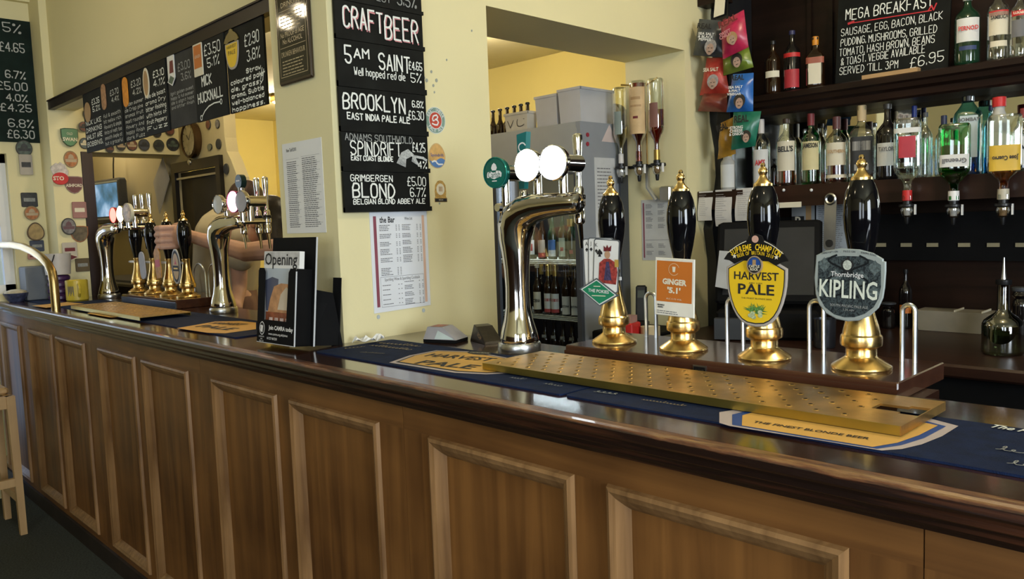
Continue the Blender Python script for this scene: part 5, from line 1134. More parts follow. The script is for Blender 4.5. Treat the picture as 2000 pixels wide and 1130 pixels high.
# television
A = at_y(181, 350, 1.90); B = at_y(231, 440, 1.90)
tv = empty('television', 'small wall television showing a bluish picture in the alcove', 'television', M=frame(((A.x + B.x) / 2, 1.90, (A.z + B.z) / 2), (1, .10, 0))); tw = (B.x - A.x); th_ = A.z - B.z - .03
mb = MB(); mb.rbox(-tw / 2, tw / 2, -th_ / 2, th_ / 2, -.06, 0, .01); mb.build('tv_case', mat('tv_silver', (.07, .075, .085), .35), tv)
def tvpic():
    m_, N, L, P = _nt('tv_picture'); tc = N.new('ShaderNodeTexCoord'); n = N.new('ShaderNodeTexNoise'); n.inputs['Scale'].default_value = 5; n.inputs['Detail'].default_value = 4; L.new(tc.outputs['Object'], n.inputs['Vector'])
    rp = N.new('ShaderNodeValToRGB'); e = rp.color_ramp.elements; e[0].position = .35; e[0].color = (.04, .10, .12, 1); e[1].position = .7; e[1].color = (.55, .75, .95, 1); x = e.new(.5); x.color = (.10, .24, .38, 1)
    L.new(n.outputs['Fac'], rp.inputs['Fac']); L.new(rp.outputs['Color'], P.inputs['Emission Color']); P.inputs['Emission Strength'].default_value = .75; P.inputs['Base Color'].default_value = (.02, .02, .02, 1); return m_
mb = MB(); mb.rect(-tw * .44, tw * .44, -th_ * .33, th_ * .40, .001); mb.build('tv_screen', tvpic(), tv)
mb = MB(); mb.rect(-tw * .46, tw * .46, th_ * .41, th_ * .45, .001); mb.rect(-tw * .46, tw * .46, -th_ * .40, -th_ * .36, .001); mb.build('tv_trim', SILV, tv)
mb = MB(); mb.tube([(tw * .2, th_ / 2, -.03), (tw * .18, th_ / 2 + .1, -.04), (tw * .2, th_ / 2 + .22, -.05)], .005, 6); mb.build('tv_cable', BLACK, tv)
# small things in the alcove behind the far pumps
p = at_y(256, 518, 1.95); mb = MB(); mb.rbox(p.x - .035, p.x + .035, 1.98, 2.028, p.z - .10, p.z + .10, .008); tag(mb.build('card_reader', DGREY), 'dark grey card reader fixed to the wall behind the far font', 'card reader')
p = at_y(255, 575, 1.80); e = empty('alcove_worktop', 'low dark worktop with steel rail in the alcove behind the far font', 'worktop')
mb = MB(); mb.box(-5.9, -4.5, 1.70, 2.0, 1.15, 1.19); mb.build('worktop_slab', mat('slab_greyblue', (.06, .065, .075), .3), e); mb = MB(); mb.box(-5.9, -4.5, 1.71, 2.0, 0, 1.15); mb.build('worktop_front', MATTE, e); mb = MB(); mb.box(-5.9, -4.5, 1.69, 1.70, 1.165, 1.175); mb.build('steel_rail', STEEL, e)
# twisted cord on the far wall
mb = MB(); pts = []
for i in range(30):
    t = i / 29; q = at_x(97 + 11 * t, 305 + 158 * t, XL); pts.append((XL + .02 + .006 * math.sin(i * 1.4), q.y + .006 * math.cos(i * 1.4), q.z))
mb.tube(pts, [.006 if i < 10 else .014 for i in range(30)], 6); tag(mb.build('twisted_cord', mat('cord_brown', (.13, .09, .055), .8, var=.5, scale=90)), 'long twisted brown cord hanging between the far wall clips', 'cord')
# things standing at the far end of the bar
p = at_z(118, 585, CT); st_ = empty('cup_stack', 'purple stack of ribbed cups under a white pot at the end of the bar', 'cup stack', loc=(p.x, p.y, CT + .0005))
prof = []
for i in range(4): prof += [(.050, i * .036), (.058, i * .036 + .008), (.058, i * .036 + .022), (.048, i * .036 + .030)]
MB().lathe(prof, 24).build('ribbed_cups', mat('purple_plastic', (.055, .020, .075), .35), st_)
pt = empty('white_pot', 'white pot with a thin wire handle and black writing on the purple cups', 'pot', loc=(p.x, p.y, CT + .1425))
MB().lathe([(.062, 0), (.066, .05), (.070, .112), (.070, .116), (.064, .116), (.060, .01)], 24, caps=False).build('pot_body', mat('pot_white', (.58, .55, .52), .4), pt)
mb = MB(); mb.flat(ellipse(.0625, .0625, 24), .002); mb.build('pot_bottom', WHITE, pt)
mb = MB(); mb.tube([(.072 * math.cos(PI * (1 + i / 12)), -.03 + .05 * math.sin(PI * (1 + i / 12)) * .6, .112 + .095 * math.sin(PI * (1 + i / 12))) for i in range(13)], .003, 6); mb.build('wire_handle', BLACK, pt)
mb = MB(); 
for i, (zz, w2) in enumerate(((.085, .6), (.062, .4), (.048, .5))):
    for k in range(8):
        a = -PI / 2 - .1 + w2 * (k / 8 - .5); a2 = a + w2 / 10; mb.add([(.0715 * math.cos(a), .0715 * math.sin(a), zz), (.0715 * math.cos(a2), .0715 * math.sin(a2), zz), (.0715 * math.cos(a2), .0715 * math.sin(a2), zz + (.016 if i == 0 and k % 3 == 0 else .006)), (.0715 * math.cos(a), .0715 * math.sin(a), zz + .006)], [(0, 1, 2, 3)])
mb.build('pot_writing', GINK, pt)
p = at_z(152, 586, CT); mg_ = empty('mug', 'yellow mug with a blue emblem beside the purple cups', 'mug', loc=(p.x, p.y, CT + .0005))
MB().lathe([(.052, 0), (.056, .004), (.056, .110), (.052, .112), (.050, .106), (.050, .006)], 26, caps=False).build('mug_body', mat('mug_yellow', (.62, .47, .05), .3), mg_); mb = MB(); mb.flat(ellipse(.0505, .0505, 24), .006); mb.build('mug_bottom', YELLOW, mg_)
mb = MB(); mb.tube([(.054, -.006, .090), (.080, -.010, .092), (.092, -.012, .070), (.090, -.012, .045), (.072, -.010, .028), (.054, -.006, .026)], .007, 8); mb.build('mug_handle', mat('mug_yellow', (.62, .47, .05), .3), mg_)
mb = MB()
for k in range(7):
    a = -PI / 2 + .42 + k * .09; a2 = a + .05; z0 = .03 + .01 * (k % 3); mb.add([(.0568 * math.cos(a), .0568 * math.sin(a), z0), (.0568 * math.cos(a2), .0568 * math.sin(a2), z0 - .005), (.0568 * math.cos(a2), .0568 * math.sin(a2), .075), (.0568 * math.cos(a), .0568 * math.sin(a), .085)], [(0, 1, 2, 3)])
mb.build('mug_emblem', mat('mug_blue', (.05, .07, .16), .4), mg_)
A = at_z(42, 581, CT); B = at_z(98, 578, CT)
mb = MB(); mb.rbox(-5.185, -5.035, 1.14, 1.285, CT + .0005, CT + .19, .006); tag(mb.build('grey_box', GREYB), 'plain grey box standing at the far end of the bar', 'box')
p = at_z(18, 578, CT); bw = empty('serving_bowl', 'blue and cream serving dish at the far left end of the bar', 'dish', loc=(-5.06, 1.0 + .09, CT + .0005))
MB().lathe([(.035, 0), (.05, .02), (.062, .045), (.062, .050), (.056, .047), (.03, .01)], 26, caps=False).build('dish_body', mat('dish_blue', (.05, .06, .12), .3, var=.6, scale=50), bw); MB().lathe([(.057, .046), (.05, .060), (.025, .068), (.001, .070)], 24, caps=False).build('dish_food', mat('dish_cream', (.50, .44, .30), .6, var=.2, scale=40), bw)
# brass tube arch
pts = [at_y(x, y, 1.075) for x, y in ((-20, 482), (0, 478), (25, 478), (45, 482), (65, 491), (82, 503), (95, 517), (102, 532), (105, 550), (107, 590))]
pts[-1] = Vector((pts[-2].x, 1.075, CT)); x0 = pts[0]
pts = [Vector((pts[0].x - .02, 1.075, CT)), Vector((pts[0].x - .02, 1.075, pts[0].z - .08))] + pts
mb = MB(); mb.tube([(q.x, q.y, q.z) for q in pts], .020, 14); tag(mb.build('brass_service_rail', mat('dull_brass_tube', (.45, .33, .14), .3, 1.0, var=.15)), 'thick brass tube arching over the far left end of the bar', 'brass rail')
# bar stool
e = empty('bar_stool', 'pale wooden bar stool at the left edge of the picture', 'stool', loc=(-4.635, .745, 0))
for sx in (-1, 1):
    for sy in (-1, 1):
        mb = MB(); c = (sx * .16, sy * .16); mb.add([(c[0] - .015, c[1] - .015, 0), (c[0] + .015, c[1] - .015, 0), (c[0] + .015, c[1] + .015, 0), (c[0] - .015, c[1] + .015, 0)] + [(c[0] * .97 - .019, c[1] * .97 - .019, .70), (c[0] * .97 + .019, c[1] * .97 - .019, .70), (c[0] * .97 + .019, c[1] * .97 + .019, .70), (c[0] * .97 - .019, c[1] * .97 + .019, .70)], [(0, 3, 2, 1), (4, 5, 6, 7), (0, 1, 5, 4), (1, 2, 6, 5), (2, 3, 7, 6), (3, 0, 4, 7)]); mb.build('leg', LIGHTW, e)
mb = MB(); mb.box(-.15, .15, .135, .165, .64, .70); mb.box(-.15, .15, -.165, -.135, .64, .70); mb.box(-.165, -.135, -.15, .15, .64, .70); mb.box(.135, .165, -.15, .15, .64, .70); mb.build('apron', LIGHTW, e)
for a in ((-.15, .15, .148, .172, .16, .20), (-.15, .15, -.172, -.148, .16, .20), (-.172, -.148, -.15, .15, .25, .29), (.148, .172, -.15, .15, .25, .29)): mb = MB(); mb.box(*a); mb.build('stretcher', LIGHTW, e)
mb = MB(); mb.rbox(-.19, .10, -.19, .165, .70, .735, .01); mb.build('seat', LIGHTW, e)
# ================================================================== bottles
G_CLEAR = glass('clear_glass', (.90, .94, .92)); G_GREEN = glass('green_glass', (.10, .55, .22), .10); G_BLUE = glass('pale_blue_glass', (.42, .80, .88), .12)
G_DKGREEN = mat('dark_green_bottle', (.006, .030, .014), .08, var=.2, coat=.5); G_BROWN = mat('brown_bottle', (.020, .008, .003), .08, var=.2, coat=.5); G_BLACK = mat('black_bottle', (.008, .006, .006), .08, var=.2, coat=.5)
L_AMBER = glass('amber_liquid', (.55, .18, .03), .02); L_RED = glass('red_liquid', (.50, .09, .05), .02); L_GOLD = glass('gold_liquid', (.72, .42, .06), .02); L_GREEN = glass('green_liquid', (.02, .42, .10), .02); L_BLUE = glass('blue_liquid', (.10, .50, .75), .02)
NECKG = mat('gold_foil', (.45, .30, .08), .3, .8, var=.2)
def bottle(loc, h, r, label, body, cap, labs=(), liquid=None, level=.5, neck=.29, sh=.62, group=None, rot=.35, square=None, inv=False, neckcap=None, cat='bottle', name='bottle', small=False):
    """upright (or inverted) bottle; labs: (z0, z1 as share of height, material, half angle, text, text material, text size)"""
    e = empty(name, label, cat, group, loc=loc, rot=((0, PI, rot) if inv else (0, 0, rot)))
    nr = r * neck; n = 16 if small else 22; ch = h * .07
    prof = [(r * .90, 0), (r * .98, .006), (r, .014), (r, h * sh * .96), (r * .985, h * sh), (r * .90, h * (sh + .05)), (r * .66, h * (sh + .10)), (nr * 1.25, h * (sh + .155)), (nr, h * (sh + .20)), (nr * .95, h - ch), (nr * 1.12, h - ch + .002), (nr * 1.12, h - .004)]
    MB().lathe(prof, n, power=square).build('glass_body', body, e)
    MB().lathe([(nr * 1.22, h - ch - (h * neckcap if neckcap else 0)), (nr * 1.25, h - ch * .9), (nr * 1.25, h - .002), (nr * 1.05, h)], 14).build('cap', cap, e)
    if liquid:
        lv = h * level
        pr = [(a * .93, b + .004) for a, b in prof if b < lv]
        if inv: pr = [(max(a * .93, .002), b - .004) for a, b in prof if b > h * (1 - level)]; pr = [(r * .93, h * (1 - level))] + [q for q in pr if q[1] > h * (1 - level)]
        else: pr = [(a * .93, b + .004) for a, b in prof if b + .006 < lv] + [(r * .93 if level < sh else nr * .9, lv)]
        if len(pr) > 1: MB().lathe(pr, n, power=square).build('liquid', liquid, e)
    for lb_ in labs:
        z0, z1, mt, half = lb_[:4]
        mb = MB(); mb.lathe([(r * 1.012, z0 * h), (r * 1.012, z1 * h)], 14, a0=-PI / 2 - half, a1=-PI / 2 + half, caps=False, power=square); o = mb.build('paper_label', mt, e)
        if len(lb_) > 4:
            t = ptext(lb_[4], lb_[6] * h, lb_[5], o, 0, 0, 0, width=r * (1.5 if len(lb_[4]) > 4 else 1.1), bold=.03)
            zz = (z0 + (z1 - z0) * (lb_[7] if len(lb_) > 7 else .6)) * h
            t.matrix_basis = frame((0, -r * 1.05, zz), (1, 0, 0), (0, 0, 1)) @ Matrix.Diagonal((t.scale.x, 1, 1, 1))
    return e
ZS = 1.584; YB = 3.462
LBL = mat('label_cream', (.68, .62, .48), .6, var=.05); LBW = mat('label_white', (.70, .70, .68), .6, var=.05); LBK = mat('label_black', (.015, .015, .015), .5)
def shelf_bottle(px, top, wpx, label, body, cap, z=ZS, y=YB, **k):
    b = at_y(px, 300, y); x = b.x; T = at_y(px, top, y); h = T.z - z
    r = wpx / 2 * (at_y(px + 1, 300, y).x - at_y(px, 300, y).x) * (1.0)
    r = wpx / 2 / FPX * (Vector((x, y, 0)).dot(Vector((_f.x, _f.y, 0))))
    return bottle((x, y, z + .001), h, r, label, body, cap, group=k.pop('group', 'spirit bottles on the lower shelf'), **k)
shelf_bottle(1487, 233, 34, 'clear spirit bottle with a white label and white cap below the crisps', G_CLEAR, mat('cap_white', (.65, .62, .6), .4), labs=[(.06, .55, LBW, .9, "AM'S", RED, .11)], level=.3, neckcap=.14)
shelf_bottle(1512, 310, 18, 'short black bottle between two whisky bottles', G_BLACK, BLACK, y=3.583)
shelf_bottle(1536, 232, 37, "whisky bottle with a cream label reading BELL'S", G_CLEAR, mat('cap_brown', (.05, .03, .02), .4), labs=[(.22, .66, LBL, 1.0, "BELL'S", INK, .11, .72)], liquid=L_AMBER, level=.22, sh=.64)
shelf_bottle(1584, 222, 37, 'green whiskey bottle with a cream label reading JAMESON', G_GREEN, MAROON, labs=[(.20, .60, mat('label_straw', (.66, .58, .32), .6), .9, 'JAMESON', INK, .09, .85)], liquid=L_GREEN, level=.5, neckcap=.10)
shelf_bottle(1612, 246, 17, 'slim clear bottle with a black cap behind the green whiskey bottle', G_CLEAR, BLACK, y=3.583, liquid=L_GOLD, level=.2)
shelf_bottle(1572, 252, 18, 'slim clear bottle with a grey cap behind the green whiskey bottle', G_CLEAR, STEEL, y=3.583)
shelf_bottle(1634, 228, 41, 'amber liqueur bottle with an oval cream label', G_CLEAR, mat('cap_burgundy', (.09, .03, .03), .4), labs=[(.26, .60, LBL, .95, 'SOUTHERN', TAN, .07), (.07, .12, LBL, 1.1)], liquid=L_RED, level=.42, neckcap=.12)
shelf_bottle(1683, 206, 46, 'square clear bottle with a black label and wooden cork', G_CLEAR, mat('cork_pale', (.50, .38, .22), .6), labs=[(.10, .58, LBK, .75), (.40, .52, mat('label_pewter', (.30, .29, .27), .5), .6), (.14, .22, mat('label_pewter', (.30, .29, .27), .5), .5)], sh=.60, square=5, neckcap=.14)
shelf_bottle(1733, 203, 42, "dark port bottle with a white label reading TAYLOR'S", G_BLACK, mat('cap_black_white', (.03, .03, .03), .3), labs=[(.18, .48, LBW, 1.0, "TAYLOR'S", GINK, .075, .72)], sh=.60)
shelf_bottle(1709, 240, 22, 'clear squat bottle behind the dark port bottle', G_CLEAR, BLACK, y=3.583, square=4)
shelf_bottle(1785, 207, 26, 'clear bottle with a royal blue cap behind the optics', G_CLEAR, mat('cap_blue', (.02, .04, .22), .4), y=3.583, neckcap=.12)
shelf_bottle(1807, 220, 26, 'tall clear bottle with a dark cap behind the optics', G_CLEAR, DGREY, y=3.47)
shelf_bottle(1822, 285, 16, 'small clear bottle right of the blue capped one', G_CLEAR, STEEL, y=3.583)
shelf_bottle(1843, 226, 30, 'clear bottle with a navy cap left of the green gin', G_CLEAR, mat('cap_navy', (.015, .02, .06), .4), y=3.47, neckcap=.12)
shelf_bottle(1889, 188, 50, 'pale blue gin bottle with an arched white label', G_BLUE, BLACK, y=3.525, labs=[(.22, .74, mat('label_blue_white', (.50, .58, .60), .6), .55, 'BOMBAY', GINK, .06, .9)], liquid=L_BLUE, level=.30, sh=.74, neck=.36, square=4)
shelf_bottle(1934, 207, 23, 'light blue bottle with a dark cap behind the tequila', G_BLUE, mat('cap_navy', (.015, .02, .06), .4), y=3.583, liquid=L_BLUE, level=.25, sh=.68)
shelf_bottle(1950, 190, 38, 'white bottle with a bright red cap behind the tequila', mat('frosted_white', (.45, .45, .43), .2), RED, y=3.46, neckcap=.06, neck=.5)
shelf_bottle(1998, 212, 36, 'clear bottle with a white label and red cap at the right edge', G_CLEAR, mat('cap_dark_red', (.22, .03, .03), .4), labs=[(.10, .55, LBW, 1.0, 'AL', INK, .1)], neckcap=.08)
shelf_bottle(1421, 292, 27, 'white labelled bottle with a yellow cap at the left end of the shelf', mat('frosted_white', (.45, .45, .43), .2), mat('cap_yellow', (.6, .45, .05), .4), y=3.30, z=1.576, labs=[(.06, .62, LBW, 1.2)], sh=.66, neckcap=.12, neck=.5)
# upper shelf bottles
ZU = 2.005
for (px, top, wp, l, bd, cp, lbs, kw) in (
    (1511, 80, 32, 'dark brown bottle with a shiny band on the upper shelf', G_BROWN, BLACK, [(.30, .42, CREAM, .9)], {}),
    (1548, 60, 32, 'black and red bottle beside the brown one on the upper shelf', G_BLACK, mat('cap_indigo', (.03, .03, .09), .4), [(.05, .35, mat('label_red', (.42, .03, .04), .5), 1.0), (.55, .62, RED, 1.2)], dict(neckcap=.0)),
    (1593, 72, 34, 'square brown liqueur bottle with an orange cap', G_BROWN, mat('cap_orange', (.62, .24, .02), .4), [(.06, .46, LBL, .6), (.46, .58, mat('ribbon_red', (.35, .10, .06), .5), .9)], dict(square=5, neckcap=.1, sh=.58)),
    (1886, -6, 44, 'dark green bottle with a white label reading PERNOD', G_DKGREEN, mat('cap_silver', (.5, .5, .5), .3), [(.32, .66, LBW, 1.0, 'PERNOD', RED, .085, .55), (.20, .26, mat('label_navy', (.03, .05, .14), .5), .7)], dict(sh=.68)),
    (1945, -20, 38, 'clear bottle with a cream label reading SAMBUCA', G_CLEAR, WHITE, [(.34, .66, LBL, 1.0, 'SAMBUCA', INK, .07, .75), (.60, .68, RED, 1.0), (.18, .26, LBL, .8)], dict(sh=.70)),
    (1987, -14, 34, 'clear bottle with a red banded label at the end of the upper shelf', G_CLEAR, WHITE, [(.62, .70, RED, 1.0, 'LUXARDO', CREAM, .05, .5), (.30, .56, GINK, 1.0)], dict(sh=.70))):
    shelf_bottle(px, top, wp, l, bd, cp, z=ZU, labs=lbs, group='bottles on the upper shelf', **kw)
# ================================================================== back bar shelving
bb = empty('lower_shelf', 'dark wooden lower shelf carrying the spirit bottles', 'shelf')
mb = MB(); mb.box(-1.985, 1.25, 3.40, 3.655, ZS - .028, ZS); mb.build('shelf_board', SHELFW, bb); mb = MB(); mb.box(-1.985, 1.25, 3.385, 3.41, 1.490, ZS - .004); mb.build('fascia', SHELFW, bb)
mb = MB(); mb.box(-2.03, -1.985, 3.22, 3.30, 1.490, 1.575); mb.box(-1.985, -1.80, 3.22, 3.385, 1.490, 1.575); mb.build('corner_block', SHELFW, bb)
mb = MB()
for px_ in (1531, 1585): q = at_y(px_, 371, 3.385); mb.ball((q.x, 3.383, q.z), .007)
mb.build('white_studs', WHITE, bb)
q = at_y(1538, 400, 3.383); mb = MB(); mb.box(q.x - .055, q.x + .065, 3.379, 3.384, q.z - .012, q.z + .012); mb.build('label_strip', CREAM, bb)
ub = empty('upper_shelf', 'dark moulded wooden upper shelf of the back bar', 'shelf')
mb = MB(); x_extrude(mb, [(3.655, 2.003), (3.405, 2.003), (3.395, 1.998), (3.395, 1.975), (3.405, 1.968), (3.410, 1.950), (3.425, 1.940), (3.430, 1.915), (3.440, 1.907), (3.655, 1.907)], -1.95, 1.25); mb.build('shelf_board', BACKW, ub)
mr = mat('mirror_glass', (.72, .72, .66), .03, 1.0, var=.03)
mb = MB(); mb.box(-1.95, 1.25, 3.640, 3.658, ZS, 1.907); tag(mb.build('bar_mirror', mr), 'long mirror behind the bottles of the lower shelf', 'mirror')
mb = MB(); prof = [(3.655, 0), (3.30, 0), (3.30, 1.25), (3.27, 1.40), (3.30, 1.49), (3.36, 1.55), (3.385, 1.65), (3.375, 1.78), (3.34, 1.90), (3.33, 2.05), (3.37, 2.20), (3.36, 2.40), (3.40, 2.60), (3.655, 2.60)]
x_extrude(mb, prof, -2.034, -1.986); tag(mb.build('scroll_upright', mat('upright_black', (.012, .013, .016), .25, coat=.3)), 'black scroll-sided upright at the left end of the back bar', 'upright')
# panel mouldings on the dark upper back
mb = MB()
for x in (-1.70, -1.60, -1.15): mb.box(x, x + .02, 3.645, 3.66, 2.003, 2.99)
struct(mb.build('trim_3', BACKW))
# backing board with price tags under the shelf
for i, px_ in enumerate((1720, 1770, 1821, 1883, 1940, 1996)):
    q = at_y(px_, 478, 3.60); mb = MB(); mb.box(q.x - .022, q.x + .022, 3.597, 3.604, q.z - .008, q.z + .008); o = mb.build('price_tag', mat('tag_gold', (.30, .26, .16), .5, var=.2))
    tag(o, 'small gold shelf tag number %s of six counted rightwards from the grey clip' % ('one', 'two', 'three', 'four', 'five', 'six')[i], 'price tag', 'gold shelf tags')
mb = MB(); mb.box(-1.95, 1.25, 3.604, 3.655, 1.24, 1.44); tag(mb.build('tag_rail', MATTE), 'matt black rail behind the optics carrying the gold tags', 'rail')
# ---- inverted optic bottles below the lower shelf
def optic(px, y, ztop, h, r, label, body, cap, liquid, level, labs, square=None, mcol=WHITE):
    x = at_y(px, 350, y).x
    b = bottle((x, y, ztop), h, r, label, body, cap, labs, liquid, level, inv=True, square=square, neckcap=.06, rot=.3, group='upside-down bottles on optics', sh=.60)
    o = empty('optic_measure', 'black optic measure below the ' + label.split(',')[0].replace('upside-down ', '').replace(' hanging from the shelf', ''), 'optic', 'optic measures', loc=(x, y, ztop - h))
    MB().lathe([(.016, .0), (.016, -.012), (.030, -.014), (.030, -.022), (.024, -.026)], 18).build('collar', BLACK, o)
    MB().lathe([(.022, -.026), (.024, -.040), (.017, -.060), (.012, -.064)], 18).build('measure_chamber', glass('optic_plastic', (.80, .80, .78), .2), o)
    MB().lathe([(.014, -.030), (.012, -.058)], 14).build('measure_core', mcol, o)
    MB().lathe([(.010, -.064), (.008, -.085), (.006, -.092)], 12).build('nozzle', BLACK, o)
    mb = MB(); mb.box(-.005, .005, .012, 3.384 - y if y > 3.2 else .06, -.018, -.010); mb.build('arm', BLACK, o)
    mb = MB(); mb.box(.028, .033, -.006, .006, -.055, -.015); mb.build('side_clip', WHITE, o)
    return b
optic(1772, 3.335, at_y(1772, 232, 3.335).z, at_y(1772, 232, 3.335).z - at_y(1772, 392, 3.335).z, .050, 'upside-down clear spirit bottle with a red label hanging from the shelf', G_CLEAR, RED, None, 0, [(.22, .48, mat('label_scarlet', (.45, .03, .05), .5), .55), (.12, .18, mat('label_white', (.70, .70, .68), .6), .9)], square=4)
optic(1863, 3.335, at_y(1863, 243, 3.335).z, at_y(1863, 243, 3.335).z - at_y(1863, 392, 3.335).z, .054, 'upside-down bright green gin bottle with a white label hanging from the shelf', G_GREEN, WHITE, L_GREEN, .72, [(.40, .56, LBW, .85, 'Greenall', GINK, .085, .5)], square=4)
optic(1960, 3.335, at_y(1960, 225, 3.335).z, at_y(1960, 225, 3.335).z - at_y(1960, 390, 3.335).z, .054, 'upside-down tequila bottle with a yellow label hanging from the shelf', G_CLEAR, mat('cap_ivory', (.5, .46, .36), .4), L_GOLD, .45, [(.36, .66, mat('label_yellow', (.68, .44, .05), .5), .85, 'Jose Cuervo', INK, .07, .5)], square=4, mcol=TAN)
# ---- bracket with three optics on the jamb
YO = 3.04
zt_ = at_y(1249, 160, YO).z; zn = at_y(1249, 316, YO).z
optic(1214, YO, zt_ - .01, zt_ - zn - .01, .035, 'upside-down clear bottle with a barcode label, leftmost on the wall bracket', G_CLEAR, mat('cap_white', (.65, .62, .6), .4), glass('pale_gold_liquid', (.80, .74, .50), .02), .45, [(.32, .62, mat('label_greygreen', (.25, .30, .27), .6), .5)])
optic(1249, YO - .02, zt_, zt_ - zn, .040, 'upside-down amber bottle with a parchment label, middle of the wall bracket', G_CLEAR, L_AMBER, L_RED, .97, [(.08, .66, mat('label_parchment', (.60, .42, .22), .6, var=.15, scale=20), 1.2), (.20, .235, TAN, .6), (.30, .325, TAN, .7), (.44, .47, MAROON, .3)], mcol=TAN)
optic(1284, YO, zt_, zt_ - zn, .039, 'upside-down half-full red bottle, rightmost on the wall bracket', G_CLEAR, NECKG, L_RED, .62, [(.30, .60, mat('label_dusky', (.20, .09, .07), .6), .5)], mcol=TAN)
xb = [at_y(v, 330, YO).x for v in (1214, 1249, 1284)]
br = empty('optic_bracket', 'grey metal wall bracket holding three upside-down bottles', 'bracket')
zc = zn - .018
mb = MB(); mb.tube([(xb[0], YO + .062, zc), (xb[1], YO + .062, zc), (xb[2], YO + .062, zc)], .008, 8); 
for x in xb: mb.tube([(x, YO + .062, zc), (x, YO + .018, zc)], .006, 8)
mb.build('cross_arm', BLACK, br)
mb = MB(); mb.tube([(xb[1], YO + .062, zc), (xb[1] + .01, YO + .05, zc - .10), (xb[1] + .05, YO + .06, zc - .16)], .011, 8); mb.rbox(xb[2] - .03, xb[2] + .03, YO + .05, 3.136, zc - .17, zc - .10, .006); mb.build('wall_plate', STEEL, br)
mb = MB(); mb.tube([(xb[1], YO + .062, zc), (xb[1], YO + .062, zt_ - .01), (xb[0], YO + .01, zt_ + .004)], .004, 8); mb.tube([(xb[1], YO + .062, zt_ - .01), (xb[2], YO + .01, zt_ + .006)], .004, 8); mb.build('top_spring_arms', BRASS, br)
# ================================================================== bottle fridge
FX0, FX1, FY0, FY1, FZ = -3.09, -2.372, 2.79, 3.125, 1.912
fr = empty('bottle_fridge', 'tall grey glass-fronted bottle fridge in the wall opening', 'fridge', loc=(0, 0, 0))
zh = at_y(1100, 325, FY0).z
mb = MB(); mb.box(FX1 - .025, FX1, FY0, FY1, 0, FZ); mb.box(FX0, FX0 + .025, FY0, FY1, 0, FZ); mb.box(FX0 + .025, FX1 - .025, FY1 - .02, FY1, 0, FZ); mb.box(FX0 + .025, FX1 - .025, FY0 + .01, FY1 - .02, zh, FZ); mb.box(FX0 + .025, FX1 - .025, FY0 + .01, FY1 - .02, 0, .62); mb.build('cabinet', GREY, fr)
mb = MB(); mb.add([(FX0, FY0 - .012, zh), (FX1 - .01, FY0 - .012, zh), (FX1 - .01, FY0 + .01, zh), (FX0, FY0 + .01, zh), (FX0, FY0 + .002, FZ), (FX1 - .02, FY0 + .002, FZ), (FX1 - .02, FY0 + .03, FZ), (FX0, FY0 + .03, FZ)], [(0, 1, 5, 4), (4, 5, 6, 7), (1, 2, 6, 5), (3, 0, 4, 7)]); mb.build('header_panel', mat('fridge_header_grey', (.30, .32, .33), .4, var=.05), fr)
dr = empty('glass_door', parent=fr)
mb = MB(); 
for a in ((FX0 + .0, FX0 + .170, .62, zh - .005), (FX1 - .028, FX1 - .003, .62, zh - .005), (FX0 + .170, FX1 - .028, .62, .66), (FX0 + .170, FX1 - .028, zh - .04, zh - .005)): mb.box(a[0], a[1], FY0 - .022, FY0 - .002, a[2], a[3])
mb.build('door_frame', DGREY, dr); mb = MB(); mb.add([(FX0 + .17, FY0 - .012, .66), (FX1 - .028, FY0 - .012, .66), (FX1 - .028, FY0 - .012, zh - .04), (FX0 + .17, FY0 - .012, zh - .04)], [(0, 1, 2, 3)]); mb.build('door_pane', glass('fridge_door_glass', (.86, .92, .92), .06), dr)
mb = MB(); mb.box(FX0 + .026, FX1 - .026, FY1 - .030, FY1 - .021, .62, zh); mb.box(FX0 + .026, FX0 + .030, FY0 + .02, FY1 - .03, .62, zh); mb.box(FX1 - .030, FX1 - .026, FY0 + .02, FY1 - .03, .62, zh); mb.build('dark_liner', MATTE, fr)
SHZ = [1.275, 1.002, .74]
for z in SHZ:
    mb = MB()
    for k in range(3): mb.tube([(FX0 + .03, FY0 + .03 + .004 * k, z - .002 - .009 * k), (FX1 - .03, FY0 + .03 + .004 * k, z - .002 - .009 * k)], .003, 6)
    for k in range(17): x = FX0 + .05 + k * .036; mb.tube([(x, FY0 + .03, z - .004), (x, FY1 - .03, z - .004)], .002, 5)
    mb.build('wire_shelf', mat('shelf_wire_white', (.62, .62, .52), .4), fr)
mb = MB(); mb.tube([(FX0 + .10, FY0 + .035, zh - .02), (FX1 - .05, FY0 + .035, zh - .02)], .010, 10); mb.build('light_tube', lamp('fridge_tube', (.85, .95, 1.0), 22), fr)
mb = MB(); q1 = (1147, 263); 
for (a, b) in ((1147, 263), (1147, 281)):
    q = at_x(a, b, FX1); mb.tube([(FX1, q.y, q.z), (FX1 + .004, q.y, q.z)], .010, 14)
mb.build('red_buttons', mat('button_red', (.30, .03, .05), .4), fr)
mb = MB(); q = [at_x(x, y, FX1 + .001) for x, y in ((1190, 243), (1207, 279), (1175, 276))]; mb.add([tuple(v) for v in q], [(0, 2, 1), (0, 1, 2)]); mb.build('warning_sticker', mat('sticker_pinkish', (.60, .50, .48), .5), fr)
mb = MB(); mb.box(FX1 + .0, FX1 + .012, FY1 - .06, FY1, .0, FZ - .06); mb.build('dark_rear_strip', DGREY, fr)
A = at_x(1160, 307, FX1); B = at_x(1200, 312, FX1)
ps2 = empty('taped_notice', 'long white printed notice taped to the side of the fridge', 'notice', M=frame((FX1 + .0005, A.y, at_x(1163, 640, FX1).z + .0), *SIDE)); w2 = B.y - A.y; h2 = A.z - at_x(1163, 560, FX1).z; z00 = at_x(1163, 560, FX1).z - at_x(1163, 640, FX1).z
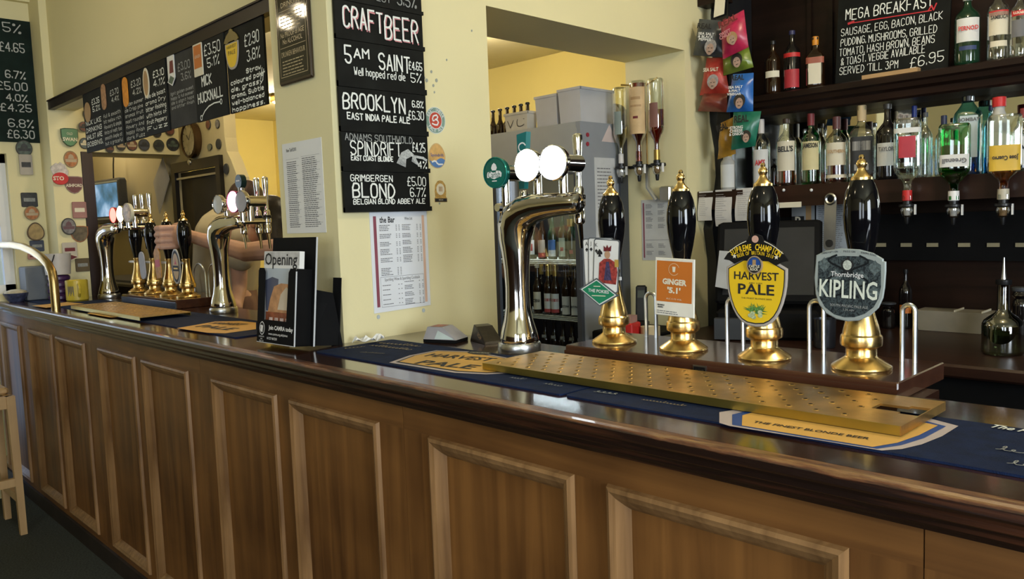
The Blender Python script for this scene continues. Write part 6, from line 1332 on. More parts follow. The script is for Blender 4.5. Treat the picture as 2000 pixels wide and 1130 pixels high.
mb = MB(); mb.box(0, w2, z00, z00 + h2, 0, .001); mb.build('sheet', mat('notice_grey_white', (.55, .56, .57), .6), ps2); mb = MB(); print_lines(mb, w2 * .12, w2 * .85, z00 + h2 * .93, z00 + h2 * .55, 14, .3, .5, .0014); mb.build('notice_print', GINK, ps2)
# beers in the fridge
def beer(px, z, y, h, r, label, body, labs, cap=NECKG, **k):
    x = at_y(px, 500, y).x
    bottle((x, y, z + .001), h, r, label, body, cap, labs, small=True, rot=.45, neck=.42, sh=.55, group='bottled beers in the fridge', **k)
LW = LBW; LGRN = mat('label_pale_green', (.45, .52, .42), .6); LRED = mat('label_brick', (.42, .06, .06), .6); LBLU = mat('label_mid_blue', (.05, .14, .36), .6)
for (px, l, bd, lbs) in ((1040, 'green beer bottle with a round red and white label, top fridge shelf', G_DKGREEN, [(.10, .42, LW, .8), (.18, .34, LRED, .4)]), (1060, 'beer bottle with a beige and red label, top fridge shelf', G_BROWN, [(.04, .14, LRED, .9), (.14, .42, mat('label_beige', (.48, .40, .32), .6), .9)]), (1080, 'beer bottle with a blue and white label, top fridge shelf', G_DKGREEN, [(.06, .20, LW, .9), (.20, .42, LBLU, .9)]), (1100, 'green beer bottle with an oval pale label, top fridge shelf', G_DKGREEN, [(.06, .46, LGRN, .7), (.18, .26, LRED, .35)]), (1118, 'plain green beer bottle with a gold neck, top fridge shelf', G_DKGREEN, [(.70, .86, NECKG, .9), (.12, .20, LRED, .4)]), (1132, 'plain green beer bottle at the right end of the top fridge shelf', G_DKGREEN, [(.18, .40, mat('label_emerald', (.02, .22, .08), .5), .6)])):
    beer(px, SHZ[0], FY0 + .075, .225, .0232, l, bd, lbs)
for (px, l, bd, lbs, cp) in ((1027, 'beer bottle with a gold crest half hidden by the font, middle fridge shelf', G_BROWN, [(.06, .30, LBL, .9), (.46, .60, NECKG, .9)], NECKG), (1048, 'dark beer bottle with a big cream label, middle fridge shelf', G_BROWN, [(.08, .44, LBL, 1.0, 'CERNA', INK, .09, .5)], LBL), (1069, 'gold-necked beer with a white and red label beside the cream one', G_BROWN, [(.04, .11, LRED, 1.0), (.11, .42, LW, 1.0), (.26, .32, LRED, .9)], NECKG), (1083, 'gold-necked beer with a white and red label beside the white ones', G_BROWN, [(.04, .11, LRED, 1.0), (.11, .42, LW, 1.0), (.26, .32, LRED, .9)], NECKG), (1104, 'dark bottle with a white label, left of two on the middle shelf', G_BROWN, [(.02, .38, LW, 1.0, 'ESTONA', INK, .06, .45)], BLACK), (1122, 'dark bottle with a white label, right of two on the middle shelf', G_BROWN, [(.02, .38, LW, 1.0, 'ESTONA', INK, .06, .45)], BLACK)):
    beer(px, SHZ[1], FY0 + .075, .245, .0232, l, bd, lbs, cp, neckcap=.16 if cp is NECKG else None)
for i, px_ in enumerate((1060, 1078, 1096, 1114, 1130)): beer(px_, SHZ[2], FY0 + .085, .235, .0232, 'plain dark beer bottle on the bottom fridge shelf, number %s from the font' % ('one', 'two', 'three', 'four', 'five')[i], G_BLACK, [(.60, .66, CHALKD, .5)], BLACK)
for i, px_ in enumerate((1056, 1074, 1110, 1127)): beer(px_, SHZ[1], FY0 + .15, .245, .0232, ['gold-topped bottle in the second row behind the cream label', 'gold-topped bottle in the second row behind the red labels', 'dark bottle in the second row behind the white labels', 'dark bottle in the second row at the fridge side'][i], G_BLACK, [], NECKG if i < 2 else BLACK, neckcap=.16)
# on top of the fridge
for i, px_ in enumerate((963, 977, 991, 1005, 1018, 1031)):
    q = at_y(px_, 230, 2.93); bottle((q.x, 2.93, FZ + .001), at_y(px_, 216 - 3.2 * i, 2.93).z - FZ, .021, ['leftmost', 'second', 'third', 'fourth', 'fifth', 'sixth'][i] + ' small brown beer bottle on top of the fridge', G_BROWN, BLACK, [(.45, .58, LBL, .9)] if i in (3, 4) else [], small=True, neck=.45, sh=.42, group='brown bottles on top of the fridge')
def crate(x0, x1, y0, y1, h, label, mt, txt=None):
    e = empty('plastic_tub', label, 'tub', 'plastic tubs on the fridge', loc=((x0 + x1) / 2, (y0 + y1) / 2, FZ + .001)); a, b = (x1 - x0) / 2, (y1 - y0) / 2
    mb = MB(); mb.add([(-a * .93, -b * .93, 0), (a * .93, -b * .93, 0), (a * .93, b * .93, 0), (-a * .93, b * .93, 0), (-a, -b, h), (a, -b, h), (a, b, h), (-a, b, h)], [(0, 3, 2, 1), (0, 1, 5, 4), (1, 2, 6, 5), (2, 3, 7, 6), (3, 0, 4, 7), (4, 5, 6, 7)]); mb.build('tub_body', mt, e)
    mb = MB(); mb.box(-a - .004, a + .004, -b - .004, -b + .004, h - .012, h); mb.box(-a - .004, a + .004, b - .004, b + .004, h - .012, h); mb.box(-a - .004, -a + .004, -b, b, h - .012, h); mb.box(a - .004, a + .004, -b, b, h - .012, h); mb.build('tub_rim', mt, e)
    if txt:
        mb = MB(); chalk(mb, txt, -a * .8, h * .25, h * .42, .004, a * 1.5, z=0); o = mb.build('marker_writing', INK, e); o.matrix_basis = frame((0, -b - .002, 0), (1, 0, 0), (0, .05, 1))
    return e
TUB = mat('tub_milky', (.50, .50, .52), .45, var=.05); TUBW = mat('tub_white', (.55, .52, .45), .5)
q0, q1 = at_y(986, 240, 2.83).x, at_y(1030, 240, 2.83).x; crate(q0, q1, 2.83, 2.90, at_y(1000, 221, 2.83).z - FZ, 'small white tub with black marker writing in front of the bottles', TUBW, 'VC')
q0, q1 = at_y(1046, 240, 2.86).x, at_y(1088, 240, 2.86).x; crate(q0, q1, 2.86, 3.06, at_y(1046, 190, 2.86).z - FZ, 'smaller milky plastic tub on the fridge beside the bottles', TUB)
q0, q1 = at_y(1091, 240, 2.85).x, at_y(1134, 240, 2.85).x; crate(q0, q1, 2.85, 3.10, at_y(1091, 176, 2.85).z - FZ, 'tallest milky plastic tub on the fridge beside the optics', TUB)
p = at_y(1190, 232, 3.50); mb = MB(); mb.tube([(p.x, 3.50, p.z), (p.x, 3.56, p.z)], .085, 24); mb.tube([(p.x, 3.56, p.z), (p.x, 3.80, p.z)], .02, 10); tag(mb.build('extractor_disc', BLACK), 'round black extractor outlet on the yellow wall behind the optics', 'extractor')
# menu on the jamb
x0, x1 = at_y(1254, 450, 3.137).x, at_y(1312, 450, 3.137).x; z1, z0 = at_y(1285, 389, 3.137).z, at_y(1285, 508, 3.137).z; wq, hq = x1 - x0, z1 - z0
jm = empty('jamb_menu', 'laminated wine menu on the far side of the opening behind the orange clip', 'poster', M=frame((x0, 3.1365, z0), *FRONT))
mb = MB(); mb.box(0, wq, 0, hq, 0, .0015); mb.build('sheet', mat('laminated_dim', (.55, .55, .53), .3), jm); mb = MB(); mb.rect(wq * .05, wq * .10, hq * .04, hq * .95, .0019); mb.build('maroon_stripe', mat('stripe_maroon', (.26, .07, .10), .5), jm)
mb = MB()
for y0 in (.93, .82, .71, .60, .28, .16):
    print_lines(mb, wq * .15, wq * .40, hq * y0, hq * (y0 - .075), 4, .42, .3, .0022); print_lines(mb, wq * .56, wq * .80, hq * y0, hq * (y0 - .075), 4, .42, .3, .0022)
mb.rect(wq * .12, wq * .95, hq * .335, hq * .340, .0022); mb.build('menu_print', GINK, jm)
# ================================================================== chalkboard on the upper shelf
A = at_y(1632, 158, 3.47); B = at_y(1852, 140, 3.47); wq = B.x - A.x; hq = .42
mg2 = empty('breakfast_board', 'black chalkboard headed MEGA BREAKFAST leaning on the upper shelf', 'chalkboard', M=frame((A.x, 3.465, 2.0045), (1, 0, 0), (0, .10, 1)))
mb = MB(); mb.box(0, wq, 0, hq, -.012, 0); mb.build('board', BOARD, mg2)
def px_local(px, py): q = at_y(px, py, 3.47); return q.x - A.x, (q.z - 2.0045) / .995
mb = MB(); mr_ = MB()
for s, a, b, ch, lw_ in (('MEGA BREAKFAST', (1648, 38), (1818, 10), 20, .0042), ('SAUSAGE, EGG, BACON, BLACK', (1640, 70), (1838, 36), 14, .0026), ('PUDDING. MUSHROOMS, GRILLED', (1640, 90), (1828, 62), 14, .0026), ('TOMATO, HASH BROWN, BEANS', (1638, 110), (1824, 82), 14, .0026), ('& TOAST. VEGGIE AVAILABLE', (1642, 128), (1806, 102), 14, .0026), ("SERVED 'TILL 3PM", (1640, 146), (1754, 132), 14, .0026), ('£6.95', (1778, 133), (1843, 119), 20, .0032)):
    P0 = px_local(*a); P1 = px_local(*b); T = px_local(a[0], a[1] - ch)
    mb = MB(); chalk(mb, s, P0[0], P0[1], T[1] - P0[1], lw_, P1[0] - P0[0], z=.0012, slope=(P1[1] - P0[1]) / (P1[0] - P0[0])); mb.build('chalk_line', CHALK, mg2)
P0 = px_local(1658, 44); P1 = px_local(1816, 19); mb = MB(); poly_stroke(mb, [P0, P1], .004, .0012); poly_stroke(mb, [(P1[0] - .012, P1[1]), (P1[0], P1[1] + .02), (P1[0] + .008, P1[1]), (P1[0] + .018, P1[1] + .025)], .005, .0012); poly_stroke(mb, [(P0[0] - .01, P0[1]), (P0[0] + .012, P0[1] + .004)], .010, .0012); mb.build('red_underline', CHALKR, mg2)
q0 = at_y(1683, 156, 3.405); q1 = at_y(1792, 139, 3.405); mb = MB(); mb.box(q0.x, q1.x, 3.405, 3.44, 2.0035, 2.020); tag(mb.build('wood_batten', TAN), 'short plain wooden strip holding the breakfast board on the shelf', 'wood strip')
# ================================================================== crisps on a hanging strip
def crisp_pack(quad, y, col, label, lines=(), face=None, yoff=0, shiny=.25):
    """pillow bag filling a quad given as picture corners TL, TR, BR, BL on plane y; crimped top and bottom"""
    P4 = [at_y(a, b, y) for a, b in quad]
    e = empty('crisp_packet', label, 'crisp packet', 'crisp packets on the hanging strip', loc=(P4[0].x, y, P4[0].z))
    o0 = P4[0]; nx, nz = 9, 9; rnd = random.Random(len(label))
    def pt(u, v):
        a = P4[0].lerp(P4[1], u); b = P4[3].lerp(P4[2], u); return a.lerp(b, v) - o0
    fr_, bk = [], []
    for j in range(nz + 1):
        for i in range(nx + 1):
            u, v = i / nx, j / nz; p = pt(u, v)
            d = .042 * (math.sin(PI * u) ** .6) * (max(0, math.sin(PI * min(max((v - .06) / .88, 0), 1))) ** .6) + rnd.uniform(-.0025, .0025)
            fr_.append((p.x, -max(d, .001), p.z)); bk.append((p.x, max(d * .5, .001), p.z))
    fs = [(j * (nx + 1) + i, (j + 1) * (nx + 1) + i, (j + 1) * (nx + 1) + i + 1, j * (nx + 1) + i + 1) for j in range(nz) for i in range(nx)]
    n0 = len(fr_); mb = MB(); mb.add(fr_ + bk, fs + [tuple(n0 + k for k in reversed(f)) for f in fs], True); mb.build('packet_body', col, e)
    def place(u, v, out=.045): p = pt(u, v); return (p.x, -out, p.z)
    dir_ = (pt(1, .5) - pt(0, .5)); w_ = dir_.length
    for (s, u, v, size, width, mt) in lines:
        t = ptext(s, size, mt, e, width=width * w_, bold=.03); sc = t.scale.copy(); t.matrix_basis = frame(place(u, v), dir_, (0, 0, 1)) @ Matrix.Diagonal((sc.x, 1, 1, 1))
    if face:
        u, v, r, hair = face; g = empty('face_print', parent=e, M=frame(place(u, v, .0445), dir_, (0, 0, 1)))
        mb = MB(); mb.flat(ellipse(r * 1.15, r * 1.2, 18, 0, r * .3), 0); mb.build('hair_print', hair, g); mb = MB(); mb.flat(ellipse(r * .72, r * .95, 18, 0, -r * .15), .0005); mb.build('skin_print', mat('print_skin', (.42, .28, .22), .6, var=.2, scale=80), g)
        mb = MB(); 
        for sx in (-1, 1): mb.rect(sx * r * .3 - r * .12, sx * r * .3 + r * .12, 0, r * .12, .001)
        mb.rect(-r * .25, r * .25, -r * .6, -r * .48, .001); mb.build('feature_print', INK, g)
    return e
CK = lambda n, c: mat(n, c, .28, var=.15, scale=30)
HGREY = mat('print_grey_hair', (.34, .32, .32), .6, var=.3, scale=80); HDARK = mat('print_dark_hair', (.03, .025, .02), .6)
crisp_pack(((1366, 37), (1409, 40), (1411, 112), (1354, 108)), 3.17, CK('crisp_charcoal', (.055, .062, .070)), 'charcoal grey crisp packet reading SEA SALT and black pepper', [('REAL', .5, .22, .03, .55, INK), ('SEA SALT', .60, .42, .0145, .62, WHITE), ('& BLACK', .58, .50, .0145, .60, WHITE), ('PEPPER', .56, .58, .0145, .5, WHITE)], (.76, .80, .026, HGREY))
crisp_pack(((1408, 44), (1453, 19), (1462, 92), (1412, 116)), 3.125, CK('crisp_crimson', (.42, .02, .07)), 'crimson crisp packet tilted at the top of the strip', [('REAL', .5, .18, .04, .75, MAROON), ('SWEET', .36, .44, .02, .45, mat('print_rose', (.6, .25, .28), .6)), ('CHILLI', .36, .52, .02, .45, mat('print_rose', (.6, .25, .28), .6))], (.62, .70, .022, TAN))
crisp_pack(((1412, 113), (1462, 90), (1472, 131), (1413, 148)), 3.19, CK('crisp_olive', (.16, .22, .03)), 'olive green crisp packet showing a curly haired face', [], (.66, .62, .024, HDARK))
crisp_pack(((1381, 113), (1413, 112), (1425, 182), (1367, 186)), 3.205, CK('crisp_scarlet', (.48, .05, .035)), 'scarlet crisp packet reading SEA SALT', [('SEA SALT', .55, .36, .022, .65, CREAM)], (.62, .72, .025, HGREY))
crisp_pack(((1374, 181), (1420, 180), (1421, 219), (1363, 217)), 3.208, CK('crisp_rust', (.22, .05, .035)), 'rust brown crisp packet hanging under the scarlet one', [])
q_ = crisp_pack(((1432, 145), (1472, 142), (1471, 217), (1419, 219)), 3.14, CK('crisp_blue', (.02, .12, .42)), 'blue crisp packet reading SALT and malt vinegar', [('REAL', .5, .14, .03, .55, INK), ('SEA SALT', .45, .38, .0145, .6, WHITE), ('& MALT', .42, .47, .0145, .5, WHITE), ('VINEGAR', .42, .56, .0145, .6, WHITE)], (.66, .78, .024, HDARK))
crisp_pack(((1433, 219), (1487, 217), (1475, 285), (1428, 293)), 3.13, CK('crisp_bottle_green', (.012, .14, .085)), 'bottle green crisp packet reading STRONG CHEESE and ONION', [('REAL', .5, .22, .04, .55, INK), ('STRONG', .36, .44, .0165, .5, WHITE), ('CHEESE', .36, .53, .0165, .5, WHITE), ('& ONION', .38, .62, .0165, .55, WHITE)], (.78, .74, .020, HDARK))
crisp_pack(((1408, 240), (1434, 228), (1437, 300), (1402, 311)), 3.20, CK('crisp_mustard', (.42, .22, .03)), 'mustard yellow crisp packet half hidden at the bottom of the strip', [('REAL', .5, .22, .04, .7, INK)])
cs = empty('hanging_strip', 'card strip with a cream tag from which the crisp packets hang', 'strip')
q = at_y(1411, 10, 3.24); mb = MB(); mb.box(q.x - .03, q.x + .03, 3.236, 3.242, 1.80, 3.0); mb.build('card_strip', BLACK, cs); mb = MB(); mb.prism([(-.030, -.05), (.022, -.045), (.030, .03), (-.020, .035)], 0, .003); o = mb.build('cream_tag', CREAM, cs); o.matrix_basis = frame((q.x - .005, 3.225, q.z), *FRONT)
mb = MB(); mb.box(-2.034, -1.90, 3.248, 3.325, 2.42, 2.999); tag(mb.build('carved_bracket', BACKW), 'dark carved bracket above the crisp packets', 'bracket')
# ================================================================== receipts
for (x0, x1, y0, y1, l, sk) in ((1364, 1392, 374, 430, 'short white till receipt pinned left of the other receipts', -.05), (1396, 1429, 371, 441, 'longest white till receipt, pinned in the middle', .04), (1437, 1478, 368, 430, 'white till receipt pinned beside the yellow shield pump handle', -.04)):
    A = at_y(x0, y0, 3.215); B = at_y(x1, y1, 3.215); e = empty('receipt', l, 'receipt', 'receipts pinned to the shelf', M=frame((A.x, 3.217, B.z), *FRONT)); w2, h2 = B.x - A.x, A.z - B.z
    mb = MB(); n = 6
    vs = [(u * w2 + sk * w2 * (1 - j / n), j / n * h2, .002 + .006 * math.sin(j * .9)) for j in range(n + 1) for u in (0, 1)]
    mb.add(vs, [(2 * j, 2 * j + 1, 2 * j + 3, 2 * j + 2) for j in range(n)], True); mb.add([(x, y, z - .0008) for x, y, z in vs], [(2 * j, 2 * j + 2, 2 * j + 3, 2 * j + 1) for j in range(n)], True); mb.build('paper_slip', mat('receipt_white', (.62, .60, .58), .8), e)
    mb = MB(); print_lines(mb, w2 * .12, w2 * .8, h2 * .9, h2 * .15, 12, .22, .5, .0105); mb.build('receipt_print', mat('faint_ink', (.35, .34, .36), .8), e)
# ================================================================== papers and opener under the shelf
q0 = at_y(1597, 398, 3.59); q1 = at_y(1648, 505, 3.59)
e = empty('pinned_sheets', 'bluish printed sheets pinned under the shelf behind the till', 'sheets', M=frame((q0.x - .01, 3.598, q1.z), *FRONT)); w2, h2 = q1.x - q0.x + .03, q0.z - q1.z
mb = MB(); mb.box(0, w2, 0, h2, 0, .002); mb.build('sheet', PAPERB, e); mb = MB(); print_lines(mb, .01, w2 * .85, h2 * .97, h2 * .05, 26, .3, .2, .0026); mb.build('sheet_print', GINK, e)
q0 = at_y(1545, 400, 3.59); q1 = at_y(1590, 470, 3.59); e = empty('pinned_card', 'pale card with a black label reading B beside the blue sheets', 'card', M=frame((q0.x, 3.598, q1.z), *FRONT)); w2, h2 = q1.x - q0.x, q0.z - q1.z
mb = MB(); mb.box(0, w2, 0, h2, 0, .002); mb.build('sheet', mat('card_greyish', (.30, .32, .33), .7), e); mb = MB(); mb.rect(w2 * .62, w2 * .86, 0, h2, .0024); mb.build('wood_strip', TAN, e); mb = MB(); mb.rect(0, w2 * .55, h2 * .38, h2 * .68, .0024); mb.build('black_label', INK, e); ptext('B', .06, CREAM, e, w2 * .28, h2 * .53, .003, bold=.02)
q = at_y(1622, 400, 3.37); e = empty('bottle_opener', 'flat steel bar blade bottle opener hung from the shelf', 'bottle opener', M=frame((q.x, 3.372, q.z), (1, 0, 0), (0, 0, 1), -.03))
mb = MB(); mb.prism(rrect(.052, .235, .024, 5, 0, -.08), 0, .003); mb.build('blade', mat('opener_steel', (.34, .33, .30), .35, .6), e); mb = MB(); mb.lathe([(.020, 0), (.026, .004), (.020, .008), (.014, .004)], 18, (0, .025, .001), caps=False); mb.build('ring_end', STEEL, e); mb = MB(); mb.flat(ellipse(.014, .014, 16, 0, .025), .0034); mb.build('ring_hole', MATTE, e); mb = MB(); mb.flat(ellipse(.017, .017, 16, 0, -.165), .0034); mb.build('finger_disc', STEEL, e)
# ================================================================== till
q = at_y(1500, 560, 3.02)
tl = empty('till', 'black touch-screen till behind the yellow shield clip', 'till', loc=(q.x - .02, 3.06, .951), rot=(0, 0, .40))
mb = MB(); mb.rbox(-.20, .20, -.12, .16, 0, .12, .012); mb.build('till_base', MATTE, tl)
S_ = Matrix.Translation((0, .02, .30)) @ Matrix.Rotation(-.35, 4, 'X')
mb = MB(); mb.rbox(-.21, .21, -.025, .025, -.175, .185, .010); o = mb.build('screen_case', MATTE, tl, M=S_); mb = MB(); mb.box(-.18, .18, -.027, -.0255, -.14, .15); mb.build('screen_glass', mat('till_screen_dark', (.030, .030, .032), .12), o)
mb = MB(); mb.box(-.04, .04, .03, .08, .12, .32); mb.build('till_stand', BLACK, tl); mb = MB(); mb.box(-.20, -.05, -.16, -.121, .005, .09); mb.build('receipt_printer', DGREY, tl)
q = at_y(1432, 530, 2.96); mb = MB(); mb.add([(-.05, 0, -.06), (.05, 0, -.075), (.045, .012, .085), (-.035, .012, .09), (-.05, .002, -.06), (.05, .002, -.075), (.045, .014, .085), (-.035, .014, .09)], [(0, 1, 2, 3), (7, 6, 5, 4), (0, 4, 5, 1), (1, 5, 6, 2), (2, 6, 7, 3), (3, 7, 4, 0)])
tag(mb.build('till_notice', mat('notice_white', (.55, .57, .60), .6), loc=(q.x, 2.90, q.z)), 'white paper slip stuck to the left of the till screen', 'paper slip')
# ================================================================== small things on the back counter
mb = MB(); mb.rbox(-2.345, -2.031, 2.80, 3.12, .905, .95, .006); o = mb.build('corner_ledge', MATTE); tag(o, 'black corner ledge beside the fridge carrying the phone', 'ledge')
q = at_z(1245, 640, .95); ph_ = empty('cordless_phone', 'black cordless phone standing upright on its charger', 'phone', loc=(q.x, q.y + .03, .951), rot=(0, 0, .5))
mb = MB(); mb.rbox(-.035, .035, -.03, .04, 0, .03, .008); mb.build('charger_base', BLACK, ph_); mb = MB(); mb.rbox(-.026, .026, -.012, .012, .0, .175, .009); o = mb.build('handset', BLACK, ph_, M=Matrix.Translation((0, .0, .022)) @ Matrix.Rotation(-.2, 4, 'X')); mb = MB(); mb.box(-.016, .016, -.0135, -.012, .115, .150); mb.build('phone_display', mat('phone_screen', (.06, .07, .06), .2), o)
q = at_z(1228, 657, .95); rb = empty('red_box', 'open red box with white cards in front of the phone', 'box', loc=(q.x - .01, q.y - .02, .951), rot=(0, 0, .2))
mb = MB(); mb.rbox(-.06, .06, -.045, .045, 0, .065, .005); mb.build('box_body', RED, rb); mb = MB(); mb.box(-.055, .0, -.04, -.02, .06, .115); mb.build('white_cards', WHITE, rb); mb = MB(); mb.box(.01, .05, -.03, .03, .06, .095); mb.build('pink_bag', mat('bag_pink', (.42, .24, .20), .5), rb)
q = at_z(1272, 656, .95); tp = empty('tape_roll', 'roll of masking tape lying on the ledge beside the red box', 'tape', loc=(q.x + .01, q.y - .02, .951))
MB().lathe([(.042, 0), (.042, .045), (.030, .045), (.030, 0)], 24, caps=False).build('tape_ring', mat('tape_tan', (.55, .44, .26), .6), tp); MB().lathe([(.030, .001), (.030, .044), (.027, .044), (.027, .001)], 20, caps=False).build('card_core', CREAM, tp)
A = at_z(1795, 638, .95); mb = MB(); e = empty('long_white_tray', 'long low cream tray at the back of the counter behind the grey clip', 'tray', loc=(A.x + .27, 3.575, .951))
mb.add([(-.24, -.05, 0), (.24, -.05, 0), (.24, .05, 0), (-.24, .05, 0), (-.25, -.06, .085), (.25, -.06, .085), (.25, .06, .085), (-.25, .06, .085)], [(0, 3, 2, 1), (0, 1, 5, 4), (1, 2, 6, 5), (2, 3, 7, 6), (3, 0, 4, 7), (4, 5, 6, 7)]); mb.build('tray_body', mat('tray_cream', (.24, .215, .165), .7), e)
mb = MB()
for x in (-.10, .0, .10): mb.box(x - .002, x + .002, -.06, .06, .085, .092)
mb.build('tray_dividers', CREAM, e)
# bottles on the back counter
def counter_bottle(px, base, top, wpx, label, body, cap, **k):
    b = at_z(px, base, .951); T = at_y(px, top, b.y); r = wpx / 2 / FPX * b.dot(_f) if False else wpx / 2 / FPX * (b - CAM).dot(_f)
    return bottle(b, T.z - .951, r, label, body, cap, group='bottles on the back counter', **k)
pr = counter_bottle(1958, 690, 545, 74, 'squat round green glass bottle with a steel pourer on the back counter', glass('olive_glass', (.20, .24, .14), .12), BLACK, sh=.40, neck=.30)
hp = at_y(1958, 545, pr.location.y).z - .951; MB().lathe([(.010, hp - .003), (.006, hp + .03), (.004, hp + .06), (.003, hp + .075)], 12).build('steel_pourer', STEEL, pr)
counter_bottle(1768, 640, 525, 24, 'slim dark bottle with an orange label behind the chrome loop', G_BLACK, BLACK, labs=[(.26, .40, ORANGE, 1.0)])
counter_bottle(1992, 672, 560, 30, 'dark glass storage jar at the right edge of the back counter', G_BLACK, DGREY, neck=.85, sh=.7)
counter_bottle(1735, 640, 590, 26, 'short dark jar on the back counter next to the slim bottle', G_BLACK, DGREY, neck=.85, sh=.7)
q = at_z(1610, 678, .951); mb = MB(); e = empty('steel_tankard', 'grey steel beaker behind the chrome loop and grey clip', 'beaker', loc=(q.x, q.y, .951)); MB().lathe([(.035, 0), (.040, .01), (.042, .10), (.043, .11), (.039, .11), (.036, .012)], 22, caps=False).build('beaker_body', mat('beaker_steel', (.14, .15, .18), .25, .9), e); mb.flat(ellipse(.0375, .0375, 20), .004); mb.build('beaker_bottom', STEEL, e)
# ================================================================== people behind the bar
def capsule(mb, a, b, r0, r1, n=12):
    a, b = Vector(a), Vector(b); mb.ball(a, r0, n=n, m_=8); mb.ball(b, r1, n=n, m_=8)
    mb.tube([a, a.lerp(b, .33), a.lerp(b, .66), b], [r0, r0 * .67 + r1 * .33, r0 * .33 + r1 * .67, r1], n)
def flesh(mb, name, material, parent, vox=.007, it=6):
    o = mb.build(name, material, parent); md = o.modifiers.new('skin', 'REMESH'); md.mode = 'VOXEL'; md.voxel_size = vox; md.use_smooth_shade = True
    s = o.modifiers.new('soft', 'SMOOTH'); s.iterations = it; s.factor = .5
    return o
# bartender with the outstretched arm
hx = px5[2]; HZ = CT + .042 + .285
pa = empty('person', 'dark haired bartender in black reaching out a bare arm to pull a far pump', 'person', loc=(0, 0, 0))
hand = Vector((hx + .01, 1.575, HZ)); elbow = at_y(480, 492, 1.72); shoulder = Vector((-3.02, 1.93, 1.40))
sk = MB()
hc = at_y(521, 432, 1.86); 
sk.ball(hc, .078, .088, .105); sk.ball(hc + Vector((-.02, -.03, -.06)), .055, .060, .055)         # skull and jaw
sk.tube([hc + Vector((-.055, -.055, .015)), hc + Vector((-.080, -.075, -.022)), hc + Vector((-.062, -.062, -.034))], [.010, .015, .010], 8)   # nose
sk.ball(hc + Vector((.03, -.088, -.005)), .012, .018, .028)                                           # ear
capsule(sk, hc + Vector((.02, .02, -.07)), hc + Vector((.13, .08, -.20)), .050, .060)
capsule(sk, shoulder, elbow, .058, .045); capsule(sk, elbow, hand + Vector((.10, .02, .005)), .046, .030)
capsule(sk, hand + Vector((.10, .02, .005)), hand + Vector((.03, -.01, .010)), .032, .040)
sk.ball(hand + Vector((.045, -.010, .004)), .048, .034, .056)
for k in range(4):                                                                                     # four fingers curled round the handle
    z = HZ + .050 - k * .031; L0 = .9 + .1 * (k in (1, 2))
    c0_ = Vector((hx + .050, 1.560, z)); c1_ = Vector((hx + .004, 1.480, z - .002)); c2_ = Vector((hx - .040 * L0, 1.492, z - .005)); c3_ = Vector((hx - .052 * L0, 1.525, z - .007))
    sk.tube([c0_, c1_ + Vector((.03, .008, .001)), c1_, c2_, c3_], [.0145, .0145, .0140, .0128, .0105], 8); sk.ball(c3_, .0108, n=8, m_=6); sk.ball(c1_ + Vector((.03, .008, .001)), .0155, n=8, m_=6); sk.ball(c2_, .0130, n=8, m_=6)
sk.tube([Vector((hx + .045, 1.575, HZ + .030)), Vector((hx + .024, 1.588, HZ + .058)), Vector((hx - .008, 1.580, HZ + .060)), Vector((hx - .026, 1.566, HZ + .052))], [.020, .017, .015, .011], 8)    # thumb over the back of the handle
capsule(sk, Vector((-2.85, 2.02, 1.12)), Vector((-2.85, 2.05, .95)), .15, .14); capsule(sk, Vector((-2.93, 2.02, .95)), Vector((-2.92, 2.02, .08)), .095, .055); capsule(sk, Vector((-2.75, 2.06, .95)), Vector((-2.74, 2.08, .08)), .095, .055)
capsule(sk, Vector((-2.92, 1.99, .06)), Vector((-2.94, 1.88, .05)), .048, .042); capsule(sk, Vector((-2.74, 2.06, .06)), Vector((-2.76, 1.95, .05)), .048, .042); capsule(sk, Vector((-2.85, 2.02, 1.12)), shoulder + Vector((.10, .03, 0)), .13, .11)
lo = Vector((-2.60, 1.93, 1.36)); capsule(sk, lo, Vector((-2.62, 1.80, 1.17)), .052, .042); capsule(sk, Vector((-2.62, 1.80, 1.17)), Vector((-2.95, 1.80, 1.21)), .04, .03); sk.ball((-3.0, 1.80, 1.215), .045, .03, .035)
flesh(sk, 'body', SKIN, pa, .0045, 2)
tp_ = MB(); capsule(tp_, (-2.85, 2.02, 1.10), (-2.88, 1.98, 1.32), .165, .170); capsule(tp_, (-2.98, 1.94, 1.395), (-2.64, 1.95, 1.36), .088, .088); capsule(tp_, (-3.0, 1.935, 1.40), (-3.12, 1.90, 1.405), .078, .070); capsule(tp_, (-2.85, 2.03, 1.10), (-2.85, 2.05, .93), .165, .168); flesh(tp_, 'black_top', mat('black_cloth', (.012, .012, .013), .8), pa, .010)
tr = MB(); capsule(tr, (-2.93, 2.02, .93), (-2.92, 2.02, .12), .110, .070); capsule(tr, (-2.75, 2.06, .93), (-2.74, 2.08, .12), .110, .070); flesh(tr, 'trousers', mat('dark_trousers', (.015, .016, .02), .8), pa, .012)
hr = MB(); hr.ball(hc + Vector((.018, .015, .030)), .088, .098, .100); hr.ball(hc + Vector((.055, .0, -.03)), .066, .085, .10); hr.tube([hc + Vector((.06, -.02, -.02)), hc + Vector((.085, -.02, -.12)), hc + Vector((.09, .0, -.22))], [.062, .060, .040], 12); hr.ball(hc + Vector((-.02, -.02, .075)), .060, .065, .035); flesh(hr, 'hair', mat('black_hair', (.012, .009, .008), .45, var=.4, scale=80), pa, .008, 4)
mb = MB(); mb.ball(hc + Vector((-.068, -.060, .018)), .010, .008, .007); mb.ball(hc + Vector((-.028, -.088, .018)), .010, .008, .007); mb.build('eyes', mat('eye_white', (.5, .47, .44), .3), pa)
mb = MB(); mb.tube([hc + Vector((-.072, -.066, -.055)), hc + Vector((-.060, -.082, -.057)), hc + Vector((-.040, -.088, -.054))], [.004, .007, .004], 8); mb.build('lips', mat('lips', (.36, .13, .10), .5), pa)
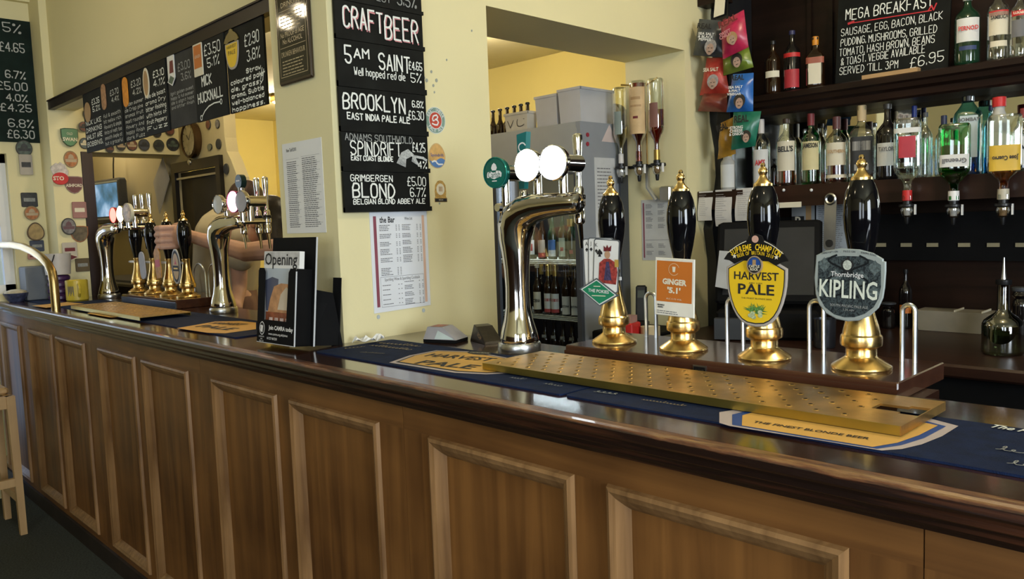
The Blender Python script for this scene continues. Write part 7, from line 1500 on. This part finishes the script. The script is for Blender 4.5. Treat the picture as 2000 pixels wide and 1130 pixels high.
# second person bending behind the second font
pb_ = empty('person', 'person in a cream shirt bending over behind the second chrome font', 'person')
bd = MB(); s0 = at_y(445, 466, 1.88); hips = Vector((-4.13, 1.88, 1.14)); hd_ = at_y(478, 398, 1.93)
capsule(bd, hips, s0, .13, .12); bd.ball(hd_, .080, .088, .105); bd.ball(hd_ + Vector((.03, -.05, -.05)), .055, .055, .05); capsule(bd, hd_ + Vector((0, .02, -.07)), s0 + Vector((0, .0, .05)), .05, .06)
capsule(bd, hips + Vector((-.09, 0, -.05)), Vector((-4.08, 1.93, .60)), .10, .075); capsule(bd, Vector((-4.08, 1.93, .60)), Vector((-4.08, 1.96, .08)), .07, .05); capsule(bd, hips + Vector((.09, 0, -.05)), Vector((-3.90, 1.93, .60)), .10, .075); capsule(bd, Vector((-3.90, 1.93, .60)), Vector((-3.90, 1.96, .08)), .07, .05)
capsule(bd, (-4.08, 1.95, .05), (-4.06, 1.85, .04), .045, .04); capsule(bd, (-3.90, 1.95, .05), (-3.88, 1.85, .04), .045, .04)
a1 = s0 + Vector((.16, -.02, -.02)); a2 = at_y(468, 560, 1.86); a3 = at_y(462, 600, 1.80)
capsule(bd, a1, a2, .05, .04); capsule(bd, a2, a3, .038, .030); bd.ball(a3, .04, .03, .035)
b1_ = s0 + Vector((-.15, .02, -.03)); capsule(bd, b1_, b1_ + Vector((.02, .02, -.24)), .05, .04); capsule(bd, b1_ + Vector((.02, .02, -.24)), b1_ + Vector((.12, -.02, -.34)), .04, .03)
flesh(bd, 'body', SKIN, pb_, .010)
sh_ = MB(); capsule(sh_, hips + Vector((0, 0, .08)), s0, .175, .175); capsule(sh_, s0 + Vector((-.13, 0, -.0)), s0 + Vector((.15, 0, .0)), .10, .10); capsule(sh_, s0 + Vector((-.13, 0, 0)), s0 + Vector((-.15, .01, -.12)), .085, .075); capsule(sh_, s0 + Vector((.14, -.01, 0)), s0 + Vector((.18, -.02, -.10)), .085, .072); flesh(sh_, 'cream_shirt', mat('cream_cloth', (.52, .45, .30), .8, var=.08), pb_, .012, 8)
tr = MB(); capsule(tr, hips + Vector((0, 0, .0)), hips + Vector((0, 0, -.10)), .158, .165); capsule(tr, hips + Vector((-.09, 0, -.08)), (-4.08, 1.93, .12), .115, .075); capsule(tr, hips + Vector((.09, 0, -.08)), (-3.90, 1.93, .12), .115, .075); flesh(tr, 'trousers', mat('pinkish_brown_cloth', (.22, .125, .095), .8), pb_, .012)
hr = MB(); hr.ball(hd_ + Vector((0, .01, .025)), .092, .100, .105); hr.ball(hd_ + Vector((-.02, .02, -.04)), .080, .085, .07); flesh(hr, 'hair', mat('brown_hair', (.035, .018, .016), .45, var=.4, scale=80), pb_, .010, 4)
# ================================================================== lamps of the place, plus two added ones
def bulb_light(loc, power, col, rad=.05):
    l = bpy.data.lights.new('bulb', 'POINT'); l.energy = power; l.color = col; l.shadow_soft_size = rad
    o = bpy.data.objects.new('bulb_light', l); COL.objects.link(o); o.location = loc; return o
WARM = (1.0, .86, .62)
# two-bulb pendant in the customers' side, mirrored in the plaque
dz_ = empty('pendant_lamp', 'two-bulb brass pendant lamp over the customer side of the bar', 'lamp', loc=(-3.55, .49, 0))
mb = MB(); mb.tube([(0, 0, 2.72), (0, 0, 3.0)], .012, 8); mb.tube([(-.086, -.003, 2.51), (-.07, .0, 2.66), (0, 0, 2.74), (.03, -.02, 2.68), (.035, -.027, 2.55)], .010, 8); mb.build('lamp_arms', BRASS, dz_)
for q in ((-.086, -.003, 2.491), (.035, -.027, 2.531)): mb = MB(); mb.ball(q, .028); mb.build('bulb', lamp('bulb_glow', (1.0, .82, .55), 60), dz_)
def downlight(x, y, z, power, label, col=WARM):
    e = empty('ceiling_lamp', label, 'lamp', 'ceiling lamps', loc=(x, y, z)); MB().lathe([(.09, 0), (.10, -.02), (.10, -.05), (.085, -.055)], 24).build('lamp_rim', BRASS, e); MB().lathe([(.084, -.056), (.05, -.075), (.001, -.08)], 20, caps=False).build('lamp_glass', lamp('ceiling_glow', (1.0, .84, .6), 12), e)
    bulb_light((x, y, z - .14), power, col, .07)
downlight(-3.3, 2.9, 2.515, 11, 'round ceiling lamp of the room behind the bar'); downlight(-5.7, 3.15, 2.515, 26, 'round ceiling lamp at the far end of the room behind the bar')
downlight(.2, .2, 3.0, 7, 'round ceiling lamp over the near customer side'); downlight(-1.9, -.8, 3.0, 7, 'round ceiling lamp in the middle of the customer side')
downlight(-6.0, 1.75, 2.515, 5, 'unseen lamp added to brighten the alcove with the television'); downlight(-3.9, 1.72, 2.515, 7, 'unseen lamp added to light the bartender at the far hand pumps')  # both unseen, added to brighten the alcove and the people behind the bar
downlight(-.6, 2.4, 3.0, 20, 'round ceiling lamp over the bartenders aisle')
fl = bpy.data.lights.new('fridge_light', 'AREA'); fl.shape = 'RECTANGLE'; fl.size = .42; fl.size_y = .02; fl.energy = 4.0; fl.color = (.85, .95, 1.0)
fo = bpy.data.objects.new('fridge_light', fl); COL.objects.link(fo); fo.location = (-2.66, FY0 + .05, zh - .045); fo.rotation_euler = (.25, 0, 0)
